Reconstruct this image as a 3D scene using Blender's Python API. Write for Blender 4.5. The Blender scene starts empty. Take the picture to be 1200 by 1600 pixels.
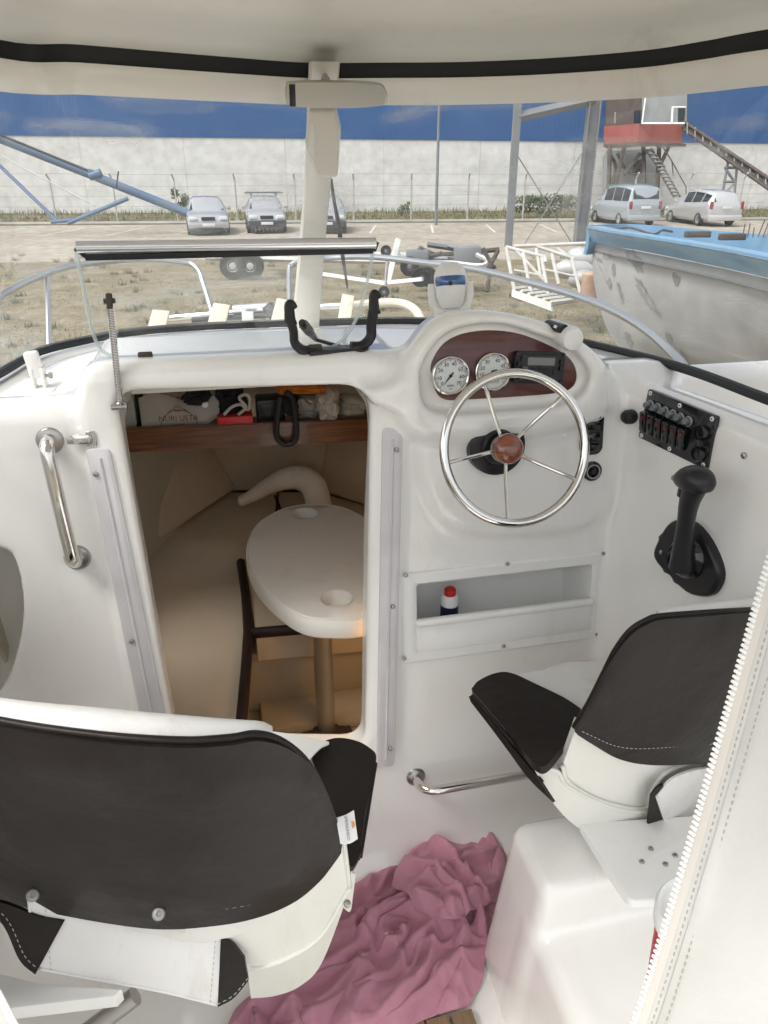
import bpy, bmesh, math, random
import numpy as np
from mathutils import Vector, Matrix
SC = bpy.context.scene
COL = SC.collection
R = math.radians
random.seed(7)
# ------------------------------------------------------------------ camera
FPX, PITCH, YAW, CAMZ = 1155.0, R(25), R(12.5), 1.8      # pixels of a 1200 px wide picture
cam = bpy.data.cameras.new('camera'); cam_o = bpy.data.objects.new('camera', cam); COL.objects.link(cam_o)
cam.sensor_fit = 'VERTICAL'; cam.sensor_height = 36.0; cam.lens = 36.0 * FPX / 1600.0
cam.clip_start = 0.02; cam.clip_end = 2000
cam_o.location = (0, 0, CAMZ); cam_o.rotation_euler = (R(90) - PITCH, 0, -YAW)
SC.camera = cam_o
# ------------------------------------------------------------------ sky, sun, exposure
world = bpy.data.worlds.new('World'); SC.world = world; world.use_nodes = True
wn = world.node_tree.nodes; wl = world.node_tree.links; wn.clear()
w_out = wn.new('ShaderNodeOutputWorld'); w_bg = wn.new('ShaderNodeBackground'); w_bg.inputs[1].default_value = 0.13
w_sky = wn.new('ShaderNodeTexSky'); w_sky.sky_type = 'NISHITA'; w_sky.sun_disc = False
w_sky.sun_elevation = R(58); w_sky.sun_rotation = R(250); w_sky.dust_density = 3.0; w_sky.air_density = 1.2
w_hs = wn.new('ShaderNodeHueSaturation'); w_hs.inputs['Saturation'].default_value = 0.22
wl.new(w_sky.outputs[0], w_hs.inputs['Color']); wl.new(w_hs.outputs[0], w_bg.inputs[0]); wl.new(w_bg.outputs[0], w_out.inputs[0])
sun = bpy.data.lights.new('sun', 'SUN'); sun.energy = 1.3; sun.angle = R(25); sun.color = (1.0, 0.96, 0.9)
sun_o = bpy.data.objects.new('sun', sun); COL.objects.link(sun_o)
sun_o.rotation_euler = (R(90 - 58), 0, R(-250 + 180))
SC.view_settings.view_transform = 'Standard'; SC.view_settings.look = 'None'
SC.view_settings.exposure = 1.17; SC.view_settings.gamma = 1.0; SC.view_settings.use_curve_mapping = False
SC.cycles.max_bounces = 10; SC.cycles.transparent_max_bounces = 16; SC.cycles.diffuse_bounces = 6
SC.cycles.caustics_reflective = False; SC.cycles.caustics_refractive = False

# ------------------------------------------------------------------ where a point of the photograph lies in the place
CP, SP, CY, SY = math.cos(PITCH), math.sin(PITCH), math.cos(YAW), math.sin(YAW)
def ray(px, py):
    u = (px - 600) / FPX; v = (800 - py) / FPX
    f = CP + v * SP; up = v * CP - SP
    return Vector((u * CY + f * SY, -u * SY + f * CY, up))
C0 = Vector((0, 0, CAMZ))
def at_z(px, py, z):
    r = ray(px, py); return C0 + r * ((z - CAMZ) / r.z)
def at_y(px, py, y):
    r = ray(px, py); return C0 + r * (y / r.y)
def at_d(px, py, d):                                  # d = depth along the view axis, metres
    return C0 + ray(px, py) * d
def on_plane(px, py, p0, n):
    r = ray(px, py); return C0 + r * ((p0 - C0).dot(n) / r.dot(n))
GZ = -0.75                                            # the yard
def G(px, py): return at_z(px, py, GZ)
class Frame:
    def __init__(s, o, u, v):
        s.o = Vector(o); s.u = Vector(u).normalized(); s.n = s.u.cross(Vector(v)).normalized(); s.v = s.n.cross(s.u).normalized()
    def p(s, a, b, c=0): return s.o + s.u * a + s.v * b + s.n * c
    def hit(s, px, py, off=0):                        # (a, b) of the photo point on the plane n = off
        q = on_plane(px, py, s.o + s.n * off, s.n) - s.o; return q.dot(s.u), q.dot(s.v)
    def pt(s, px, py, off=0): return on_plane(px, py, s.o + s.n * off, s.n)
    def mat(s, a=0, b=0, c=0):
        m = Matrix((s.u, s.v, s.n)).transposed().to_4x4(); m.translation = s.p(a, b, c); return m
BH0, BS = 1.42, math.tan(R(8))
BF = Frame((0, BH0, 0), (1, 0, 0), (0, BS, 1))        # bulkhead: u starboard, v up, n towards the camera
if BF.n.y > 0: raise SystemExit('frame')
SWA = R(9.7)
SF = Frame((0.955, 1.56, 1.0), (math.sin(SWA), -math.cos(SWA), 0), (0.06, 0, 1))   # starboard side wall: u aft, v up, n inboard

# ------------------------------------------------------------------ things and parts
def thing(name, label, cat, loc=(0, 0, 0), rz=0, group=None):
    o = bpy.data.objects.new(name, None); COL.objects.link(o); o.empty_display_size = 0.1
    o.location = loc; o.rotation_euler = (0, 0, rz); o['label'] = label; o['category'] = cat
    if group: o['group'] = group
    return o
def tag(o, label, cat, group=None):
    o['label'] = label; o['category'] = cat
    if group: o['group'] = group
    return o
def wmat(o):
    m = Matrix.Translation(o.location) @ Matrix.Rotation(o.rotation_euler.z, 4, 'Z')
    return wmat(o.parent) @ m if o.parent else m
def obj(name, bm, mat, parent=None, smooth=35, local=False, kind=None):
    if isinstance(bm, bpy.types.Mesh): me = bm
    else:
        bmesh.ops.recalc_face_normals(bm, faces=bm.faces) if getattr(bm, 'recalc', True) is True else None
        me = bpy.data.meshes.new(name); bm.to_mesh(me); bm.free()
    if parent is not None and not local: me.transform(wmat(parent).inverted())
    if mat is not None and not me.materials: me.materials.append(mat)
    if smooth is not None:
        me.shade_smooth()
        if smooth < 180: me.set_sharp_from_angle(angle=R(smooth))
    o = bpy.data.objects.new(name, me); COL.objects.link(o)
    if parent is not None: o.parent = parent
    if kind: o['kind'] = kind
    return o
def own(name, bm, mat, label, cat, group=None, smooth=35):   # a thing that is one mesh, origin at its own base
    me = bpy.data.meshes.new(name); bmesh.ops.recalc_face_normals(bm, faces=bm.faces); bm.to_mesh(me); bm.free()
    co = np.array([v.co for v in me.vertices]); c = Vector((co[:, 0].mean(), co[:, 1].mean(), co[:, 2].min()))
    me.transform(Matrix.Translation(-c)); o = obj(name, me, mat, smooth=smooth); o.location = c
    return tag(o, label, cat, group)
def copy_thing(o, parent=None):
    c = o.copy(); COL.objects.link(c)
    if parent is not None: c.parent = parent
    for ch in list(o.children): copy_thing(ch, c)
    return c
def again(src, parent, m):                            # one more piece sharing the mesh of src, moved by world matrix m
    c = src.copy(); COL.objects.link(c); c.parent = parent
    pw = wmat(parent) if parent else Matrix()
    c.matrix_local = pw.inverted() @ m @ pw @ src.matrix_local
    return c

# ------------------------------------------------------------------ mesh helpers
def new(): return bmesh.new()
def box(bm, m, sx, sy, sz, bev=0, seg=2):             # centred box in matrix m
    t = bmesh.new(); bmesh.ops.create_cube(t, size=1)
    bmesh.ops.scale(t, vec=(sx, sy, sz), verts=t.verts)
    if bev: bmesh.ops.bevel(t, geom=t.edges[:], offset=bev, segments=seg, profile=0.5, affect='EDGES')
    bmesh.ops.transform(t, matrix=m, verts=t.verts); join(bm, t); return bm
def join(bm, t):
    me = bpy.data.meshes.new('tmp'); t.to_mesh(me); t.free(); bm.from_mesh(me); bpy.data.meshes.remove(me)
def T(x, y, z): return Matrix.Translation((x, y, z))
def look(p, d, up=(0, 0, 1)):                         # matrix at p with local z along d
    z = Vector(d).normalized(); u = Vector(up)
    if abs(z.dot(u.normalized())) > 0.98: u = Vector((0, 1, 0))
    x = u.cross(z).normalized(); y = z.cross(x)
    m = Matrix((x, y, z)).transposed().to_4x4(); m.translation = p; return m
def cyl(bm, p0, p1, r0, r1=None, seg=20, caps=True):
    p0, p1 = Vector(p0), Vector(p1); r1 = r0 if r1 is None else r1
    m = look((p0 + p1) / 2, p1 - p0)
    bmesh.ops.create_cone(bm, cap_ends=caps, segments=seg, radius1=r0, radius2=r1, depth=(p1 - p0).length, matrix=m); return bm
def catmull(pts, n=8, closed=False):
    P = [Vector(p) for p in pts]; out = []; N = len(P)
    rng = range(N) if closed else range(N - 1)
    for i in rng:
        a = P[(i - 1) % N] if closed or i > 0 else P[0] * 2 - P[1]
        b, c = P[i], P[(i + 1) % N]
        d = P[(i + 2) % N] if closed or i + 2 < N else P[-1] * 2 - P[-2]
        for k in range(n):
            t = k / n
            out.append(0.5 * ((2 * b) + (c - a) * t + (2 * a - 5 * b + 4 * c - d) * t * t + (3 * b - a - 3 * c + d) * t ** 3))
    if not closed: out.append(P[-1])
    return out
def tube(bm, pts, r, seg=14, n=0, closed=False, caps=True, flat=1.0):
    if n: 
        if hasattr(r, '__len__'):
            rr = catmull([Vector((x, 0, 0)) for x in r], n, closed); r = [x.x for x in rr]
        pts = catmull(pts, n, closed)
    pts = [Vector(p) for p in pts]; N = len(pts)
    rs = r if hasattr(r, '__len__') else [r] * N
    tan = []
    for i in range(N):
        a = pts[i - 1] if i > 0 or closed else pts[i]; b = pts[(i + 1) % N] if i < N - 1 or closed else pts[i]
        tan.append((b - a).normalized())
    u = tan[0].orthogonal().normalized(); rings = []
    for i in range(N):
        u = (u - tan[i] * u.dot(tan[i])).normalized(); w = tan[i].cross(u)
        rings.append([bm.verts.new(pts[i] + (u * math.cos(2 * math.pi * k / seg) + w * math.sin(2 * math.pi * k / seg) * flat) * rs[i]) for k in range(seg)])
    for i in range(N if closed else N - 1):
        A, B = rings[i], rings[(i + 1) % N]; off = 0
        if closed and i == N - 1:
            off = min(range(seg), key=lambda s: (A[0].co - B[s].co).length)
        for k in range(seg):
            bm.faces.new((A[k], A[(k + 1) % seg], B[(k + 1 + off) % seg], B[(k + off) % seg]))
    if caps and not closed:
        bm.faces.new(rings[0]); bm.faces.new(rings[-1][::-1])
    return bm
def lathe(bm, prof, m, seg=32):                       # prof: (radius, height) along local z
    rings = []
    for r, h in prof:
        rings.append([bm.verts.new(m @ Vector((r * math.cos(2 * math.pi * k / seg), r * math.sin(2 * math.pi * k / seg), h))) for k in range(seg)] if r > 1e-6 else [bm.verts.new(m @ Vector((0, 0, h)))])
    for A, B in zip(rings, rings[1:]):
        for k in range(seg):
            k2 = (k + 1) % seg
            if len(A) == 1 and len(B) == 1: continue
            if len(A) == 1: bm.faces.new((A[0], B[k], B[k2]))
            elif len(B) == 1: bm.faces.new((A[k], A[k2], B[0]))
            else: bm.faces.new((A[k], A[k2], B[k2], B[k]))
    return bm
def plate(bm, pts2, m, z0, z1, bev=0, seg=2, holes=None):   # outline in local xy of m, from z0 to z1
    t = bmesh.new(); vs = [t.verts.new((p[0], p[1], z0)) for p in pts2]
    f = t.faces.new(vs); f.normal_update()
    ex = bmesh.ops.extrude_face_region(t, geom=[f]); tv = [e for e in ex['geom'] if isinstance(e, bmesh.types.BMVert)]
    for v in tv: v.co.z = z1
    if bev:
        es = [e for e in t.edges if abs(e.verts[0].co.z - z1) < 1e-9 and abs(e.verts[1].co.z - z1) < 1e-9]
        bmesh.ops.bevel(t, geom=es, offset=bev, segments=seg, profile=0.5, affect='EDGES', clamp_overlap=True)
    bmesh.ops.recalc_face_normals(t, faces=t.faces)
    bmesh.ops.transform(t, matrix=m, verts=t.verts); join(bm, t); return bm
def ring_plate(bm, outer, inner, m, z0, z1, bev=0.0):   # frame: outer and inner outlines with the same count
    N = len(outer); V = []
    prof = [(0, z0), (0, z1 - bev), (bev, z1), (1 - bev, z1) if False else None]
    loops = []
    def loop(t, z, inset=0):
        return [bm.verts.new(m @ Vector((outer[i][0] * (1 - t) + inner[i][0] * t, outer[i][1] * (1 - t) + inner[i][1] * t, z))) for i in range(N)]
    e = 0.12 if bev else 0
    L = [loop(0, z0), loop(0, z1 - bev)] + ([loop(e, z1), loop(1 - e, z1)] if bev else [loop(0, z1), loop(1, z1)][1:]) + [loop(1, z1 - bev), loop(1, z0)]
    for A, B in zip(L, L[1:] + L[:1]):
        for i in range(N):
            j = (i + 1) % N
            try: bm.faces.new((A[i], A[j], B[j], B[i]))
            except ValueError: pass
    bmesh.ops.remove_doubles(bm, verts=bm.verts, dist=1e-6)
    return bm
def rrect(w, h, r, n=6, cx=0, cy=0):
    out = []
    for sx, sy, a0 in ((1, 1, 0), (-1, 1, 90), (-1, -1, 180), (1, -1, 270)):
        for k in range(n + 1):
            a = R(a0 + 90 * k / n); out.append((cx + sx * (w / 2 - r) + r * math.cos(a), cy + sy * (h / 2 - r) + r * math.sin(a)))
    return out
def grid(bm, rows, closed=False):
    V = [[bm.verts.new(p) for p in r] for r in rows]
    for A, B in zip(V, V[1:]):
        n = len(A)
        for i in range(n if closed else n - 1):
            j = (i + 1) % n; bm.faces.new((A[i], A[j], B[j], B[i]))
    return V
def spline_grid(rows, nu=6, nv=6):                    # smooth surface through a coarse net of points
    rr = [catmull(r, nu) for r in rows]; cols = list(zip(*rr))
    cc = [catmull(c, nv) for c in cols]; return [list(r) for r in zip(*cc)]
def solid(bm, rows, th, n=None):                      # thick sheet: rows of points, pushed back by th along its normals
    H, W = len(rows), len(rows[0]); A = np.array([[tuple(p) for p in r] for r in rows])
    du = np.gradient(A, axis=1); dv = np.gradient(A, axis=0); nn = np.cross(du, dv); nn /= np.maximum(np.linalg.norm(nn, axis=2, keepdims=True), 1e-9)
    B = A + nn * th
    fa = grid(bm, [[Vector(p) for p in r] for r in A]); fb = grid(bm, [[Vector(p) for p in r] for r in B])
    for i in range(W - 1):
        bm.faces.new((fa[0][i], fa[0][i + 1], fb[0][i + 1], fb[0][i])); bm.faces.new((fa[-1][i], fa[-1][i + 1], fb[-1][i + 1], fb[-1][i]))
    for i in range(H - 1):
        bm.faces.new((fa[i][0], fa[i + 1][0], fb[i + 1][0], fb[i][0])); bm.faces.new((fa[i][-1], fa[i + 1][-1], fb[i + 1][-1], fb[i][-1]))
    return bm
def text_mesh(s, size, m, depth=0.0005, align='CENTER'):
    c = bpy.data.curves.new('t', 'FONT'); c.body = s; c.size = size; c.align_x = align; c.align_y = 'CENTER'; c.extrude = depth; c.resolution_u = 3
    o = bpy.data.objects.new('t', c); COL.objects.link(o); dg = bpy.context.evaluated_depsgraph_get()
    me = bpy.data.meshes.new_from_object(o.evaluated_get(dg)); bpy.data.objects.remove(o); bpy.data.curves.remove(c)
    me.transform(m); me.materials.clear(); return me
def blob(bm, pts, sub=2):                             # soft body: skin-less metaball-like hull from ellipsoids (p, rx, ry, rz)
    for p, s, m in pts:
        bmesh.ops.create_icosphere(bm, subdivisions=sub, radius=1, matrix=T(*p) @ m @ Matrix.Diagonal((s[0], s[1], s[2], 1)))
    return bm

# ------------------------------------------------------------------ materials
def mat(name, col, rough=0.5, metal=0.0, coat=0.0, bump=None, var=None, spec=0.5, sheen=0.0, trans=0.0, ior=1.45, sss=0.0):
    """bump=(scale, strength, distance); var=(scale, amount, second colour)"""
    m = bpy.data.materials.new(name); m.use_nodes = True; nt = m.node_tree; N = nt.nodes; L = nt.links
    b = N['Principled BSDF']; b.inputs['Base Color'].default_value = (*col, 1); b.inputs['Roughness'].default_value = rough
    b.inputs['Metallic'].default_value = metal; b.inputs['Coat Weight'].default_value = coat; b.inputs['Coat Roughness'].default_value = 0.08
    b.inputs['Specular IOR Level'].default_value = spec; b.inputs['IOR'].default_value = ior; b.inputs['Sheen Weight'].default_value = sheen
    b.inputs['Transmission Weight'].default_value = trans
    if sss: b.inputs['Subsurface Weight'].default_value = sss; b.inputs['Subsurface Radius'].default_value = (0.01, 0.01, 0.008)
    tc = N.new('ShaderNodeTexCoord')
    if var:
        nz = N.new('ShaderNodeTexNoise'); nz.inputs['Scale'].default_value = var[0]; nz.inputs['Detail'].default_value = 6
        L.new(tc.outputs['Object'], nz.inputs['Vector'])
        rp = N.new('ShaderNodeValToRGB'); rp.color_ramp.elements[0].position = 0.35; rp.color_ramp.elements[1].position = 0.7
        rp.color_ramp.elements[0].color = (*col, 1); c2 = var[2]; a = var[1]
        rp.color_ramp.elements[1].color = (*[col[i] * (1 - a) + c2[i] * a for i in range(3)], 1)
        L.new(nz.outputs[0], rp.inputs[0]); L.new(rp.outputs[0], b.inputs['Base Color'])
        mr = N.new('ShaderNodeMapRange'); mr.inputs[3].default_value = rough * 0.8; mr.inputs[4].default_value = min(1, rough * 1.25)
        L.new(nz.outputs[0], mr.inputs[0]); L.new(mr.outputs[0], b.inputs['Roughness'])
    if bump:
        nb = N.new('ShaderNodeTexNoise'); nb.inputs['Scale'].default_value = bump[0]; nb.inputs['Detail'].default_value = 5
        L.new(tc.outputs['Object'], nb.inputs['Vector']); bp = N.new('ShaderNodeBump')
        bp.inputs['Strength'].default_value = bump[1]; bp.inputs['Distance'].default_value = bump[2]
        L.new(nb.outputs[0], bp.inputs['Height']); L.new(bp.outputs[0], b.inputs['Normal'])
    return m
def wood(name, c1, c2, scale, axis=(1, 14, 14), rough=0.3, coat=0.5):
    m = mat(name, c1, rough, coat=coat); N = m.node_tree.nodes; L = m.node_tree.links; b = N['Principled BSDF']
    tc = N.new('ShaderNodeTexCoord'); mp = N.new('ShaderNodeMapping'); mp.inputs['Scale'].default_value = axis
    nz = N.new('ShaderNodeTexNoise'); nz.inputs['Scale'].default_value = scale; nz.inputs['Detail'].default_value = 8; nz.inputs['Distortion'].default_value = 0.6
    rp = N.new('ShaderNodeValToRGB'); rp.color_ramp.elements[0].position = 0.35; rp.color_ramp.elements[1].position = 0.65
    rp.color_ramp.elements[0].color = (*c1, 1); rp.color_ramp.elements[1].color = (*c2, 1)
    L.new(tc.outputs['Object'], mp.inputs[0]); L.new(mp.outputs[0], nz.inputs['Vector']); L.new(nz.outputs[0], rp.inputs[0]); L.new(rp.outputs[0], b.inputs['Base Color'])
    return m
def clear(name, tint=(1, 1, 1), haze=0.03, haze_col=(0.8, 0.8, 0.8), rough=0.02, ior=1.45, streaks=0.0, scale=3.0):
    """clear sheet: transparent + fresnel gloss + a milky haze, optionally streaked"""
    m = bpy.data.materials.new(name); m.use_nodes = True; nt = m.node_tree; N = nt.nodes; L = nt.links; N.clear()
    out = N.new('ShaderNodeOutputMaterial'); tr = N.new('ShaderNodeBsdfTransparent'); tr.inputs[0].default_value = (*tint, 1)
    gl = N.new('ShaderNodeBsdfGlossy'); gl.inputs['Roughness'].default_value = rough; df = N.new('ShaderNodeBsdfDiffuse'); df.inputs[0].default_value = (*haze_col, 1)
    fr = N.new('ShaderNodeFresnel'); gm = N.new('ShaderNodeNewGeometry'); mi = N.new('ShaderNodeMix'); mi.inputs[2].default_value = ior; mi.inputs[3].default_value = 1 / ior; L.new(gm.outputs['Backfacing'], mi.inputs[0]); L.new(mi.outputs[0], fr.inputs[0])
    m1 = N.new('ShaderNodeMixShader'); m2 = N.new('ShaderNodeMixShader')
    L.new(tr.outputs[0], m1.inputs[1]); L.new(df.outputs[0], m1.inputs[2]); m1.inputs[0].default_value = haze
    L.new(fr.outputs[0], m2.inputs[0]); L.new(m1.outputs[0], m2.inputs[1]); L.new(gl.outputs[0], m2.inputs[2]); L.new(m2.outputs[0], out.inputs[0])
    if streaks:
        tc0 = N.new('ShaderNodeTexCoord'); nb = N.new('ShaderNodeTexNoise'); nb.inputs['Scale'].default_value = 5; bp = N.new('ShaderNodeBump'); bp.inputs['Strength'].default_value = 0.5; bp.inputs['Distance'].default_value = 0.01
        L.new(tc0.outputs['Object'], nb.inputs['Vector']); L.new(nb.outputs[0], bp.inputs['Height']); L.new(bp.outputs[0], gl.inputs['Normal'])
        tc = N.new('ShaderNodeTexCoord'); mp = N.new('ShaderNodeMapping'); mp.inputs['Scale'].default_value = (1, 1, 5); mp.inputs['Rotation'].default_value = (0.2, 0.1, 0.3)
        nz = N.new('ShaderNodeTexNoise'); nz.inputs['Scale'].default_value = scale; nz.inputs['Detail'].default_value = 9; nz.inputs['Distortion'].default_value = 1.4
        mr = N.new('ShaderNodeMapRange'); mr.inputs[1].default_value = 0.48; mr.inputs[2].default_value = 0.74; mr.inputs[3].default_value = haze; mr.inputs[4].default_value = haze + streaks
        L.new(tc.outputs['Object'], mp.inputs[0]); L.new(mp.outputs[0], nz.inputs['Vector']); L.new(nz.outputs[0], mr.inputs[0]); L.new(mr.outputs[0], m1.inputs[0])
    return m
M = {}
M['gel'] = mat('gelcoat', (0.83, 0.82, 0.795), 0.14, coat=0.6, bump=(7, 0.10, 0.004), var=(2.2, 0.5, (0.79, 0.775, 0.74)))
M['gelw'] = mat('white_moulded_plastic', (0.80, 0.80, 0.78), 0.32, coat=0.1, bump=(60, 0.03, 0.001))
M['cream'] = mat('cream_gelcoat', (0.75, 0.73, 0.68), 0.24, coat=0.1, bump=(7, 0.10, 0.004), var=(1.6, 0.6, (0.71, 0.69, 0.64)))
M['track'] = mat('cloudy_acrylic', (0.60, 0.585, 0.60), 0.25, coat=0.3, var=(9, 0.7, (0.50, 0.48, 0.49)))
M['steel'] = mat('polished_stainless', (0.72, 0.70, 0.67), 0.09, 1.0, bump=(30, 0.02, 0.001))
M['dsteel'] = mat('dull_stainless', (0.42, 0.40, 0.38), 0.28, 1.0)
M['alu'] = mat('aluminium', (0.75, 0.76, 0.80), 0.25, 1.0)
M['rail'] = mat('brushed_rail_tube', (0.42, 0.43, 0.45), 0.32, 1.0)
M['black'] = mat('black_plastic', (0.012, 0.012, 0.014), 0.35, bump=(300, 0.1, 0.0004))
M['blackg'] = mat('gloss_black_plastic', (0.006, 0.007, 0.009), 0.12, coat=0.5)
M['rubber'] = mat('black_rubber', (0.012, 0.013, 0.016), 0.5)
M['vinyl_d'] = mat('dark_brown_vinyl', (0.012, 0.009, 0.008), 0.38, spec=0.28, bump=(13, 0.45, 0.010), var=(5, 0.8, (0.018, 0.013, 0.011)))
M['vinyl_w'] = mat('white_vinyl', (0.74, 0.735, 0.72), 0.45, bump=(420, 0.2, 0.0006), var=(7, 0.6, (0.66, 0.65, 0.63)))
M['shell'] = mat('white_seat_plastic', (0.76, 0.76, 0.71), 0.3, coat=0.15, bump=(40, 0.04, 0.001), var=(4, 0.5, (0.70, 0.70, 0.64)))
M['beige'] = mat('beige_cushion_fabric', (0.58, 0.50, 0.39), 0.85, bump=(17, 0.6, 0.010), var=(3, 0.5, (0.50, 0.43, 0.34)), sheen=0.2)
M['piping'] = mat('dark_brown_piping', (0.02, 0.010, 0.009), 0.6)
M['liner'] = mat('cabin_gelcoat', (0.55, 0.50, 0.40), 0.35, coat=0.2, var=(3, 0.5, (0.48, 0.43, 0.34)))
M['table'] = mat('moulded_table_plastic', (0.78, 0.76, 0.72), 0.4, bump=(150, 0.08, 0.001))
M['shelf'] = wood('varnished_shelf_wood', (0.075, 0.026, 0.011), (0.17, 0.062, 0.024), 7, (1, 16, 16), 0.35, 0.3)
M['mahog'] = wood('mahogany_panel', (0.066, 0.018, 0.013), (0.125, 0.034, 0.024), 5, (1, 10, 10), 0.3, 0.4)
M['burl'] = wood('burl_wood', (0.13, 0.030, 0.012), (0.24, 0.065, 0.024), 28, (1, 2, 3), 0.15, 1.0)
M['teak'] = wood('teak', (0.20, 0.13, 0.075), (0.28, 0.19, 0.11), 9, (14, 1, 14), 0.6, 0.0)
M['white'] = mat('white_print', (0.75, 0.75, 0.75), 0.5)
M['red'] = mat('red_plastic', (0.50, 0.02, 0.02), 0.35)
M['grey'] = mat('grey_plastic', (0.30, 0.30, 0.30), 0.4)
M['gauge'] = mat('gauge_face', (0.72, 0.74, 0.74), 0.4, coat=0.6)

# wear on the gelcoat: faint scuffs and water marks
def wear(m, s1, amt, dark):
    N = m.node_tree.nodes; L = m.node_tree.links; b = N['Principled BSDF']; bl = b.inputs['Base Color'].links; src = bl[0].from_socket if bl else None; base = tuple(b.inputs['Base Color'].default_value)
    tc = N.new('ShaderNodeTexCoord'); mp = N.new('ShaderNodeMapping'); mp.inputs['Scale'].default_value = (1, 1, .45); nz = N.new('ShaderNodeTexNoise'); nz.inputs['Scale'].default_value = s1; nz.inputs['Detail'].default_value = 12; nz.inputs['Roughness'].default_value = .72; nz.inputs['Distortion'].default_value = .5
    mr = N.new('ShaderNodeMapRange'); mr.inputs[1].default_value = .53; mr.inputs[2].default_value = .72; mr.inputs[4].default_value = amt
    mx = N.new('ShaderNodeMix'); mx.data_type = 'RGBA'; mx.inputs[7].default_value = (*dark, 1)
    L.new(tc.outputs['Object'], mp.inputs[0]); L.new(mp.outputs[0], nz.inputs['Vector']); L.new(nz.outputs[0], mr.inputs[0]); L.new(mr.outputs[0], mx.inputs[0]); mx.inputs[6].default_value = base
    if src: L.new(src, mx.inputs[6])
    L.new(mx.outputs[2], b.inputs['Base Color'])
wear(M['gel'], 6, .35, (.62, .58, .50)); wear(M['cream'], 4, .35, (.45, .41, .34)); wear(M['shell'], 9, .4, (.55, .53, .45)); wear(M['vinyl_w'], 11, .5, (.50, .47, .42)); wear(M['vinyl_d'], 8, .6, (.035, .029, .025)); wear(M['gelw'], 12, .3, (.6, .58, .52)); wear(M['table'], 8, .35, (.5, .46, .38))
# ================================================================== the boat: moulding, deck, roof, windscreen
def poly_sdf(x, y, P):                                 # signed distance to a closed polygon, vectorised
    d = np.full(x.shape, 1e9, np.float32); s = np.ones(x.shape, np.float32); n = len(P)
    for i in range(n):
        ax, ay = P[i]; bx, by = P[i - 1]; ex, ey = bx - ax, by - ay; wx, wy = x - ax, y - ay
        t = np.clip((wx * ex + wy * ey) / max(ex * ex + ey * ey, 1e-12), 0, 1)
        d = np.minimum(d, (wx - ex * t) ** 2 + (wy - ey * t) ** 2)
        c1 = y >= ay; c2 = y < by; c3 = (ex * wy) > (ey * wx)
        s = np.where((c1 & c2 & c3) | (~c1 & ~c2 & ~c3), -s, s)
    return s * np.sqrt(d)
def smin(a, b, k):
    h = np.maximum(k - np.abs(a - b), 0) / k; return np.minimum(a, b) - h * h * k * 0.25
def smax(a, b, k): return -smin(-a, -b, k)
def sbox(x, y, z, c, h, r):
    qx, qy, qz = np.abs(x - c[0]) - h[0] + r, np.abs(y - c[1]) - h[1] + r, np.abs(z - c[2]) - h[2] + r
    return np.sqrt(np.maximum(qx, 0) ** 2 + np.maximum(qy, 0) ** 2 + np.maximum(qz, 0) ** 2) + np.minimum(np.maximum(qx, np.maximum(qy, qz)), 0) - r
def sdf_mesh(name, f, lo, hi, h, band=8, newton=2):
    import openvdb as vdb
    n = [int(math.ceil((hi[i] - lo[i]) / h / band)) for i in range(3)]
    ax = [np.float32(lo[i]) + np.arange(n[i] * band + 1, dtype=np.float32) * h for i in range(3)]
    cx, cy, cz = [a[band // 2::band][:n[i]] for i, a in enumerate(ax)]
    X, Y, Z = np.meshgrid(cx, cy, cz, indexing='ij'); D = f(X.ravel(), Y.ravel(), Z.ravel()).reshape(X.shape)
    full = np.repeat(np.repeat(np.repeat(D, band, 0), band, 1), band, 2).astype(np.float32)
    full = np.where(full > 0, 3 * h, -3 * h).astype(np.float32)
    idx = np.argwhere(np.abs(D) < band * h * 1.25); o = np.arange(band)
    I, J, K = np.meshgrid(o, o, o, indexing='ij'); I, J, K = I.ravel(), J.ravel(), K.ravel()
    for s in range(0, len(idx), 1500):
        b = idx[s:s + 1500] * band
        i = (b[:, :1] + I).ravel(); j = (b[:, 1:2] + J).ravel(); k = (b[:, 2:] + K).ravel()
        full[i, j, k] = np.clip(f(ax[0][i], ax[1][j], ax[2][k]), -3 * h, 3 * h)
    g = vdb.FloatGrid(3 * h); g.copyFromArray(full)
    pts, quads = g.convertToQuads(isovalue=0.0)
    p = (pts.astype(np.float32) * h + np.array(lo, np.float32)); e = np.float32(h * 0.2)
    for _ in range(newton):
        x, y, z = p.T; d = f(x, y, z)
        gr = np.stack([f(x + e, y, z) - d, f(x, y + e, z) - d, f(x, y, z + e) - d], 1) / e
        nn = np.maximum((gr ** 2).sum(1, keepdims=True), 0.3); p = p - np.clip(d, -h, h)[:, None] * gr / nn * 0.8
    me = bpy.data.meshes.new(name); me.from_pydata(p.tolist(), [], quads[:, ::-1].tolist()); me.update()
    x, y, z = p.T; e = np.float32(0.0015)
    me.shade_smooth()
    return me
def b2(px, py, off=0): return BF.hit(px, py, off)
def cm2(pts, n=4): return [(v.x, v.y) for v in catmull([Vector((p[0], p[1], 0)) for p in pts], n, True)]
def roundpoly(P, r, n=5):                             # outline with rounded corners; r per corner
    out = []; N = len(P)
    for i in range(N):
        a, b, c = Vector(P[i - 1]), Vector(P[i]), Vector(P[(i + 1) % N]); rr = r[i] if hasattr(r, '__len__') else r
        d1 = (a - b).normalized(); d2 = (c - b).normalized(); ang = d1.angle(d2); t = rr / math.tan(ang / 2)
        p1, p2 = b + d1 * t, b + d2 * t
        for k in range(n + 1):
            s = k / n; out.append(tuple((p1 * (1 - s) ** 2 + b * 2 * s * (1 - s) + p2 * s * s)))
    return out
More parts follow.
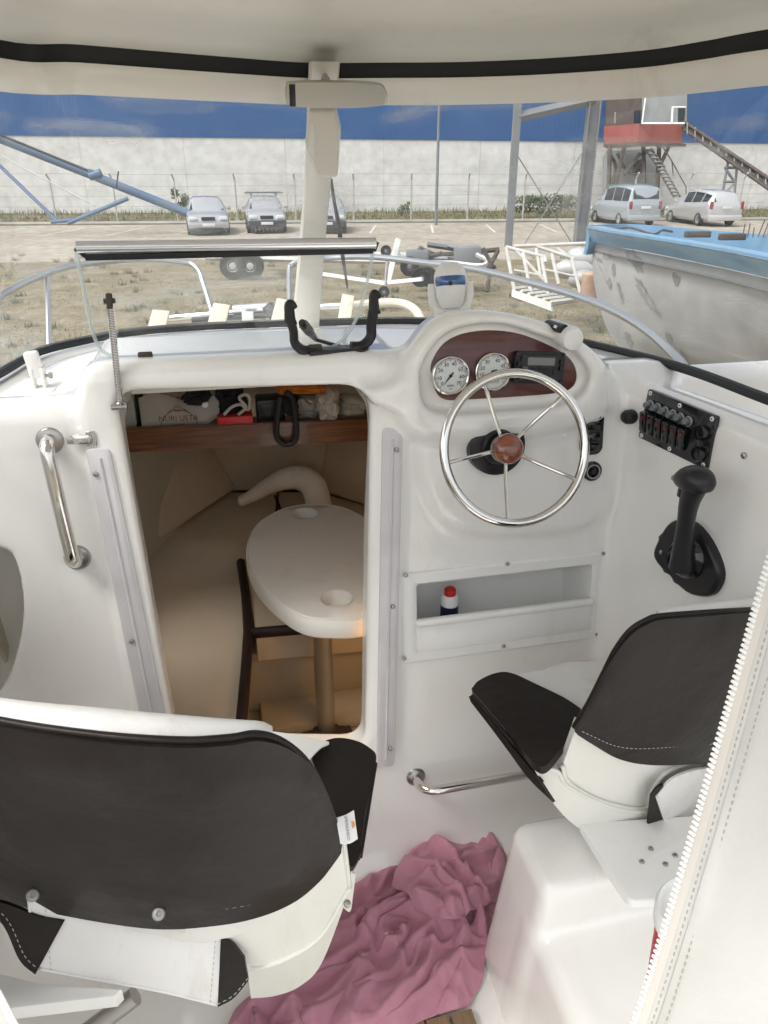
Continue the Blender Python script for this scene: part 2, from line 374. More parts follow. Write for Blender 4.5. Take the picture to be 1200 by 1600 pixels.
# door opening, instrument hood, instrument recess, helm pad and cubby on the bulkhead
DOOR = roundpoly([b2(181, 609), b2(578, 598), b2(570, 1166), b2(277, 1163)], [0.045, 0.075, 0.05, 0.06])
HOOD_PX = [(612, 640), (618, 590), (640, 545), (668, 505), (705, 487), (760, 484), (820, 494), (870, 512), (915, 543), (938, 575), (940, 615), (930, 650), (800, 680), (660, 680)]
HOOD = cm2([b2(*p, 0.03) for p in HOOD_PX])
REC_PX = [(652, 590), (664, 555), (690, 524), (730, 508), (780, 506), (830, 520), (880, 540), (908, 566), (914, 592), (898, 618), (860, 632), (780, 640), (700, 644), (662, 632)]
REC = cm2([b2(*p, 0.03) for p in REC_PX])
PAD = cm2([b2(*p, 0.02) for p in [(645, 560), (650, 680), (668, 770), (705, 822), (770, 838), (860, 834), (925, 818), (950, 770), (958, 690), (960, 600), (930, 560), (780, 520)]])
BOXO = [b2(628, 897), b2(948, 860), b2(935, 995), b2(628, 1035)]
bu0, bu1 = (BOXO[0][0] + BOXO[3][0]) / 2, (BOXO[1][0] + BOXO[2][0]) / 2
bv0, bv1 = (BOXO[2][1] + BOXO[3][1]) / 2, (BOXO[0][1] + BOXO[1][1]) / 2
OVAL = cm2([b2(*p) for p in [(12, 862), (28, 890), (36, 945), (28, 1010), (0, 1080), (-60, 1110), (-110, 1000), (-90, 880), (-30, 855)]])
# windscreen foot and head lines (plan curves) read off the photograph
FOOT = [Vector((-0.66, 0.9, 1.35)), Vector((-0.60, 1.45, 1.35))] + [at_z(*p, 1.35) for p in [(0, 590), (60, 556), (130, 538), (200, 525), (300, 516), (420, 511), (530, 508), (640, 506), (770, 514), (905, 540), (1060, 580), (1200, 632)]] + [Vector((1.14, 0.9, 1.35))]
FOOTC = catmull(FOOT, 8)
fx = np.array([p.x for p in FOOTC]); fy = np.array([p.y for p in FOOTC])
DEC = [(p.x, p.y) for p in FOOTC] + [(1.3, 0.6), (-0.9, 0.6)]
n_b = BF.n; SC8, SS8 = math.cos(R(8)), math.sin(R(8))
def moulding(x, y, z):
    v = (y - BH0) * SS8 + z * SC8                      # up the bulkhead
    c = -(y - BH0) * SC8 + z * SS8                     # towards the camera
    # bulkhead slab
    bul = smax(np.abs(c + 0.03) - 0.03, z - 1.347, 0.035)
    door = poly_sdf(x, v, DOOR)
    # raised rim round the door, its top standing above the deck
    rim = smax(smax(door - 0.078, np.abs(c + 0.02) - 0.036, 0.02), z - 1.425, 0.03)
    rim = smax(rim, 0.2 - z, 0.02)
    head = sbox(x, y, z, (0.06, 1.775, 1.36), (0.345, 0.170, 0.062), 0.03)
    # deck
    deck = np.maximum(np.abs(z - 1.318) - 0.026, poly_sdf(x, y, DEC) - 0.02)
    deck = np.maximum(deck, BH0 + z * BS - y + 0.035)
    crown = smax(np.sqrt(((x - 0.2) / 0.62) ** 2 + ((y - 1.9) / 0.36) ** 2) * 0.3 - 0.3, np.abs(z - 1.34) - 0.02, 0.02)
    d = smin(bul, deck, 0.05)
    d = smin(d, crown, 0.03)
    # helm pad
    pad = smax(poly_sdf(x, v, PAD), np.abs(c) - 0.022, 0.03)
    d = smin(d, pad, 0.03)
    # instrument hood, sinking towards the windscreen
    fwd = np.maximum(-c - 0.02, 0)
    hood = smax(poly_sdf(x, v, HOOD) + fwd * 0.30 + np.maximum(fwd - 0.25, 0) * 1.2, c - 0.055, 0.035)
    hood = np.maximum(hood, -c - 0.55); d = smin(d, hood, 0.05)
    # starboard side wall with its cap
    wn = (x - SF.o.x) * SF.n.x + (y - SF.o.y) * SF.n.y + (z - SF.o.z) * SF.n.z
    wall = smax(np.maximum(wn, -wn - 0.115), z - 1.325, 0.05)
    wall = np.maximum(wall, y - 1.9)
    d = smin(d, wall, 0.075)
    # port side wall
    pw = np.abs(x + 0.72 + (y - 1.5) * 0.1) - 0.05
    pw = np.maximum(np.maximum(pw, z - 1.33), y - 1.9); d = smin(d, pw, 0.06)
    d = smin(d, rim, 0.03); d = smin(d, head, 0.04)
    # floor and its cove
    fl = np.abs(z + 0.03) - 0.03
    fl = np.maximum(fl, y - 1.5); d = smin(d, fl, 0.16)
    # cut the openings
    d = smax(d, -smax(door, c - 0.3, 0.01), 0.016)
    und = np.maximum(np.maximum(np.abs(x - 0.055) - 0.27, z - np.minimum(1.372, 1.376 - 0.283 * (y - 1.60))), np.abs(y - 1.95) - 0.33)
    d = smax(d, -und, 0.008)
    d = smax(d, -smax(poly_sdf(x, v, REC), 0.027 - c, 0.016), 0.018)
    tray = sbox(x, v, c, ((bu0 + bu1) / 2, (bv0 + bv1) / 2, 0), ((bu1 - bu0) / 2 - 0.03, (bv1 - bv0) / 2 - 0.025, 0.2), 0.01)
    d = smax(d, -tray, 0.01)
    d = smax(d, -np.maximum(poly_sdf(x, v, OVAL), c - 0.3), 0.008)
    return d.astype(np.float32)
boat = thing('motorboat', 'white motorboat whose cockpit, bulkhead, console and hardtop surround the view', 'boat')
me = sdf_mesh('cockpit_moulding', moulding, (-0.80, 0.30, -0.07), (1.45, 2.80, 1.58), 0.0085)
obj('cockpit_moulding', me, M['gel'], boat, smooth=180)
# cockpit sole further aft
bm = new(); box(bm, T(0.2, -0.8, -0.03), 2.0, 2.25, 0.056); obj('cockpit_floor', bm, M['gel'], boat)
# hull outside and foredeck
bm = new()
plan = [(-0.86, -1.6), (-0.86, 0.6), (-0.82, 1.5), (-0.66, 2.2), (-0.38, 2.9), (-0.02, 3.5), (0.2, 3.75), (0.42, 3.5), (0.78, 2.9), (1.06, 2.2), (1.22, 1.5), (1.30, 0.6), (1.30, -1.6)]
pl = catmull([Vector((a, b, 0)) for a, b in plan], 5)
rows = []
for k, (s, z, st) in enumerate([(0.10, -0.55, -0.5), (0.55, -0.42, -0.35), (0.86, -0.2, -0.2), (0.95, 0.3, -0.1), (1.0, 0.95, 0.0), (1.0, 1.0, 0.0)]):
    rows.append([Vector((0.2 + (p.x - 0.2) * s, p.y + st * max(0, (p.y - 1.5) / 2.3), z + max(0, 0.45 - z) * max(0, (p.y - 2.0) / 1.75) ** 2 * 0.6)) for p in pl])
solid(bm, rows, 0.02); obj('hull', bm, M['gel'], boat)
bm = new()
tt = [i / 10 for i in range(11)]
rows = [[Vector((-0.80 + 2.0 * t, 1.95, 1.27)) for t in tt], [Vector((-0.70 + 1.8 * t, 2.2, 1.24)) for t in tt], [Vector((-0.6 + 1.6 * t, 2.45, 1.12)) for t in tt], [Vector((-0.55 + 1.5 * t, 2.62, 0.93)) for t in tt]]
rows += [[Vector((p.x + (0.4 - 2 * p.x) * t, p.y, 0.86)) for t in tt] for p in pl if p.x <= 0.2 and p.y > 2.7]
solid(bm, rows, 0.02); obj('foredeck', bm, M['gel'], boat)
# side decks outside the windscreen
bm = new(); box(bm, T(-0.8, 1.2, 0.72), 0.16, 1.9, 0.5, 0.03); obj('side_deck', bm, M['gel'], boat)
bm = new(); box(bm, T(1.235, 1.2, 0.72), 0.12, 1.9, 0.5, 0.03); obj('side_deck', bm, M['gel'], boat)
# lower gasket
bm = new(); tube(bm, [p + Vector((0, 0, 0.010)) for p in FOOTC], 0.012, 8); obj('windscreen_gasket', bm, M['rubber'], boat)
# hardtop: head line of the windscreen, frame band, black strip, roof lining
HEAD = [Vector((-0.62, 0.55, 2.0)), Vector((-0.52, 1.2, 2.0))] + [at_z(px, py, 2.0) for px, py in [(0, 79), (120, 86), (250, 96), (370, 105), (480, 112), (600, 112), (720, 111), (850, 106), (1000, 95), (1100, 81), (1200, 64)]] + [Vector((1.12, 0.9, 2.0)), Vector((1.16, 0.55, 2.0))]
HEADC = catmull(HEAD, 6)
def inward(c, k):                                      # outline c pushed out (k>0) from the middle of the boat
    out = []
    for i, p in enumerate(c):
        t = (c[min(i + 1, len(c) - 1)] - c[max(i - 1, 0)]).normalized(); nrm = Vector((-t.y, t.x, 0)); out.append(p + nrm * k)
    return out
n_out = inward(HEADC, 1.0)[len(HEADC) // 2] - HEADC[len(HEADC) // 2]; sg = 1 if n_out.y > 0 else -1
def outl(c, k, z): return [Vector((p.x, p.y, z)) for p in inward(c, k * sg)]
# strip: from the lining edge (top) to the band (bottom)
bm = new(); grid(bm, [outl(HEADC, 0.004, 2.024), outl(HEADC, 0.006, 1.982)]); obj('top_gasket', bm, M['rubber'], boat)
bm = new(); grid(bm, [outl(HEADC, -0.004, 1.987), outl(HEADC, -0.004, 1.978), outl(HEADC, 0.012, 1.950), outl(HEADC, 0.03, 1.934), outl(HEADC, 0.05, 1.94), outl(HEADC, 0.06, 1.98)]); obj('windscreen_frame', bm, M['cream'], boat)
bm = new()
cx_ = 0.32
rows = []
for t, z in [(1.0, 2.018), (0.985, 2.030), (0.95, 2.045), (0.88, 2.055), (0.75, 2.075), (0.5, 2.10), (0.25, 2.12), (0.0, 2.125)]:
    rows.append([Vector((cx_ + (p.x - cx_) * t, 0.5 + (p.y - 0.5) * t, z)) for p in HEADC])
grid(bm, rows)
rows2 = [[Vector((cx_ + (p.x - cx_) * t, 0.5 + (p.y - 0.5) * t, z)) for p in HEADC] for t, z in [(1.06, 2.0), (1.08, 2.03), (1.0, 2.12), (0.6, 2.18), (0, 2.2)]]
grid(bm, rows2); obj('hardtop', bm, M['cream'], boat, smooth=50)
# windscreen sheet
bm = new(); hp = catmull(HEAD, 40); fp = catmull(FOOT, 40)
def resamp(c, n):
    L = [0]
    for a, b in zip(c, c[1:]): L.append(L[-1] + (b - a).length)
    out = []; j = 0
    for i in range(n):
        s = L[-1] * i / (n - 1)
        while j < len(L) - 2 and L[j + 1] < s: j += 1
        t = (s - L[j]) / max(L[j + 1] - L[j], 1e-9); out.append(c[j].lerp(c[j + 1], min(max(t, 0), 1)))
    return out
A = resamp(fp, 70); B = [Vector((p.x, p.y, 1.95)) for p in inward(resamp(hp, 70), 0.03 * sg)]
rows = [[a.lerp(b, t) + Vector((0, 0.03 * math.sin(math.pi * t), 0)) for a, b in zip(A, B)] for t in [i / 6 for i in range(7)]]
grid(bm, rows)
M['screen'] = clear('windscreen_sheet', (0.86, 0.87, 0.87), 0.07, (0.75, 0.77, 0.78), 0.04, 1.45, 0.36, 2.6)  # streaks: milky scratches plus reflections painted into the sheet as pale haze
WS = obj('windscreen', bm, M['screen'], boat, smooth=180)
# pillar between the two panes
def pil(px, py, d): return at_d(px, py, d)
bm = new()
rows = []
pa = [(507, 98, 1.66), (503, 160, 1.72), (500, 220, 1.80), (495, 300, 1.94), (486, 400, 2.10), (477, 515, 2.27)]
wv = Vector((math.cos(R(4)), -math.sin(R(4)), 0)); wd = Vector((0.05, 1, 0)).normalized()
for (px, py, d), w in zip(pa, [0.034, 0.033, 0.033, 0.034, 0.036, 0.041]):
    c = pil(px, py, d)
    rows.append([c + wv * (w * a) + wd * (0.02 * b) for a, b in [(-1, -.5), (-.85, -1), (.85, -1), (1, -.5), (1, 1), (-1, 1)]])
cols = list(zip(*rows)); rows = [list(r) for r in zip(*[catmull(c, 6) for c in cols])]
grid(bm, rows, True); obj('centre_pillar', bm, M['cream'], boat, smooth=60)
def screw(p, n, r=0.006, parent=None, m='dsteel'):
    b = new(); lathe(b, [(0, r * .25), (r * .35, r * .25), (r * .4, r * .5), (r * .8, r * .35), (r, 0), (r, -r * .3)], look(p, n), 14)
    return obj('screw', b, M[m], parent)
sp = SF.pt(1162, 712, 0.002); screw(sp, SF.n, 0.007, boat)
sp = BF.pt(779, 1318, 0.01); screw(sp, BF.n, 0.006, boat)
screw(at_z(1004, 96, 2.005) + Vector((0, -0.003, 0)), (-0.4, -0.9, -0.1), 0.005, boat)
# bow rail
bm = new()
RZ = 1.36
rail = [at_d(-60, 500, 2.6), at_d(0, 462, 2.75), at_d(60, 432, 2.95), at_d(120, 414, 3.15), at_d(220, 405, 3.5), at_d(285, 409, 3.6)]
tube(bm, rail + [at_d(308, 420, 3.6), at_d(318, 445, 3.58), at_d(335, 500, 3.5)], 0.014, 10, n=5); obj('bow_rail', bm, M['rail'], boat)
bm = new(); tube(bm, [at_d(74, 430, 3.0), at_d(77, 560, 2.85)], 0.011, 10); obj('rail_stanchion', bm, M['rail'], boat)
bm = new(); tube(bm, [at_d(455, 560, 3.3), at_d(452, 430, 3.6), at_d(458, 413, 3.62), at_d(475, 407, 3.62), at_d(530, 402, 3.62), at_d(590, 402, 3.5), at_d(660, 410, 3.35), at_d(740, 420, 3.15), at_d(830, 442, 2.9), at_d(900, 462, 2.7), at_d(960, 486, 2.52), at_d(1010, 516, 2.37), at_d(1050, 552, 2.25), at_d(1075, 585, 2.15), at_d(1085, 640, 2.1)], 0.014, 10, n=5); obj('bow_rail', bm, M['rail'], boat)
# ---- inside of the cabin
def V3(x, y, z): return Vector((x, y, z))
bm = new()
for sx in (-1, 1):
    pts = [(1.66, 0.86), (2.3, 0.78), (2.5, 0.7), (2.9, 0.5), (3.3, 0.27), (3.5, 0.02)]
    rows = [[Vector((0.2 + sx * w * k, y, min(z, 1.15 if y < 2.4 else 0.85))) for y, w in pts] for z, k in [(1.2, 1.0), (1.0, 0.98), (0.5, 0.86), (0.05, 0.6)]]
    solid(bm, rows, 0.01)
obj('cabin_liner', bm, M['liner'], boat)
bm = new(); box(bm, T(0.2, 2.5, 0.06), 1.7, 2.0, 0.06); obj('cabin_floor', bm, M['liner'], boat)

# pocket behind the oval opening
ox = [p[0] for p in OVAL]; oy = [p[1] for p in OVAL]
bm = new(); rows = [[BF.p(sum(ox) / len(ox) + (p[0] - sum(ox) / len(ox)) * k, sum(oy) / len(oy) + (p[1] - sum(oy) / len(oy)) * k, c) for p in OVAL] for k, c in ((1.06, -.058), (1.0, -.12), (.75, -.17), (.3, -.19), (.0, -.19))]
grid(bm, rows, True); obj('pocket_liner', bm, M['cream'], boat, smooth=180)
# unseen canvas top, added aft and cut to length to shade the cockpit
M['ctop'] = mat('cream_shading_canvas', (0.60, 0.58, 0.53), 0.8, bump=(5, .3, .01))
bm = new(); solid(bm, [[V3(.3 + .92 * s, y, 2.125 - .10 * s * s - .05 * (0.5 - y)) for s in [i / 6 - 1 for i in range(13)]] for y in (.56, .4, .25, .12)], .004); obj('shading_canvas_top', bm, M['ctop'], boat)
# ================================================================== the yard outside
FW = Vector((math.sin(YAW), math.cos(YAW), 0)); RT = Vector((math.cos(YAW), -math.sin(YAW), 0))
def Y(r, f, z=0): return RT * r + FW * f + Vector((0, 0, GZ + z))       # r right, f forward of the camera, z above the yard
def rf(p): return p.dot(RT), p.dot(FW)
def struct(o, kind='structure'): o['kind'] = kind; return o
def ground_mat(name, cols, s1, s2, rough=0.95, bump=0.02):
    m = bpy.data.materials.new(name); m.use_nodes = True; N = m.node_tree.nodes; L = m.node_tree.links; b = N['Principled BSDF']
    b.inputs['Roughness'].default_value = rough; b.inputs['Specular IOR Level'].default_value = 0.2
    tc = N.new('ShaderNodeTexCoord'); n1 = N.new('ShaderNodeTexNoise'); n1.inputs['Scale'].default_value = s1; n1.inputs['Detail'].default_value = 10; n1.inputs['Roughness'].default_value = 0.65
    n2 = N.new('ShaderNodeTexNoise'); n2.inputs['Scale'].default_value = s2; n2.inputs['Detail'].default_value = 8
    L.new(tc.outputs['Object'], n1.inputs['Vector']); L.new(tc.outputs['Object'], n2.inputs['Vector'])
    r1 = N.new('ShaderNodeValToRGB'); e = r1.color_ramp.elements; e[0].position = 0.3; e[1].position = 0.7; e[0].color = (*cols[0], 1); e[1].color = (*cols[2], 1)
    x = e.new(0.5); x.color = (*cols[1], 1)
    mx = N.new('ShaderNodeMix'); mx.data_type = 'RGBA'; mx.blend_type = 'OVERLAY'; mx.inputs[0].default_value = 0.6
    L.new(n1.outputs[0], r1.inputs[0]); L.new(r1.outputs[0], mx.inputs[6]); L.new(n2.outputs[0], mx.inputs[7]); L.new(mx.outputs[2], b.inputs['Base Color'])
    bp = N.new('ShaderNodeBump'); bp.inputs['Distance'].default_value = bump; L.new(n2.outputs[0], bp.inputs['Height']); L.new(bp.outputs[0], b.inputs['Normal'])
    return m
M['dirt'] = ground_mat('dry_grass_and_earth', [(0.115, 0.11, 0.058), (0.205, 0.172, 0.112), (0.30, 0.255, 0.18)], 1.3, 11)
M['lot'] = ground_mat('worn_concrete', [(0.28, 0.25, 0.20), (0.34, 0.305, 0.25), (0.39, 0.355, 0.295)], 0.30, 3, 0.9, 0.01)
M['verge'] = ground_mat('verge_grass', [(0.11, 0.13, 0.05), (0.20, 0.17, 0.09), (0.28, 0.22, 0.13)], 0.5, 6)
bm = new(); S = 600
v = [bm.verts.new((x, y, GZ)) for x, y in ((-S, -S), (S, -S), (S, S), (-S, S))]; bm.faces.new(v)
struct(obj('ground', bm, M['dirt'], smooth=None))
def strip(name, near, far, z, m, seed, amp):
    random.seed(seed); bm = new(); a = []; b = []; n = 160
    for i in range(n + 1):
        r = -90 + 190 * i / n
        a.append(bm.verts.new(Y(r, near(r) + random.uniform(-1, 1) * amp, z))); b.append(bm.verts.new(Y(r, far(r) + random.uniform(-.5, .5) * amp, z)))
    for i in range(n): bm.faces.new((a[i], a[i + 1], b[i + 1], b[i]))
    return struct(obj(name, bm, m, smooth=None))
WF = lambda r: 50.5 + 0.10 * r                         # the warehouse wall's distance
strip('parking_lot', lambda r: rf(G(300, 407))[1] + 0.02 * r + 0.4 * math.sin(r * 0.7), lambda r: WF(r) - 10.5, 0.004, M['lot'], 3, 0.35)
strip('grass_verge', lambda r: WF(r) - 10.6, lambda r: WF(r) + 0.3, 0.010, M['verge'], 4, 0.12)
bm = new()                                             # painted bay lines
for k in range(-14, 16):
    r = k * 2.7 - 0.6; f0 = WF(r) - 17.0
    for dr in (0,):
        q = [Y(r - .05, f0, .009), Y(r + .05, f0, .009), Y(r + .05 + 0.2, f0 + 4.8, .009), Y(r - .05 + 0.2, f0 + 4.8, .009)]
        bm.faces.new([bm.verts.new(p) for p in q])
struct(obj('parking_bay_lines', bm, mat('faded_line_paint', (.56, .54, .49), .8), smooth=None))
# warehouse: white concrete panels below, blue ribbed sheets above
M['concw'] = ground_mat('stained_whitewash', [(0.66, 0.66, 0.65), (0.71, 0.71, 0.70), (0.73, 0.73, 0.73)], 0.25, 2.0, 0.9, 0.004)
M['blue'] = mat('blue_cladding', (0.016, 0.088, 0.27), 0.5, bump=(2, 0.2, 0.02), var=(0.35, 0.7, (0.032, 0.115, 0.30)))
M['concrete'] = mat('old_concrete', (0.33, 0.32, 0.30), 0.9, bump=(6, 0.4, 0.03), var=(1.2, 0.8, (0.22, 0.21, 0.19)))
wh = thing('warehouse', 'long warehouse with whitewashed concrete wall and deep blue ribbed cladding above', 'warehouse', Y(0, 52))
for k in range(-8, 10):
    r0, r1 = k * 6.0, k * 6.0 + 5.985
    p0, p1 = Y(r0, WF(r0)), Y(r1, WF(r1)); z0 = 4.28 - 0.0066 * (r0 + 25) ; z1 = 4.28 - 0.0066 * (r1 + 25)
    back = FW * 0.3; bm = new()
    cs = [p0, p1]; lo = [bm.verts.new(p) for p in (p0, p1, p1 + back, p0 + back)]; hi = [bm.verts.new(p) for p in (p0 + V3(0, 0, z0), p1 + V3(0, 0, z1), p1 + back + V3(0, 0, z1), p0 + back + V3(0, 0, z0))]
    bm.faces.new(lo); bm.faces.new(hi)
    for i in range(4): bm.faces.new((lo[i], lo[(i + 1) % 4], hi[(i + 1) % 4], hi[i]))
    obj('wall_panel', bm, M['concw'], wh, smooth=None)
    bm = new(); n = 24; a = []; b = []
    for i in range(n * 2 + 1):
        t = i / (n * 2); r = r0 + 6.0 * t; o = 0.005 if i % 2 else 0.0
        p = Y(r, WF(r) - 0.05 + o); zz = 4.28 - 0.0066 * (r + 25)
        a.append(bm.verts.new(p + V3(0, 0, zz - 0.03))); b.append(bm.verts.new(p + V3(0, 0, 12)))
    for i in range(n * 2): bm.faces.new((a[i], a[i + 1], b[i + 1], b[i]))
    obj('cladding_sheet', bm, M['blue'], wh, smooth=None)
bm = new()
p = [Y(-48, WF(-48) + 0.3, 12), Y(60, WF(60) + 0.3, 12), Y(60, WF(60) + 25, 15), Y(-48, WF(-48) + 25, 15)]
bm.faces.new([bm.verts.new(q) for q in p]); obj('roof', bm, M['concrete'], wh, smooth=None)
# fence along the verge
M['postc'] = mat('pale_concrete_post', (0.50, 0.49, 0.46), 0.85, bump=(20, .3, .01))
M['wire'] = mat('galvanised_wire', (0.30, 0.31, 0.32), 0.5, 0.6)
fe = thing('fence', 'thin wire fence with pale posts bent at the top in front of the warehouse wall', 'fence', Y(0, 41))
FF = lambda r: WF(r) - 9.4
first = None
rs = [-34 + 2.95 * k for k in range(26)]
bm = new(); tube(bm, [Y(rs[0], FF(rs[0]), -0.1), Y(rs[0], FF(rs[0]), 2.0), Y(rs[0] + .0, FF(rs[0]) - 0.35, 2.3)], 0.045, 6)
first = obj('fence_post', bm, M['postc'], fe)
for r in rs[1:]: again(first, fe, T(*(Y(r, FF(r)) - Y(rs[0], FF(rs[0])))))
for z in (0.35, 0.8, 1.25, 1.7, 2.25):
    bm = new(); tube(bm, [Y(r, FF(r) - (0.3 if z > 2 else 0.05), z + random.uniform(-.03, .03)) for r in rs], 0.009, 4); obj('fence_wire', bm, M['wire'], fe)
own('kerb', (lambda b: (tube(b, [Y(r, WF(r) - 10.3, 0.02) for r in range(-60, 62, 3)], 0.14, 6), b)[1])(new()), M['concrete'], 'low concrete kerb edging the grass verge behind the parked cars', 'kerb')
# ---- weeds and grass
M['leaf'] = mat('weed_leaves', (0.055, 0.085, 0.028), 0.7, var=(3, 1, (0.10, 0.12, 0.05)))
M['straw'] = mat('dry_grass_blades', (0.16, 0.14, 0.07), 0.9, var=(1.5, 1, (0.09, 0.11, 0.04)))
def leafcloud(bm, c, s, n, size, rnd):
    for _ in range(n):
        while True:
            q = Vector((rnd.uniform(-1, 1), rnd.uniform(-1, 1), rnd.uniform(-1, 1)))
            if q.length < 1: break
        q = Vector((q.x * s[0], q.y * s[1], q.z * s[2])) + c
        a = Vector((rnd.gauss(0, 1), rnd.gauss(0, 1), rnd.gauss(0, 1))).normalized() * size; b = a.orthogonal().normalized() * size * 0.5
        bm.faces.new([bm.verts.new(q + a), bm.verts.new(q + b), bm.verts.new(q - a), bm.verts.new(q - b)])
def shrub(name, px, py, w, h, n, label, cat, dz=0):
    rnd = random.Random(px); base = G(px, py); t = thing(name, label, cat, base)
    bm = new()
    for k in range(9): leafcloud(bm, base + RT * rnd.uniform(-w, w) * .5 + FW * rnd.uniform(-.3, .3) + V3(0, 0, h * rnd.uniform(.25, .95)), (w * .22, .3, h * .22), n // 9, 0.10, rnd)
    obj('foliage', bm, M['leaf'], t, smooth=None)
    bm = new()
    for k in range(6): tube(bm, [base, base + RT * rnd.uniform(-.3, .3) * w + V3(0, 0, h * .5), base + RT * rnd.uniform(-.5, .5) * w + V3(0, 0, h * .9)], 0.015, 5)
    obj('stem', bm, M['shelf'], t)
shrub('shrub', 286, 338, 1.2, 1.35, 420, 'small leafy shrub by the fence just left of the silver sedan', 'shrub')
shrub('shrub', 850, 340, 3.6, 1.1, 1300, 'wide low green bramble clump between the two tall steel posts', 'shrub')
shrub('shrub', 634, 338, 0.7, 0.7, 150, 'little green weed at the wall foot left of the thin lamp pole', 'shrub')
rnd = random.Random(5); bm = new()
def blade(p, h, w):
    a = rnd.uniform(0, 6.28); d = V3(math.cos(a), math.sin(a), 0) * w; l = V3(rnd.gauss(0, .35), rnd.gauss(0, .35), 1) * h
    bm.faces.new([bm.verts.new(p - d), bm.verts.new(p + d), bm.verts.new(p + l)])
for _ in range(26000):
    f = 4.5 + 15 * rnd.random() ** 1.3; r = rnd.uniform(-.62, .62) * f * 1.0
    p = Y(r, f)
    if (math.sin(p.x * 1.3 + 2 * math.sin(p.y * .9)) + math.sin(p.y * 1.7 + p.x * .6)) < rnd.uniform(-1.3, 1.2): continue
    blade(p, rnd.uniform(.02, .07), 0.006)
for _ in range(16000):
    r = rnd.uniform(-34, 38); f = WF(r) - rnd.uniform(0.2, 10.2); blade(Y(r, f), rnd.uniform(.06, .3) * (1.6 if f > WF(r) - 2.5 else 1), 0.02)
o = obj('grass', bm, M['straw'], None, smooth=None); o['kind'] = 'stuff'
bm = new()
for _ in range(500):
    f = 4.5 + 22 * rnd.random(); p = Y(rnd.uniform(-.6, .6) * f, f); s_ = rnd.uniform(.012, .05) * (2.2 if rnd.random() < .06 else 1)
    bmesh.ops.create_icosphere(bm, subdivisions=1, radius=s_, matrix=T(*p) @ Matrix.Diagonal((1, rnd.uniform(.6, 1.2), .5, 1)))
o = obj('stones', bm, M['concrete'], None, smooth=None); o['kind'] = 'stuff'
bm = new(); rnd2 = random.Random(8)
for _ in range(240):
    f = 5 + 20 * rnd2.random(); c = Y(rnd2.uniform(-.6, .6) * f, f)
    for k in range(26): blade(c + V3(rnd2.gauss(0, .06), rnd2.gauss(0, .06), 0), rnd2.uniform(.06, .17), 0.007)
o = obj('weed_tufts', bm, M['leaf'], None, smooth=None); o['kind'] = 'stuff'
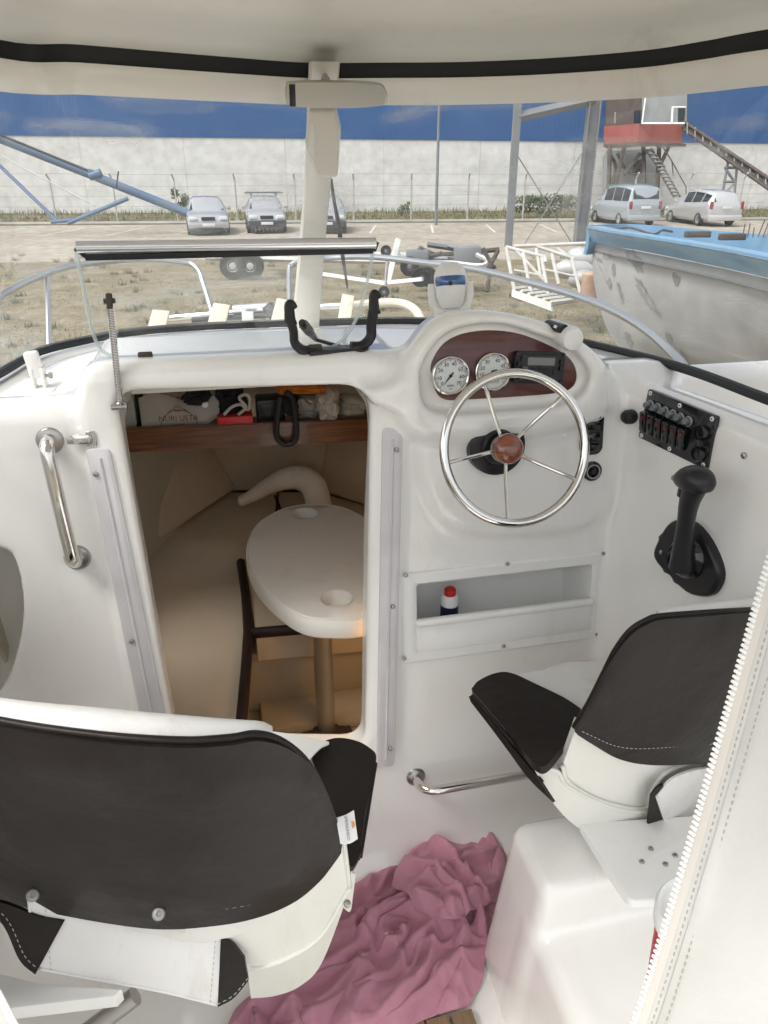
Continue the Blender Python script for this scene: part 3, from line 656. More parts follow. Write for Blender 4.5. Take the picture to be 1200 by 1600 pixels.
# ---- cars
def paint(n, c, r=0.25): return mat(n, c, r, 0.35, coat=0.8)
M['cglass'] = mat('car_glass', (0.015, 0.022, 0.026), 0.08, spec=0.3)
M['tyre'] = mat('tyre', (0.02, 0.02, 0.021), 0.8)
M['lamp'] = mat('lamp_lens', (0.65, 0.67, 0.68), 0.1, coat=1)
M['rlamp'] = mat('tail_lamp_lens', (0.25, 0.02, 0.02), 0.15, coat=1)
M['dplastic'] = mat('grey_bumper_plastic', (0.05, 0.055, 0.065), 0.6)
M['plate_m'] = mat('number_plate', (0.7, 0.7, 0.7), 0.5)
def car(label, group, px, py, head, st, W, L, col, d=None, rails=False, dark_bumper=False, rear=False):
    """st: stations along the length (s, z_bottom, z_belt, z_top, half width, half roof width); head: yaw of the nose from the camera side"""
    base = at_z(px, py, GZ) if d is None else C0 + ray(px, py) * 0 + at_z(px, py, GZ) * 0 + Y(*d)
    t = thing('parked_car', label, 'car', base, head, group); t['group'] = group
    Lc = lambda x, y, z: Vector((x, y, z))
    bm = new(); rows = []
    for s, zb, zl, zt, hw, rw in st:
        y = (s - 0.5) * L
        if zt <= zl + 0.02: half = [(0, zb), (hw * .86, zb), (hw, zb + .16), (hw, zl - .2), (hw * .97, zl - .05), (hw * .9, zl), (hw * .55, zl + .02), (0, zl + .03)]
        else: half = [(0, zb), (hw * .86, zb), (hw, zb + .16), (hw, zl - .2), (hw * .97, zl - .03), (rw + .03, zt - .08), (rw * .85, zt), (0, zt + .025)]
        rows.append([Lc(x, y, z) for x, z in half] + [Lc(-x, y, z) for x, z in half[-2:0:-1]])
    V = grid(bm, rows, True); bm.faces.new(V[0]); bm.faces.new(V[-1])
    bmesh.ops.recalc_face_normals(bm, faces=bm.faces); tb = bm.copy()
    bmesh.ops.bevel(bm, geom=[e for e in bm.edges], offset=0.02, segments=1, affect='EDGES')
    obj('body', bm, col, t, local=True, smooth=50)
    def patch(name, quad, m, ins=0.05, up=0.012):
        q = [Vector(p) for p in quad]; c = sum(q, Vector()) / 4; n = (q[1] - q[0]).cross(q[3] - q[0]).normalized()
        if n.dot(c - Vector((0, c.y * .5, 0.6))) < 0: n = -n
        b = new(); vs = []
        for p in q: vs.append(p + (c - p).normalized() * ins)
        lo = [b.verts.new(p - n * 0.01) for p in vs]; hi = [b.verts.new(p + n * up) for p in vs]
        b.faces.new(hi)
        for i in range(4): b.faces.new((lo[i], lo[(i + 1) % 4], hi[(i + 1) % 4], hi[i]))
        obj(name, b, m, t, local=True, smooth=None)
    R_ = rows; n = len(st)
    cab = [i for i in range(n) if st[i][3] > st[i][2] + .02]
    i0, i1 = cab[0], cab[-1]
    patch('windscreen', [R_[i0 - 1][5] , R_[i0][5], R_[i0][9], R_[i0 - 1][9]], M['cglass'], .07)
    if i1 < n - 1: patch('rear_window', [R_[i1][5], R_[i1 + 1][5].lerp(R_[i1][5], .35), R_[i1 + 1][9].lerp(R_[i1][9], .35), R_[i1][9]], M['cglass'], .07)
    for i in range(i0, i1):
        if st[i + 1][0] - st[i][0] < 0.08: continue
        for a, b2_ in ((4, 5), (10, 9)): patch('side_window', [R_[i][a], R_[i + 1][a], R_[i + 1][b2_], R_[i][b2_]], M['cglass'], .06)
    for s in (0.17, 0.79):
        for sx in (-1, 1):
            w = new(); lathe(w, [(0.0, -.09), (.2, -.1), (.29, -.09), (.305, -.05), (.305, .06), (.285, .09), (.2, .095)], Matrix.Translation((sx * (W / 2 - .10), (s - .5) * L, .305)) @ Matrix.Rotation(R(90) * sx, 4, 'Y'), 20)
            wo = obj('wheel', w, M['tyre'], t, local=True)
            w = new(); lathe(w, [(.2, .07), (.19, .09), (.06, .10), (0, .105)], Matrix.Translation((sx * (W / 2 - .10), (s - .5) * L, .305)) @ Matrix.Rotation(R(90) * sx, 4, 'Y'), 20)
            r_ = obj('rim', w, M['alu'], wo, local=True)
    yf = -0.5 * L
    bc = M['dplastic'] if dark_bumper else col
    for sgn, yy in ((-1, yf), (1, -yf)):
        b = new(); box(b, T(0, yy - sgn * .03 * -1 * -1, .40), W * .93, .16, .26, .05); obj('bumper', b, bc, t, local=True)
        b = new(); box(b, T(0, yy + sgn * .06, .42 if sgn < 0 else (.85 if rear else .42)), .50, .02, .11, .004); obj('number_plate', b, M['plate_m'], t, local=True)
    for sx in (-1, 1):
        b = new(); box(b, T(sx * (W / 2 - .27), yf + .03, .66), .36, .12, .15, .045); obj('headlight', b, M['lamp'], t, local=True)
        b = new(); box(b, T(sx * (W / 2 - .13), -yf - .03, .95 if rear else .8), .14, .12, .34 if rear else .2, .03); obj('tail_light', b, M['rlamp'], t, local=True)
        b = new(); box(b, T(sx * (W / 2 + .05), (st[i0 - 1][0] - .5) * L + .25, st[i0][2] + .05), .18, .08, .12, .035); obj('mirror', b, col, t, local=True)
    b = new(); box(b, T(0, yf + .0, .66), .55, .1, .12, .02); obj('grille', b, M['black'], t, local=True)
    b = new(); box(b, T(0, yf - .04, .27), W * .62, .1, .07, .01); obj('air_intake', b, M['black'], t, local=True)
    if rails:
        for s in (.42, .62):
            b = new(); box(b, T(0, (s - .5) * L, st[i0 + 1][3] + .12), W * .98 if s < .5 else W * .9, .06, .04, .01)
            for sx in (-1, 1): box(b, T(sx * W * .32, (s - .5) * L, st[i0 + 1][3] + .06), .04, .05, .14)
            obj('roof_bar', b, M['dplastic'], t, local=True)
    return t
SED = [(0, .3, .55, 0, .70, 0), (.03, .22, .66, 0, .80, 0), (.12, .2, .78, 0, .85, 0), (.27, .2, .90, 0, .86, 0), (.40, .2, .93, 1.38, .865, .60), (.55, .2, .94, 1.43, .865, .61), (.72, .2, .96, 1.39, .865, .60), (.86, .22, 1.0, 0, .86, 0), (.97, .25, .96, 0, .82, 0), (1, .3, .7, 0, .76, 0)]
HAT = [(0, .3, .55, 0, .66, 0), (.04, .22, .68, 0, .78, 0), (.13, .2, .80, 0, .82, 0), (.25, .2, .92, 0, .82, 0), (.42, .2, .95, 1.38, .82, .58), (.6, .2, .96, 1.43, .82, .59), (.84, .22, 1.0, 1.36, .81, .56), (.97, .25, .93, 0, .78, 0), (1, .3, .7, 0, .72, 0)]
VAN = [(0, .3, .6, 0, .68, 0), (.04, .22, .80, 0, .80, 0), (.14, .2, .98, 0, .85, 0), (.22, .2, 1.05, 0, .85, 0), (.36, .2, 1.08, 1.70, .86, .68), (.58, .2, 1.1, 1.80, .86, .70), (.80, .22, 1.1, 1.79, .86, .70), (.965, .25, 1.12, 1.70, .85, .68), (1, .3, .95, 0, .80, 0)]
MPV = [(0, .3, .55, 0, .66, 0), (.03, .22, .70, 0, .80, 0), (.12, .2, .86, 0, .86, 0), (.22, .2, .96, 0, .875, 0), (.42, .2, 1.0, 1.54, .88, .62), (.6, .2, 1.02, 1.60, .88, .63), (.8, .22, 1.06, 1.56, .87, .61), (.93, .25, 1.1, 1.46, .85, .56), (1, .3, .9, 0, .80, 0)]
silver = paint('silver_car_paint', (0.42, 0.43, 0.45)); silver2 = paint('pale_blue_silver_paint', (0.40, 0.45, 0.50)); white_c = paint('pearl_white_paint', (0.58, 0.58, 0.59))
gc = 'cars parked in front of the warehouse'
car('silver sedan parked nose out, leftmost of the cars by the warehouse', gc, 325, 362, -YAW + R(14), SED, 1.75, 4.5, silver, d=None)
car('small silver hatchback with a roof bar and dark bumper, parked nose out', gc, 415, 360, -YAW + R(11), HAT, 1.68, 3.9, silver, rails=True, dark_bumper=True)
car('silver car mostly hidden behind the windscreen centre pillar', gc, 511, 360, -YAW + R(4), HAT, 1.68, 4.1, silver, dark_bumper=True)
car('pale blue boxy van seen from behind, left of the white people carrier', gc, 972, 350, -YAW + R(205 - 14), VAN, 1.74, 4.1, silver2, rear=True)
car('pearl white people carrier seen from behind, rightmost of the cars', gc, 1093, 350, -YAW + R(208 - 20), MPV, 1.78, 4.3, white_c, rear=True)
# ---- steel frame with two tall posts, lamp pole
M['gsteel'] = mat('weathered_grey_steel', (0.20, 0.21, 0.23), 0.55, 0.3, bump=(5, .2, .01), var=(1.5, .7, (0.28, 0.29, 0.30)))
fr = thing('steel_frame', 'tall grey steel frame of two posts joined by a crossbeam with cross wires', 'steel frame', G(800, 385))
b1 = G(794, 387); b2p = G(905, 384)
fd = b1.dot(FW)
def upto(px, py, base):                                 # point above base seen at that height
    r = ray(px, py); h = Vector((base.x, base.y, 0)).length / Vector((r.x, r.y, 0)).length; return CAMZ + r.z * h
H1 = upto(812, 150, b1)
bm = new(); box(bm, look(b1 + V3(0, 0, (H1 - GZ) / 2 + .5), (0, 0, 1), RT), .24, .24, H1 - GZ + 1); obj('post', bm, M['gsteel'], fr)
bm = new()
for o_, a, c in ((-.18, .05, .34), (.18, .05, .34), (0, .36, .06)): box(bm, look(b2p + RT * o_ + V3(0, 0, (H1 - GZ) / 2 + 1), (0, 0, 1), -FW), a if o_ else .42, c if o_ else .06, H1 - GZ + 2)
obj('post', bm, M['gsteel'], fr)
pa_, pb_ = b1 + V3(0, 0, H1 - GZ - .6), b2p + V3(0, 0, H1 - GZ - .05)
bm = new(); cyl(bm, pa_, pb_, .16, seg=4); obj('crossbeam', bm, M['gsteel'], fr)
bm = new(); tube(bm, [pa_ + V3(0, 0, -1), b2p + V3(-.3, 0, .1)], .02, 5); obj('brace_wire', bm, M['wire'], fr)
bm = new(); tube(bm, [pb_ + V3(0, 0, -1.2), b1 + V3(.6, 0, .1)], .02, 5); obj('brace_wire', bm, M['wire'], fr)
own('lamp_pole', cyl(new(), G(681, 352), G(681, 352) + V3(0, 0, 9), .075, .05, 10), M['gsteel'], 'single thin grey pole in front of the wall right of the pillar', 'pole')
# ---- blue grain auger at the left
M['bsteel'] = mat('faded_blue_steel', (0.085, 0.15, 0.25), 0.55, .1, bump=(4, .2, .01), var=(1, .7, (0.14, 0.21, 0.30)))
au = thing('grain_auger', 'long slanting blue auger tube on braces at the left', 'auger', G(150, 372))
D_ = 29
def ad(px, py, d=D_): return at_d(px, py, d)
bm = new(); cyl(bm, ad(-60, 193), ad(300, 336, 31), .17, seg=14); obj('auger_tube', bm, M['bsteel'], au)
bm = new(); cyl(bm, ad(-60, 186), ad(140, 268, 29), .05, seg=8); obj('drive_shaft', bm, M['black'], au)
bm = new(); box(bm, look(ad(148, 272, 29), (.6, 0, -.2)), .22, .26, .5, .03); cyl(bm, ad(140, 276, 29), ad(158, 270, 29), .16); obj('motor', bm, M['bsteel'], au)
bm = new(); cyl(bm, ad(-20, 240), ad(90, 346), .07, seg=8); obj('brace', bm, M['bsteel'], au)
bm = new(); cyl(bm, ad(106, 349), ad(200, 310), .08, seg=8); obj('brace', bm, M['bsteel'], au)
bm = new(); cyl(bm, ad(80, 347), ad(112, 344), .07, seg=8); obj('brace', bm, M['bsteel'], au)
bm = new(); cyl(bm, ad(185, 268), ad(182, 294), .03, seg=6); obj('lever', bm, M['black'], au)
bm = new(); tube(bm, [ad(0, 242), ad(60, 275), ad(150, 322)], .02, 5); obj('guy_wire', bm, M['wire'], au)
bm = new(); cyl(bm, ad(-60, 193), Vector((ad(-60, 193).x, ad(-60, 193).y, GZ)), .1, seg=8); obj('support_leg', bm, M['bsteel'], au)
# ---- control cabin on legs with stairs, and conveyor
M['redc'] = mat('faded_red_sheet', (0.28, 0.07, 0.06), 0.7, bump=(3, .3, .02), var=(1.5, .7, (0.20, 0.06, 0.05)))
M['rust'] = mat('dark_rusty_steel', (0.055, 0.045, 0.042), 0.8, bump=(8, .3, .01), var=(3, 1, (0.10, 0.07, 0.055)))
M['greyb'] = mat('grey_board', (0.30, 0.31, 0.31), 0.8, bump=(2, .3, .02), var=(.8, .8, (0.22, 0.23, 0.23)))
cc = thing('control_cabin', 'raised red and grey control cabin on steel legs with an outside stair', 'cabin', Y(16, 43))
CD = 43.0
def cd(px, py, d=CD): return at_d(px, py, d)
A0, A1, A2, A3 = (945, 152), (1003, 148), (1073, 145), (1073, 192)
def slab(name, pts, th, m, par):
    q = [Vector(p) for p in pts]; n = (q[1] - q[0]).cross(q[-1] - q[0]).normalized()
    if n.dot(C0 - q[0]) < 0: n = -n
    b = new(); a = [b.verts.new(p) for p in q]; c = [b.verts.new(p - n * th) for p in q]; b.faces.new(a); b.faces.new(c)
    for i in range(len(q)): b.faces.new((a[i], a[(i + 1) % len(q)], c[(i + 1) % len(q)], c[i]))
    return obj(name, b, m, par, smooth=None)
dl, dm, dr = 44.5, 42.0, 43.0
slab('front_wall', [cd(1003, 120, dm), cd(1074, 118, dr), cd(1073, 193, dr), cd(1003, 193, dm)], .1, M['greyb'], cc)
slab('side_wall', [cd(948, 124, dl), cd(1003, 120, dm), cd(1003, 193, dm), cd(946, 196, dl)], .1, M['rust'], cc)
slab('red_panel', [cd(999, 193, dm - .1), cd(1069, 193, dr - .1), cd(1065, 224, dr - .1), cd(996, 222, dm - .1)], .14, M['redc'], cc)
slab('red_panel', [cd(944, 197, dl - .1), cd(999, 193, dm - .1), cd(996, 222, dm - .1), cd(943, 226, dl - .1)], .14, M['redc'], cc)
slab('window', [cd(1052, 168, dr - .2), cd(1071, 168, dr - .2), cd(1069, 192, dr - .2), cd(1050, 192, dr - .2)], .05, M['cglass'], cc)
for q in ([(1050, 166), (1072, 166), (1072, 168), (1050, 168)], [(1050, 166), (1052.5, 166), (1051, 193), (1048, 193)], [(1003, 191), (1070, 191), (1070, 193.5), (1003, 193.5)], [(1008, 150), (1010, 150), (1004, 193), (1002, 193)]):
    slab('window_trim', [cd(*p, dm - .25) for p in q], .05, M['white'], cc)
slab('window', [cd(960, 175, dl - .7), cd(975, 174, dl - .9), cd(974, 192, dl - .9), cd(959, 193, dl - .7)], .05, M['blackg'], cc)
slab('window', [cd(979, 174, dl - 1.1), cd(1000, 172, dm - .15), cd(1000, 191, dm - .15), cd(978, 192, dl - 1.1)], .05, M['blackg'], cc)
slab('platform', [cd(943, 226, dl), cd(996, 222, dm - .2), cd(1066, 224, dr), cd(1066, 228, dr), cd(996, 227, dm - .2), cd(943, 230, dl)], .3, M['rust'], cc)
for a, c in (((953, 228), (950, 330)), ((1005, 227), (1008, 322)), ((1030, 227), (1026, 325)), ((1046, 227), (1030, 262)), ((975, 230), (960, 300)), ((1000, 240), (975, 272))):
    bm = new(); cyl(bm, cd(*a, dm + 1), cd(*c, dm + 1), .13, seg=4); obj('leg', bm, M['rust'], cc)
slab('machinery_housing', [cd(948, 236, 46), cd(1024, 232, 46), cd(1030, 320, 46), cd(946, 322, 46)], .8, M['greyb'], cc)
slab('service_opening', [cd(990, 250, 45.8), cd(1004, 249, 45.8), cd(1003, 270, 45.8), cd(990, 272, 45.8)], .1, M['black'], cc)
bm = new(); tube(bm, [cd(952, 300, 45), cd(962, 262, 45), cd(950, 236, 45)], .12, 6, n=5); tube(bm, [cd(965, 240, 45), cd(982, 270, 45), cd(1000, 256, 45), cd(1008, 238, 45)], .1, 6, n=5); obj('chute', bm, M['rust'], cc)
own('green_tarpaulin', (lambda b: (solid(b, spline_grid([[at_d(950, 288, 40), at_d(980, 286, 40), at_d(1015, 287, 40)], [at_d(949, 296, 39.7), at_d(980, 297, 39.5), at_d(1016, 296, 39.7)], [at_d(948, 312, 39.5), at_d(982, 312, 39.2), at_d(1017, 312, 39.5)]], 6, 5), .02), b)[1])(new()), mat('green_tarpaulin', (0.03, 0.10, 0.075), 0.6), 'green tarpaulin hanging under the raised cabin behind the van', 'tarpaulin')
for s0, s1, d0 in (((1012, 232), (1034, 262), 42.5), ((1032, 262), (1058, 308), 42.0)):
    for o_ in (-5, 5):
        bm = new(); cyl(bm, cd(s0[0] + o_, s0[1], d0), cd(s1[0] + o_, s1[1], d0), .05, seg=4); obj('stair_stringer', bm, M['rust'], cc)
    n = 5 if s1[1] < 270 else 8
    for k in range(n):
        t = (k + .5) / n; x = s0[0] + (s1[0] - s0[0]) * t; y = s0[1] + (s1[1] - s0[1]) * t
        bm = new(); cyl(bm, cd(x - 6, y, d0), cd(x + 6, y, d0), .06, seg=4); obj('stair_tread', bm, M['gsteel'], cc)
bm = new(); tube(bm, [cd(1035, 228, 42), cd(1050, 252, 42), cd(1072, 292, 42), cd(1072, 312, 42)], .035, 5); tube(bm, [cd(1050, 252, 42), cd(1052, 275, 42)], .035, 5); obj('handrail', bm, M['rust'], cc)
cv = thing('belt_conveyor', 'dark inclined belt conveyor running down to the right from the cabin', 'conveyor', Y(22, 42))
for o_, r_ in ((0, .09), (12, .09)):
    bm = new(); cyl(bm, cd(1068, 190 + o_, 42.5), cd(1215, 288 + o_ * 1.4, 38), r_, seg=4); obj('side_rail', bm, M['rust'], cv)
bm = new(); cyl(bm, cd(1068, 197, 42.7), cd(1215, 297, 38.2), .18, seg=4); obj('belt', bm, M['black'], cv)
for k in range(12):
    t = (k + .5) / 12; x = 1068 + 147 * t; bm = new(); cyl(bm, cd(x, 190 + 98 * t - 3, 42.4 - 4.4 * t), cd(x, 204 + 102 * t + 2, 42.4 - 4.4 * t), .05, seg=4); obj('roller_bracket', bm, M['gsteel'], cv)
for a, c in (((1138, 250), (1128, 308)), ((1152, 256), (1147, 308)), ((1132, 262), (1150, 262)), ((1130, 284), (1149, 284)), ((1134, 264), (1147, 283)), ((1130, 305), (1148, 286))):
    bm = new(); cyl(bm, cd(*a, 40.5), cd(*c, 40.5), .07, seg=4); obj('trestle_bar', bm, M['gsteel'], cv)
# ---- boat trailers, scrap, gangway
M['zinc'] = mat('galvanised_frame', (0.50, 0.50, 0.49), 0.5, 0.3)
def twheel(par, p, r=.30, w=.2, ax=None):
    ax = ax or FW; b = new(); m = look(p, ax)
    lathe(b, [(0, -w * .3), (r * .55, -w * .4), (r * .9, -w * .5), (r, -w * .3), (r, w * .3), (r * .9, w * .5), (r * .55, w * .4), (0, w * .3)], m, 22); o = obj('wheel', b, M['tyre'], par)
    b = new(); lathe(b, [(r * .42, -w * .45), (r * .36, -w * .3), (r * .15, -w * .42), (0, -w * .42)], m, 16); obj('rim', b, M['zinc'] if r > .25 else M['gsteel'], o)
tr = thing('boat_trailer', 'long pale boat trailer with twin wheels lying across the yard', 'trailer', G(480, 436))
ftr = rf(G(370, 437))[1]
for px in (366, 393): twheel(tr, Y(rf(G(px, 437))[0], ftr, .33), .33)
def tp(px, z, df=0): return Y((px - 600) / FPX * (ftr + df) * 1.02 * (CP + .325 * SP) ** 0 / 0.95 * 0.97, ftr + df, z)
bm = new(); box(bm, look(tp(392, .66), RT), .05, .3, 1.15, .02); obj('mudguard', bm, M['gelw'], tr)
for df in (0.2, 1.8):
    bm = new(); cyl(bm, tp(345, .5, df), tp(700, .38, df), .07, seg=4); obj('frame_rail', bm, M['zinc'], tr)
for px in (440, 500, 560, 620):
    bm = new(); cyl(bm, tp(px, .46, .2), tp(px, .46, 1.8), .05, seg=4); obj('cross_member', bm, M['zinc'], tr)
bm = new(); cyl(bm, tp(410, .72, .8), tp(540, .70, .8), .08, seg=4); obj('bunk', bm, M['dplastic'], tr)
bm = new(); tube(bm, [at_d(505, 428, 15.5), at_d(600, 442, 14.5), at_d(660, 436, 14.0)], .05, 4); obj('drawbar', bm, M['gelw'], tr)
bm = new(); cyl(bm, at_d(606, 440, 14.5), at_d(622, 374, 14.6), .06, seg=4); obj('winch_post', bm, M['gelw'], tr)
bm = new(); cyl(bm, at_d(605, 405, 14.6), at_d(601, 470, 14.3), .03, seg=6); obj('jockey_leg', bm, M['dsteel'], tr)
twheel(tr, at_d(600, 456, 14.3), .11, .07); twheel(tr, at_d(603, 392, 14.9), .11, .07)
tr2 = thing('boat_trailer', 'dark jumble of a rusty boat trailer frame behind the white compass', 'trailer', G(700, 430))
rnd = random.Random(11)
for a, c, w in (((640, 395), (770, 408), .07), ((655, 388), (700, 408), .06), ((700, 384), (762, 402), .07), ((640, 410), (690, 396), .05), ((668, 382), (720, 390), .06), ((716, 410), (722, 386), .05), ((752, 393), (772, 418), .06), ((690, 398), (780, 390), .05), ((645, 402), (660, 388), .05), ((620, 402), (700, 404), .05)):
    bm = new(); cyl(bm, at_d(*a, 17 + rnd.uniform(-.5, .5)), at_d(*c, 16.5 + rnd.uniform(-.5, .5)), w, seg=4); obj('frame_bar', bm, M['rust'] if rnd.random() < .6 else M['gsteel'], tr2)
for px, py in ((640, 416), (657, 433), (668, 432)): twheel(tr2, at_d(px, py, 15.5), .2, .12)
bm = new(); box(bm, look(at_d(730, 403, 16.4), RT), .35, .5, .6, .05); box(bm, look(at_d(652, 405, 16.4), RT), .3, .4, .5, .05); obj('axle_box', bm, M['gsteel'], tr2)
bm = new(); tube(bm, [at_d(660, 430, 15.8), at_d(657, 412, 15.6), at_d(700, 410, 15.8), at_d(748, 415, 15.6), at_d(762, 408, 15.6), at_d(745, 398, 15.8)], .05, 6, n=4); obj('bent_rail', bm, M['zinc'], tr2)
jk = thing('jockey_stand', 'dark rusty forked prop stand standing right of the trailer jumble', 'stand', G(762, 455))
for a, c in (((755, 388), (767, 412)), ((778, 392), (767, 412)), ((767, 412), (761, 456)), ((770, 405), (760, 425))):
    bm = new(); cyl(bm, at_d(*a, 14.8), at_d(*c, 14.8), .045, seg=6); obj('prop_bar', bm, M['rust'], jk)
gw = thing('gangway', 'white steel gangway with railings lying on the grass beside the old hull', 'gangway', G(860, 480))
GD = 11.6
M['wsteel'] = mat('chipped_white_steel', (0.66, 0.66, 0.63), 0.5, bump=(12, .3, .005), var=(5, .8, (0.50, 0.47, 0.42)))
def gd(px, py, d=GD): return at_d(px, py, d)
for a, c, r_ in [((791, 386), (803, 450), .03), ((817, 394), (830, 458), .03), ((846, 400), (858, 470), .03), ((790, 386), (852, 402), .03), ((852, 402), (852, 410), .04), ((803, 422), (853, 432), .02), ((803, 388), (850, 438), .025), ((838, 388), (845, 434), .025)]:
    bm = new(); cyl(bm, gd(*a), gd(*c), r_, seg=8); obj('rail_bar', bm, M['wsteel'], gw)
for a, c, r_ in [((838, 385), (896, 404), .03), ((862, 396), (873, 444), .03), ((892, 400), (908, 462), .03), ((803, 385), (925, 380), .03), ((870, 388), (893, 404), .025), ((845, 420), (900, 432), .02)]:
    bm = new(); cyl(bm, gd(*a, 12.4), gd(*c, 12.4), r_, seg=8); obj('rail_bar', bm, M['wsteel'], gw)
slab('side_beam', [gd(800, 452, 11.5), gd(860, 472, 11.0), gd(862, 486, 11.0), gd(799, 463, 11.5)], .06, M['wsteel'], gw)
slab('end_beam', [gd(860, 472, 11.0), gd(907, 466, 11.4), gd(907, 470, 11.4), gd(862, 476, 11.0)], .06, M['wsteel'], gw)
for k in range(6):
    t = k / 5.0; bm = new(); cyl(bm, gd(803 + 57 * t, 451 + 21 * t, 11.5 - .5 * t), gd(850 + 57 * t, 446 + 20 * t, 12.3 - .9 * t), .03, seg=4); obj('rung', bm, M['wsteel'], gw)
for px0, py0, px1, py1, r_, d in ((890, 396, 928, 412, .17, 13.2), (868, 420, 925, 424, .16, 13.0), (890, 440, 925, 432, .15, 12.8), (925, 440, 945, 432, .16, 12.8)):
    a, c = at_d(px0, py0, d), at_d(px1, py1, d); ax = (c - a).normalized(); Ln = (c - a).length; bm = new()
    lathe(bm, [(0, -.05), (r_ * .5, 0), (r_, .12), (r_, Ln - .12), (r_ * .6, Ln), (0, Ln + .03)], look(a, ax), 18)
    nm = {890: 'uppermost pale grey cylindrical fender behind the gangway', 868: 'middle pale grey cylindrical fender behind the gangway', 925: 'grey cylindrical fender lying right of the rusty drum'}[px0] if py0 != 440 or px0 == 925 else 'lowest pale grey cylindrical fender lying behind the gangway'
    own('fender', bm, M['zinc'], nm, 'fender', 'fenders heaped behind the gangway')
bm = new(); a = at_d(921, 450, 12.2); lathe(bm, [(0, 0), (.14, 0), (.14, .42), (.11, .46), (0, .46)], T(*(a - V3(0, 0, .2))), 18); own('rusty_drum', bm, mat('rusty_drum', (0.40, 0.24, 0.16), .7, var=(4, 1, (0.5, .4, .32))), 'rust stained upright cylinder between the gangway and old hull', 'drum')
# ---- neighbouring old hull
nb = thing('old_boat', 'big worn white hull with pale blue gunwale standing at the right', 'boat', at_z(1150, 500, GZ))
def hz(px, py, z): return at_z(px, py, z)
M['hull'] = mat('patched_old_hull', (0.42, 0.42, 0.41), 0.6, bump=(3, .35, .02), var=(1.6, 1, (0.30, 0.30, 0.295)))
M['pblue'] = mat('pale_blue_paint', (0.13, 0.27, 0.42), 0.5, bump=(8, .3, .01), var=(2.5, .8, (0.20, 0.36, 0.52)))
M['patch'] = mat('bare_filler_patch', (0.20, 0.20, 0.195), 0.8, var=(9, .8, (0.33, 0.33, 0.32)))
GUN = [(922, 358), (950, 364), (1000, 372), (1060, 382), (1130, 394), (1200, 408), (1320, 434), (1500, 474)]
gun = [hz(x, y, 1.02) for x, y in GUN]; bow = gun[0]
low = [hz(x, y, 0.80) for x, y in [(927, 379), (960, 385), (1010, 393), (1070, 405), (1130, 418), (1200, 433), (1320, 462), (1500, 505)]]
low = [Vector((g.x, g.y, .82)).lerp(l, .3) for g, l in zip(gun, low)]
keel = [hz(992, 540, -0.25)] 
ax_ = (gun[-1] - gun[0]).normalized(); side_n = Vector((-ax_.y, ax_.x, 0)); side_n = side_n if side_n.dot(C0 - gun[3]) > 0 else -side_n
rows = [[p - side_n * .05 + V3(0, 0, .02) for p in low]]
for k, (dz, ins, stem) in enumerate([(.35, .10, .12), (.75, .26, .30), (1.1, .50, .55), (1.35, .85, .8)]):
    rows.append([Vector((p.x, p.y, .82 - dz)) - side_n * ins * min(1, .35 + i * .12) + ax_ * stem * max(0, 1 - i * .35) for i, p in enumerate(low)])
bm = new(); sg_rows = spline_grid(rows, 6, 4); grid(bm, sg_rows); obj('hull_side', bm, M['hull'], nb, smooth=180)
bm = new(); solid(bm, spline_grid([[p + side_n * .03 for p in gun], [Vector((p.x, p.y, .86)) + side_n * .035 for p in low]], 6, 3), .04); obj('gunwale_band', bm, M['pblue'], nb)
bm = new(); solid(bm, spline_grid([[p + side_n * .04 + V3(0, 0, .012) for p in gun], [p - side_n * .16 + V3(0, 0, .012) for p in gun]], 6, 1), .03); obj('gunwale_top', bm, M['pblue'], nb)
far = [bow, hz(980, 356, 1.0), hz(1060, 362, 1.0), hz(1130, 368, 1.0), hz(1200, 374, 1.0), hz(1300, 385, 1.0), hz(1420, 400, 1.0), hz(1600, 430, 1.0)]
bm = new(); solid(bm, spline_grid([[p + V3(0, 0, .05) for p in far], [p - V3(0, 0, .22) for p in far], [p - V3(0, 0, .34) + side_n * .02 for p in far]], 6, 3), .05); obj('far_bulwark', bm, M['pblue'], nb)
bm = new(); grid(bm, [[p - V3(0, 0, .28) - side_n * .1 for p in gun], [p - V3(0, 0, .28) + side_n * .05 for p in far]]); obj('boat_deck', bm, M['greyb'], nb, smooth=None)
for px, py in ((1090, 366), (1144, 370)):
    bm = new(); box(bm, look(hz(px, py, 1.07), (0, 0, 1), ax_), .30, .10, .07, .01); obj('timber_block', bm, M['rust'], nb)
bm = new()
for k in range(7):
    q = hz(1160 + 8 * k, 371, 1.02); cyl(bm, q, q + V3(rnd.uniform(-.05, .05), 0, rnd.uniform(.08, .2)), .008, seg=4)
obj('rebar_stubs', bm, M['rust'], nb)
bm = new(); tube(bm, [hz(962, 358, 1.05), hz(985, 356, 1.1), hz(1020, 366, 1.05), hz(1035, 360, 1.12), hz(1050, 362, 1.05)], .015, 5, n=4); obj('mooring_rope', bm, M['rust'], nb)
def hullpt(px, py, off=.006):
    # nearest point of the hull grid to the photo ray
    r = ray(px, py).normalized(); best = None
    for i in range(len(sg_rows) - 1):
        for j in range(len(sg_rows[0]) - 1):
            a, b, c = sg_rows[i][j], sg_rows[i][j + 1], sg_rows[i + 1][j]; n = (b - a).cross(c - a)
            if n.length < 1e-9 or abs(r.dot(n)) < 1e-9: continue
            q = C0 + r * ((a - C0).dot(n) / r.dot(n)); e1, e2 = b - a, c - a; w = q - a
            s, t = w.dot(e1) / e1.length_squared, w.dot(e2) / e2.length_squared
            e = max(-s, s - 1, -t, t - 1, 0)
            if best is None or e < best[0]: best = (e, q, n.normalized())
    n = best[2]; n = n if n.dot(C0 - best[1]) > 0 else -n
    return best[1] + n * off
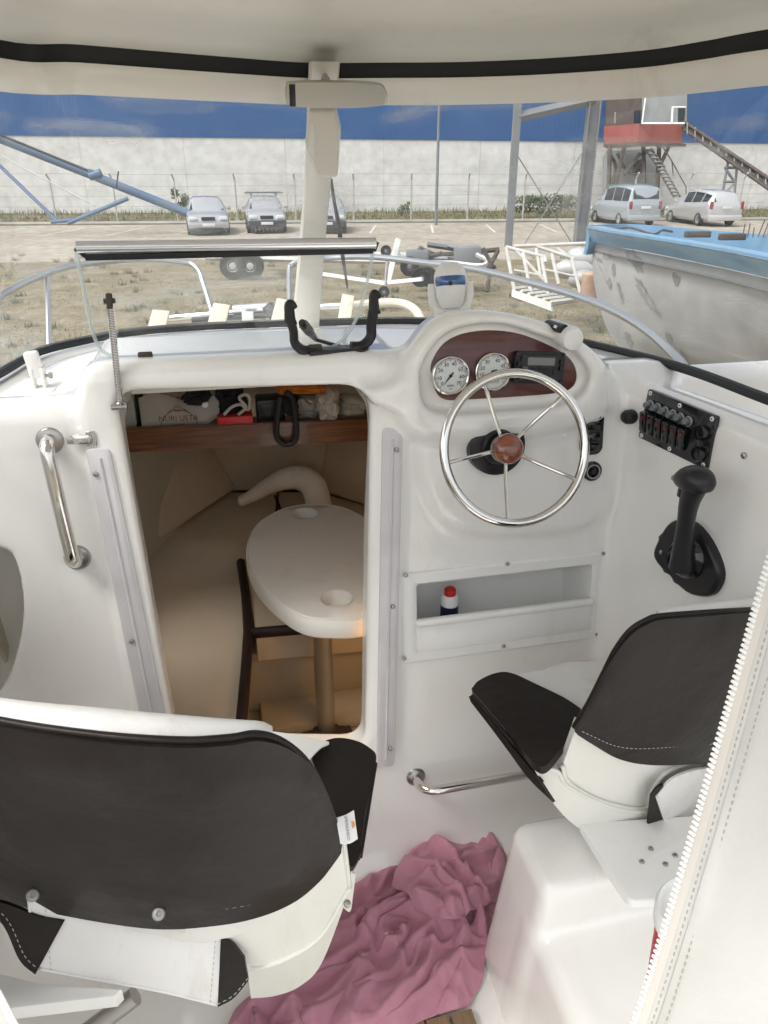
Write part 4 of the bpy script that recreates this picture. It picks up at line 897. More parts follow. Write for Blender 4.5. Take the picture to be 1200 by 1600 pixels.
for pts in ([(978, 392), (992, 393), (1006, 410), (1004, 428), (992, 420), (980, 404)], [(992, 432), (1000, 436), (1012, 455), (1033, 490), (1030, 497), (1010, 475), (996, 450)], [(942, 395), (955, 398), (952, 406), (944, 404)], [(964, 440), (970, 448), (977, 475), (972, 474)], [(1052, 426), (1062, 430), (1061, 446), (1054, 444)], [(1064, 550), (1072, 556), (1088, 580), (1078, 580)], [(957, 412), (962, 415), (962, 432), (957, 428)], [(1040, 520), (1050, 524), (1056, 545), (1046, 540)], [(1130, 575), (1142, 578), (1142, 598), (1132, 592)], [(930, 400), (940, 404), (956, 440), (950, 446), (938, 420)], [(976, 520), (984, 522), (990, 540), (982, 538)]):
    vs = [hullpt(*p) for p in pts]; bm = new(); c = sum(vs, Vector()) / len(vs)
    sm = catmull(vs, 5, True); sm = [p + (p - c) * rnd.uniform(-.28, .16) for p in sm]; cv_ = bm.verts.new(c); rv = [bm.verts.new(p) for p in sm]
    for i in range(len(rv)): bm.faces.new((cv_, rv[i], rv[(i + 1) % len(rv)]))
    obj('bare_patch', bm, M['patch'], nb, smooth=180)
for p in (gun[2], gun[4], gun[6]):
    bm = new(); box(bm, T(p.x, p.y, (GZ - .4) / 2) @ T(*(-side_n * .8)), .3, .3, .4 - GZ * .5 + .2); obj('cradle_block', bm, M['concrete'], nb)
# ---- boarding ladder lying across the foredeck
ld = thing('boarding_ladder', 'boarding ladder with cream ribbed treads lying across the bow', 'ladder', at_d(400, 500, 3.3))
for (x0, y0), (x1, y1), w in (((252, 487), (234, 530), 27), ((347, 477), (326, 524), 27), ((445, 470), (426, 518), 26), ((544, 463), (534, 508), 20)):
    d = 3.2; a, c = at_d(x0, y0, d + .1), at_d(x1 - 4, y1 + 40, d - .15); u = (c - a).normalized(); s = Vector((1, 0.1, 0)); s = (s - u * s.dot(u)).normalized()
    m = Matrix((s, u, s.cross(u))).transposed().to_4x4(); m.translation = (a + c) / 2
    bm = new(); box(bm, m, w / FPX * d, (a - c).length, .02, .004)
    L_ = (a - c).length
    to = obj('tread', bm, mat('cream_tread_plastic', (0.62, 0.58, 0.47), .6) if 'tread' not in M else M['tread'], ld); M['tread'] = to.data.materials[0]
    b = new()
    for k in range(14):
        box(b, m @ T(0, -L_ / 2 + (k + .5) * L_ / 14, .012), w / FPX * d * .8, L_ / 30, .006)
    obj('tread_ribs', b, M['tread'], to)
bm = new(); tube(bm, [at_d(545, 478, 3.35), at_d(590, 474, 3.35), at_d(625, 474, 3.33), at_d(648, 484, 3.28), at_d(660, 505, 3.2)], .020, 10, n=5); obj('end_hoop', bm, M['tread'], ld)
bm = new(); tube(bm, [at_d(236, 500, 3.42), at_d(350, 490, 3.42), at_d(480, 481, 3.42), at_d(560, 477, 3.40)], .015, 10, n=5); obj('side_tube', bm, M['alu'], ld)
bm = new(); cyl(bm, at_d(365, 484, 3.3), at_d(425, 480, 3.3), .022, seg=14); obj('sleeve', bm, M['alu'], ld)
bm = new(); tube(bm, [at_d(300, 500, 3.3), at_d(460, 490, 3.3)], .012, 8); cyl(bm, at_d(418, 478, 3.28), at_d(434, 500, 3.28), .028, seg=12); obj('hinge_clamp', bm, M['dplastic'], ld)
bm = new(); box(bm, look(at_d(388, 505, 3.25), -FW), .05, .10, .015, .003); obj('label_plate', bm, M['white'], ld)
# ================================================================== things on the bulkhead and deck
def fpoly(F, pts, off): return [F.hit(px, py, off) for px, py in pts]
def fscrew(F, px, py, off, r, par, m='dsteel'): return screw(F.pt(px, py, off), F.n, r, par, m)
# door tracks
def track(pts, screws, label):
    P = fpoly(BF, pts, .018); c = BF.p(P[2][0], P[2][1], .018)
    t = thing('door_track', label, 'door track', c, 0, 'cloudy acrylic door tracks beside the companionway')
    o = roundpoly(P, .014, 4); bm = new(); plate(bm, o, BF.mat(), .016, .024, .003); obj('strip', bm, M['track'], t)
    a = (Vector(P[0]) + Vector(P[1])) / 2; b = (Vector(P[2]) + Vector(P[3])) / 2; bm = new()
    a = a.lerp(b, .03); b = b.lerp(a, .03); tube(bm, [BF.p(a.x, a.y, .024), BF.p(b.x, b.y, .023)], .004, 8); obj('centre_rib', bm, M['track'], t)
    for s in screws: fscrew(BF, *s, .026, .006, t)
track([(134, 700), (172, 700), (262, 1135), (222, 1135)], [(149, 741), (206, 1003)], 'long cloudy acrylic track with screws left of the companionway opening')
track([(597, 668), (629, 668), (616, 1196), (588, 1196)], [(620, 703), (614, 948), (610, 1170)], 'long cloudy acrylic track with screws right of the companionway opening')
# grab handle on the port side
gh = thing('grab_handle', 'polished curved steel grab handle left of the companionway', 'handle', BF.pt(120, 874, 0))
a, b = BF.pt(78, 688, .0), BF.pt(121, 871, .0); bm = new(); n = BF.n
tube(bm, [a, a + n * .022, a + n * .038 + (b - a) * .03, a + n * .046 + (b - a) * .12, (a + b) / 2 + n * .048, b + n * .046 - (b - a) * .12, b + n * .038 - (b - a) * .03, b + n * .022, b], .0150, 16, n=6); obj('bar', bm, M['steel'], gh)
for p in (a, b):
    bm = new(); lathe(bm, [(0, .008), (.018, .008), (.025, .006), (.029, 0), (.029, -.003)], look(p, n), 24); obj('flange', bm, M['dsteel'], gh)
# latch
lt = thing('toggle_latch', 'small steel toggle latch screwed beside the top of the left door track', 'latch', BF.pt(126, 690, .01))
u = (BF.pt(150, 684, 0) - BF.pt(105, 686, 0)).normalized(); m = Matrix((u, BF.n.cross(u), BF.n)).transposed().to_4x4()
def lm(px, py, c): q = m.copy(); q.translation = BF.pt(px, py, c); return q
bm = new(); box(bm, lm(113, 688, .014), .022, .016, .006, .002); obj('base', bm, M['dsteel'], lt)
bm = new(); box(bm, lm(127, 686, .018), .034, .022, .010, .003); obj('lever', bm, M['steel'], lt)
bm = new(); tube(bm, [BF.pt(134, 676, .02), BF.pt(147, 675, .02), BF.pt(149, 684, .02), BF.pt(150, 696, .02), BF.pt(136, 697, .02)], .0022, 8); obj('bail', bm, M['steel'], lt)
bm = new(); box(bm, lm(140, 686, .016), .012, .018, .012, .002); obj('hook', bm, M['dsteel'], lt)
# acrylic hatch, hinged open over the companionway
hz0 = 1.43
HL, HR = at_z(228, 563, 1.425), at_z(490, 549, 1.425)
Ht = [at_y(121, 391, 1.60 + .02), at_y(588, 380, 1.60)]
up = (Ht[0] + Ht[1]) / 2 - (HL + HR) / 2
M['acrylic'] = clear('clear_acrylic', (0.985, 0.99, 0.985), 0.006, (0.85, 0.87, 0.88), 0.01, 1.3, 0.05, 6)
hy = ht_n = ((Ht[1] - Ht[0]).cross(up)).normalized()
HF = Frame((HL + HR) / 2, Ht[1] - Ht[0], up)
ha = thing('companionway_hatch', 'clear acrylic hatch panel hinged open above the companionway', 'hatch', (HL + HR) / 2)
hp_ = [HF.hit(*p) for p in [(118, 388), (590, 380), (583, 392), (574, 440), (556, 500), (530, 535), (495, 549), (420, 556), (300, 562), (205, 560), (165, 552), (148, 528), (136, 480), (124, 420)]]
top2 = [hp_[0], hp_[1]]; rest = [(v.x, v.y) for v in catmull([Vector((*p, 0)) for p in hp_[2:]], 4)]
bm = new(); plate(bm, top2 + rest, HF.mat(), -.003, .003); obj('pane', bm, M['acrylic'], ha)
ed = [HF.p(*p) for p in rest]; bm = new(); tube(bm, [HF.p(*hp_[1])] + ed + [HF.p(*hp_[0])], .0038, 6); obj('polished_edge', bm, clear('acrylic_edge', (0.9, 0.95, 0.95), 0.35, (.8, .85, .86)), ha)
a, b = HF.pt(120, 386), HF.pt(587, 380); bm = new(); tube(bm, [a, b], .012, 16); obj('edge_tube', bm, M['alu'], ha)
bm = new(); a, b = HF.pt(133, 402, .0), HF.pt(583, 391, .0); box(bm, look((a + b) / 2, b - a, HF.v), .011, .012, (b - a).length, .002)
tube(bm, [HF.pt(117, 388), HF.pt(136, 402)], .005, 6); tube(bm, [HF.pt(589, 378), HF.pt(584, 392)], .005, 6); obj('rubber_seal', bm, M['rubber'], ha)
for q in (HL, HR - V3(.0, .03, -.004)):
    bm = new(); box(bm, T(*q), .030, .012, .036, .003); cyl(bm, q + V3(-.017, -.008, -.004), q + V3(.014, -.008, -.004), .005); obj('hinge', bm, M['rust'], ha)
# spring prop of the hatch
gs = thing('spring_prop', 'coiled steel spring prop leaning at the left edge of the hatch', 'prop', BF.pt(189, 636, .03))
a, b = BF.pt(188, 636, .03), HF.pt(171, 470, .03); bm = new(); cyl(bm, a, b, .0045, seg=10); obj('rod', bm, M['dsteel'], gs)
pts = []; ax = (b - a); uu = ax.orthogonal().normalized(); vv = ax.cross(uu).normalized(); NN = 62
for k in range(NN * 8): t = k / (NN * 8 - 1) * .93 + .03; an = 2 * math.pi * k / 8; pts.append(a + ax * t + (uu * math.cos(an) + vv * math.sin(an)) * .0062)
bm = new(); tube(bm, pts, .0016, 4); obj('coil_spring', bm, M['steel'], gs)
bm = new(); box(bm, look(b, ax), .012, .016, .03, .003); cyl(bm, b + V3(-.011, 0, 0), b + V3(.011, 0, 0), .005); obj('upper_fork', bm, M['rust'], gs)
bm = new(); cyl(bm, a + V3(-.018, 0, 0), a + V3(.012, 0, .0), .006); cyl(bm, a + V3(.01, 0, 0), a + V3(.014, 0, .0), .010); obj('lower_pin', bm, M['dsteel'], gs)
# white bracket on the port deck
bk = thing('antenna_bracket', 'white plastic folding bracket with a small screw on the port deck', 'bracket', at_z(64, 612, 1.345))
q = at_z(64, 608, 1.35); bm = new(); plate(bm, rrect(.068, .05, .012), T(q.x, q.y, 1.343), 0, .012, .003); obj('base', bm, M['gelw'], bk)
for s in (-1, 1):
    bm = new(); box(bm, T(q.x + s * .011, q.y, 1.375), .008, .028, .05, .003); obj('ear', bm, M['gelw'], bk)
bm = new(); box(bm, T(q.x - .004, q.y, 1.405) @ Matrix.Rotation(R(-6), 4, 'Y'), .030, .022, .06, .005); obj('clip', bm, M['gelw'], bk)
bm = new(); cyl(bm, q + V3(-.02, 0, .03), q + V3(.026, 0, .03), .0035); cyl(bm, q + V3(.022, 0, .03), q + V3(.030, 0, .03), .007, seg=6); obj('thumb_screw', bm, M['dsteel'], bk)
# black bracket with hooked arms, cable plug, small pad
bb = thing('plotter_bracket', 'black U shaped bracket with two hooked arms behind the hatch pane', 'bracket', at_z(515, 545, 1.36))
pa, pb = at_z(463, 549, 1.435), at_z(578, 539, 1.435)
ta, tb = at_z(451, 478, 1.37), None
def up_of(base, px, py):
    r = ray(px, py); k = Vector((base.x, base.y)).length / Vector((r.x, r.y)).length; return Vector((r.x * k, r.y * k, CAMZ + r.z * k))
ta, tb = up_of(pa, 452, 480), up_of(pb, 584, 464)
for p, t_, s in ((pa, ta, -1), (pb, tb, 1)):
    q = pa.lerp(pb, .5); inn = (q - p).normalized()
    bm = new(); tube(bm, [p + inn * .045, p + inn * .018, p - inn * .002 + V3(0, 0, .018), p - inn * .004 + V3(0, 0, .045), t_ - V3(0, 0, .025)], .0125, 10, n=5, flat=.75)
    obj('arm', bm, M['black'], bb)
    bm = new(); tube(bm, [t_ - V3(0, 0, .03), t_ - V3(0, 0, .01), t_ + V3(0, 0, .006), t_ + V3(.007, 0, .006), t_ + V3(.014, 0, -.002)], [.0125, .0115, .010, .008, .005], 10, n=4); tube(bm, [t_ + V3(.004, 0, -.034), t_ + V3(.014, 0, -.031)], .0055, 8); obj('hook', bm, M['black'], bb)
bm = new(); d_ = pb - pa; box(bm, look((pa + pb) / 2 + V3(0, 0, -.004), d_, (0, 0, 1)), .040, .010, d_.length - .05, .003); obj('base_bar', bm, M['black'], bb)
cbl = thing('cable_plug', 'thick black cable with a ribbed plug lying against the bracket', 'cable', at_z(505, 540, 1.36))
p0 = up_of(at_z(500, 542, 1.44), 472, 504); p1 = at_z(494, 531, 1.435)
bm = new(); tube(bm, [p0, p0.lerp(p1, .2), p0.lerp(p1, .65), p1], [.008, .010, .009, .005], 12, n=4)
for k in range(4): c = p0.lerp(p1, .12 + .12 * k); lathe(bm, [(.009, -.002), (.0115, 0), (.009, .002)], look(c, p1 - p0), 12)
obj('plug', bm, M['black'], cbl)
bm = new(); tube(bm, [p1, at_z(505, 534, 1.435), at_z(530, 541, 1.432), at_z(552, 547, 1.430), at_z(575, 547, 1.425), at_z(600, 543, 1.38)], .0045, 8, n=6); obj('cable', bm, M['black'], cbl)
pd = at_z(588, 548, 1.352); bm = new(); plate(bm, rrect(.052, .030, .008), T(pd.x, pd.y, 1.35), 0, .008, .003); plate(bm, rrect(.024, .016, .005), T(pd.x, pd.y, 1.358), 0, .008, .002)
own('deck_pad', bm, M['black'], 'small flat black fitting on the deck right of the black bracket', 'fitting')
# rear view mirror
mi = thing('rear_view_mirror', 'wide rear view mirror on a ball stem at the top of the pillar', 'mirror', at_d(525, 150, 1.55))
MF = Frame(at_d(525, 148, 1.56), (1, -.10, -.012), (0, -.25, 1))
if MF.n.y > 0: MF.n = -MF.n; MF.u = -MF.u
mo = fpoly(MF, [(447, 134), (455, 129), (520, 128), (590, 131), (604, 143), (605, 155), (598, 165), (540, 169), (480, 168), (452, 166), (446, 152)], 0)
mo = [(v.x, v.y) for v in catmull([Vector((*p, 0)) for p in mo], 4, True)]
bm = new(); plate(bm, mo, MF.mat(), -.022, 0, .003); obj('housing', bm, M['dsteel'], mi)
bm = new(); ms = [Vector((*p, 0)) for p in mo]; c = sum(ms, Vector()) / len(ms); plate(bm, [tuple((c + (p - c) * .965).xy) for p in ms], MF.mat(), .0003, .0018); obj('mirror_glass', bm, mat('mirror_silver', (.42, .42, .41), .2, 1.0), mi)
bm = new(); box(bm, MF.mat(*MF.hit(457, 149), .002), .013, .042, .005, .002); obj('end_clip', bm, M['black'], mi)
bm = new(); cyl(bm, MF.pt(510, 135, -.01), at_d(508, 120, 1.66), .007); bmesh.ops.create_uvsphere(bm, u_segments=16, v_segments=10, radius=.011, matrix=T(*at_d(509, 127, 1.63))); obj('ball_stem', bm, M['dsteel'], mi)
# wiper motor cover and wiper
wp = thing('windscreen_wiper', 'cream wiper motor cover on the pillar with a black wiper outside', 'wiper', at_d(503, 270, 1.78))
WFm = Frame(at_d(504, 220, 1.72), (1, -.22, 0), (0, -.25, 1))
wo_ = fpoly(WFm, [(482, 172), (523, 172), (531, 205), (527, 278), (494, 277), (476, 225)], 0)
wo_ = roundpoly(wo_, .009, 3)
bm = new(); plate(bm, wo_, WFm.mat(), -.06, 0, .014, 4); obj('motor_cover', bm, M['cream'], wp, smooth=60)
bm = new(); plate(bm, roundpoly(fpoly(WFm, [(484, 190), (492, 195), (492, 250), (482, 232)], 0), .003, 2), WFm.mat(), 0, .003, .001); obj('cover_lug', bm, M['gelw'], wp)
bm = new(); cyl(bm, at_d(517, 280, 2.1), at_d(528, 350, 2.2), .005, seg=8); obj('wiper_arm', bm, M['black'], wp)
bm = new(); tube(bm, [at_d(520, 303, 2.12), at_d(529, 350, 2.19), at_d(536, 405, 2.26), at_d(543, 450, 2.32)], [.004, .007, .006, .003], 6); obj('wiper_blade', bm, M['black'], wp)
# compass with forked base, on the crest of the instrument hood
cp = thing('compass', 'white ball compass with a blue window in a forked base on the hood', 'compass', at_d(704, 488, 1.72))
cd_ = 1.72; cc_ = at_d(704, 450, cd_); sc = .92 * cd_ / FPX
vz = V3(0, .25, 1).normalized(); cxm = look(cc_, vz, (0, 1, 0))
def cq(px, py, d=0): return at_d(px, py, cd_ + d)
bm = new(); lathe(bm, [(0, -34 * sc), (14 * sc, -34 * sc), (20 * sc, -28 * sc), (25 * sc, -12 * sc), (27.5 * sc, 4 * sc), (27.5 * sc, 12 * sc)], cxm, 28); obj('bowl', bm, M['gelw'], cp)
bm = new(); lathe(bm, [(27.8 * sc, 12 * sc), (27.5 * sc, 22 * sc), (23 * sc, 33 * sc), (15 * sc, 40 * sc), (0, 43 * sc)], cxm, 28); obj('hood_cap', bm, M['gelw'], cp)
bm = new()
pr = [(27.0 * sc, 2 * sc), (28.6 * sc, 6 * sc), (28.6 * sc, 14 * sc), (26 * sc, 22 * sc)]; rows = []
fw_ang = None
for r_, h_ in pr:
    row = []
    for k in range(15):
        a = R(-62 + 124 * k / 14) ; loc = Vector((0, 0, h_)); dirx = (cxm.to_3x3() @ V3(1, 0, 0)); 
        toc = (C0 - cc_); toc -= vz * toc.dot(vz); toc.normalize(); sd = vz.cross(toc)
        row.append(cc_ + vz * h_ + (toc * math.cos(a) + sd * math.sin(a)) * r_)
    rows.append(row)
grid(bm, spline_grid(rows, 2, 4)); obj('blue_window', bm, mat('blue_compass_glass', (.01, .08, .28), .05, coat=1, spec=.8), cp, smooth=180)
bm = new(); box(bm, look(cc_ + toc * 29.2 * sc + vz * 5 * sc, toc, vz), .008, .010, .003, .001); obj('sight_mark', bm, M['black'], cp)
sd = vz.cross(toc)
bm = new(); tube(bm, [cc_ + sd * 31 * sc + vz * 8 * sc, cc_ + sd * 32 * sc - vz * 8 * sc, cc_ + sd * 28 * sc - vz * 28 * sc, cc_ + sd * 14 * sc - vz * 38 * sc, cc_ - sd * 14 * sc - vz * 38 * sc, cc_ - sd * 28 * sc - vz * 28 * sc, cc_ - sd * 32 * sc - vz * 8 * sc, cc_ - sd * 31 * sc + vz * 8 * sc], .0075, 10, n=4, flat=1.3); obj('fork', bm, M['gelw'], cp)
bm = new(); lathe(bm, [(0, .0), (22 * sc, 0), (26 * sc, -.004), (34 * sc, -.018), (38 * sc, -.06)], look(cc_ - vz * 37 * sc, vz, (0, 1, 0)), 28); obj('foot', bm, M['gelw'], cp)
bm = new(); box(bm, look(cc_ - vz * 34 * sc - toc * .012, vz, (0, 1, 0)), .03, .04, .012, .003); obj('fork_saddle', bm, M['gelw'], cp)
# tube shaped holder at the right end of the hood
hd = thing('rod_holder', 'white plastic tube holder with a black insert behind the instrument hood', 'holder', at_d(880, 530, 1.8))
a, b = at_d(864, 515, 1.74), at_d(893, 529, 1.66); bm = new(); ax = (b - a).normalized(); Lh = (b - a).length; lathe(bm, [(0, -.012), (.020, -.010), (.0255, 0), (.0255, Lh * .7), (.0275, Lh), (.024, Lh + .010), (.012, Lh + .015), (0, Lh + .016)], look(a, ax), 26); obj('tube', bm, M['gelw'], hd)
bm = new(); tube(bm, [at_d(856, 507, 1.71), at_d(882, 515, 1.655)], .0115, 12); obj('insert', bm, M['black'], hd)
bm = new(); box(bm, look(at_d(870, 511, 1.665), V3(.8, -.4, -.2)), .006, .006, .014, .001); obj('insert_clip', bm, M['gelw'], hd)
# ---- instrument panel
IP = thing('instrument_panel', 'oval mahogany instrument panel set in the hood above the wheel', 'panel', BF.pt(785, 630, .03))
mo = [(v.x, v.y) for v in catmull([Vector((*BF.hit(*p, .029), 0)) for p in [(673, 578), (680, 555), (697, 534), (725, 521), (765, 516), (810, 521), (850, 536), (882, 553), (897, 570), (901, 590), (893, 606), (870, 614), (800, 620), (730, 624), (698, 625), (681, 612)]], 4, True)]
bm = new(); plate(bm, mo, BF.mat(), .020, .0305, .002); obj('wood_panel', bm, M['mahog'], IP)
M['tick'] = M['blackg']
def gauge(px, py, label, nums, caption, needle, sub=None):
    off = .031; c = BF.hit(px, py, off + .008); r = .0445
    t = thing('gauge', label, 'gauge', BF.p(c[0], c[1], off), 0, 'round white gauges on the mahogany panel'); m = BF.mat(c[0], c[1], off)
    bm = new(); lathe(bm, [(0, 0), (r * .98, 0), (r, .004), (r, .010), (r * .97, .0135), (r * .92, .0145), (r * .86, .012), (r * .85, .007), (r * .85, .005)], m, 48); obj('bezel', bm, M['steel'], t)
    bm = new(); lathe(bm, [(0, .008), (r * .86, .008)], m, 48); face = obj('dial', bm, M['gauge'], t)
    for ang, s in nums:
        a = R(ang); q = m @ T(math.cos(a) * r * .60, math.sin(a) * r * .60, .0086); obj('numeral', text_mesh(s, .0118, q, .0001), M['tick'], face, smooth=None)
    bm = new()
    for k in range(57):
        a = R(225 - 270 * k / 56); L_ = .10 if k % 4 == 0 else .05; a0, a1 = r * (.83 - L_), r * .82
        d = Vector((math.cos(a), math.sin(a), 0)); s = Vector((-d.y, d.x, 0)) * (.00035 if k % 4 else .0006)
        bm.faces.new([bm.verts.new(m @ (p + V3(0, 0, .0087))) for p in (d * a0 - s, d * a1 - s, d * a1 + s, d * a0 + s)])
    obj('scale_marks', bm, M['tick'], face, smooth=None)
    obj('caption', text_mesh(caption, .0085, m @ T(0, -r * .52, .0086), .0001), M['tick'], face, smooth=None)
    if sub: obj('caption', text_mesh(sub, .004, m @ T(0, -r * .67, .0086), .0001), M['tick'], face, smooth=None)
    a = R(needle); bm = new(); d = Vector((math.cos(a), math.sin(a), 0)); s = Vector((-d.y, d.x, 0))
    pts = [d * (-r * .22) - s * .0014, d * (-r * .22) + s * .0014, d * 0 + s * .0022, d * (r * .62), d * 0 - s * .0022]
    plate(bm, [(p.x, p.y) for p in pts], m, .0100, .0108); lathe(bm, [(0, .0120), (.0035, .0118), (.004, .0095)], m, 16); obj('needle', bm, M['tick'], t)
    bm = new(); lathe(bm, [(0, .0135), (r * .6, .0130), (r * .87, .0118)], m, 40); obj('glass', bm, M['acrylic'], t, smooth=180)
gauge(704, 587, 'round white engine speed gauge marked RPM, left of the two dials', [(222, '0'), (190, '10'), (152, '20'), (112, '30'), (72, '40'), (28, '50'), (-8, '60'), (-42, '70')], 'RPM', 230, 'X100')
gauge(770, 581, 'round white speed gauge marked KNOTS, partly behind the wheel rim', [(222, '0'), (190, '10'), (160, '20'), (120, '30'), (66, '40'), (26, '45'), (-12, '50')], 'KNOTS', 207)
# radio
rd = thing('marine_radio', 'black marine stereo with buttons and a grey display on the mahogany panel', 'radio', BF.pt(845, 610, .03))
RP = [BF.hit(*p, .055) for p in [(802, 550), (872, 547), (886, 598), (808, 603)]]
rc = BF.hit(844, 575, .055); RM = BF.mat(rc[0], rc[1], .0) @ Matrix.Rotation(R(-4), 4, 'Z')
rw, rh = .122, .072
bm = new(); plate(bm, rrect(rw, rh, .008), RM, .031, .052, .004); obj('housing', bm, M['black'], rd)
bm = new(); plate(bm, rrect(rw * .74, rh * .80, .006, cx=-.002), RM, .052, .058, .003); obj('faceplate', bm, mat('charcoal_plastic', (.022, .023, .025), .35), rd)
bm = new(); plate(bm, rrect(rw * .54, rh * .24, .002, cx=.0, cy=rh * .21), RM, .058, .0592); obj('display', bm, mat('lcd_display', (.20, .21, .20), .15, coat=.5), rd)
for x in (-.46, .46):
    for y in (-.42, .42):
        bm = new(); lathe(bm, [(0, .0545), (.004, .0545), (.005, .052)], RM @ T(x * rw, y * rh, 0), 12); obj('corner_screw', bm, M['blackg'], rd)
first = None
for x, y, w_, h_ in [(-.31, -.02, .012, .008), (-.31, -.20, .012, .010), (-.13, .0, .014, .007), (.02, .0, .014, .007), (-.13, -.14, .014, .007), (.02, -.14, .014, .007), (.16, -.05, .014, .008), (.16, -.2, .014, .008), (.29, .0, .010, .008), (.29, -.14, .010, .008), (.42, .18, .009, .010), (.42, 0, .009, .010), (-.43, .12, .008, .012), (-.05, -.29, .030, .006)]:
    bm = new(); plate(bm, rrect(w_, h_, .002), RM @ T(x * rw, y * rh, 0), .056, .0605, .001); obj('button', bm, mat('button_rubber', (.12, .125, .13), .4) if 'btn' not in M else M['btn'], rd); M['btn'] = rd.children[-1].data.materials[0]
# ---- steering wheel
t20 = R(20); WP = BF.pt(806, 701, .15); WFr = Frame(WP, (1, 0, 0), (0, math.sin(t20), math.cos(t20)))
sw = thing('steering_wheel', 'five spoke polished steel steering wheel with a burl wood hub cap', 'steering wheel', BF.pt(790, 705, 0))
RW = .1655
bm = new(); tube(bm, [WFr.p(RW * math.cos(2 * math.pi * k / 64), RW * math.sin(2 * math.pi * k / 64)) for k in range(64)], .0105, 16, closed=True); obj('rim', bm, M['steel'], sw, smooth=180)
hubp = WFr.p(-.004, 0, -.045)
for px, py in ((757, 600), (880, 618), (705, 722), (793, 812), (905, 752)):
    q = WFr.pt(px, py); 
    d = q - WP; d = d.normalized() * (RW - .004); e = WP + d; bm = new(); s0 = hubp + d.normalized() * .022
    tube(bm, [s0, s0.lerp(e, .35) - WFr.n * .004, s0.lerp(e, .75), e], .0044, 10, n=4); obj('spoke', bm, M['steel'], sw)
m = WFr.mat(-.004, 0, 0); bm = new(); lathe(bm, [(0, -.012), (.012, -.0125), (.026, -.017), (.033, -.026), (.035, -.036), (.034, -.045), (0, -.045)], m, 40); obj('hub_cap', bm, M['burl'], sw)
bm = new(); lathe(bm, [(.022, -.044), (.029, -.050), (.032, -.060), (.031, -.070), (0, -.070)], m, 40); obj('hub_plate', bm, mat('grey_hub_metal', (.36, .35, .34), .4, .6), sw)
bm = new(); hb = BF.hit(776, 697, .04); lathe(bm, [(.0, .066), (.038, .066), (.042, .060), (.044, .052), (.062, .050), (.069, .046), (.071, .015)], BF.mat(hb[0], hb[1], 0), 40); obj('steering_helm', bm, M['black'], sw)
cyl(bm := new(), hubp - WFr.n * .02, BF.p(hb[0], hb[1], .05), .022, seg=24); obj('shaft', bm, M['black'], sw)
# small fittings around the wheel
bm = new(); lathe(bm, [(0, .006), (.006, .005), (.0085, 0), (.0085, -.004)], look(BF.pt(880, 678, .024), BF.n), 20); own('blanking_button', bm, M['gelw'], 'small white round button on the console right of the wheel hub', 'button')
gp = thing('trim_switch_panel', 'narrow black four switch panel partly behind the right of the wheel rim', 'switch panel', BF.pt(922, 705, .02))
PP = [BF.hit(*p, .024) for p in [(906, 635), (938, 635), (941, 709), (908, 709)]]
c = (sum(p[0] for p in PP) / 4, sum(p[1] for p in PP) / 4); gm = BF.mat(c[0], c[1], 0)
bm = new(); plate(bm, rrect(.056, .118, .020), gm, .018, .034, .006, 3); obj('bezel', bm, M['blackg'], gp)
for k in range(4):
    bm = new(); box(bm, gm @ T(0, .040 - .027 * k, .036) @ Matrix.Rotation(R(10 if k % 2 else -8), 4, 'X'), .036, .021, .012, .005); obj('rocker', bm, M['blackg'], gp)
ig = thing('ignition_switch', 'round black ignition switch with a ribbed ring below the black switch panel', 'ignition', BF.pt(927, 737, .02))
c = BF.hit(927, 737, .03); im = BF.mat(c[0], c[1], 0)
bm = new(); lathe(bm, [(0, .026), (.012, .026), (.014, .03), (.020, .032), (.0245, .028), (.026, .018)], im, 28); obj('ring', bm, M['blackg'], ig)
bm = new(); lathe(bm, [(.0150, .0315), (.017, .0325), (.0185, .0318)], im, 28); obj('printed_ring', bm, M['grey'], ig)
bm = new(); lathe(bm, [(0, .036), (.008, .035), (.009, .026)], im, 16); obj('key_barrel', bm, M['black'], ig)
# side wall: knob, fused switch panel, throttle
bm = new(); c = SF.pt(987, 651, .012); lathe(bm, [(0, .026), (.012, .024), (.017, .016), (.018, .0), (.013, -.01), (.012, -.03)], look(c, SF.n), 24); own('rubber_knob', bm, M['rubber'], 'round black rubber knob on the side wall left of the fuse panel', 'knob')
sp_ = thing('fuse_switch_panel', 'black panel of six rocker switches and six clear fuse caps on the side wall', 'switch panel', SF.pt(1060, 720, 0))
SPp = [SF.hit(*p, .006) for p in [(1013, 607), (1120, 651), (1104, 735), (997, 683)]]
bm = new(); plate(bm, roundpoly(SPp, .006, 3), SF.mat(), -.004, .006, .0015); obj('plate', bm, M['blackg'], sp_)
def SPq(u, v):                                        # point on the panel, u to the right 0..1, v down 0..1
    a = Vector(SPp[0]).lerp(Vector(SPp[1]), u); b = Vector(SPp[3]).lerp(Vector(SPp[2]), u); return a.lerp(b, v)
wv_ = (Vector(SPp[1]) - Vector(SPp[0])); pang = math.atan2(wv_.y, wv_.x); PW, PH = wv_.length, (Vector(SPp[3]) - Vector(SPp[0])).length
M['fuse'] = mat('clear_fuse_cap', (.20, .22, .25), .08, coat=1, trans=.5)
M['redlamp'] = mat('dark_red_lens', (.16, .012, .015), .3)
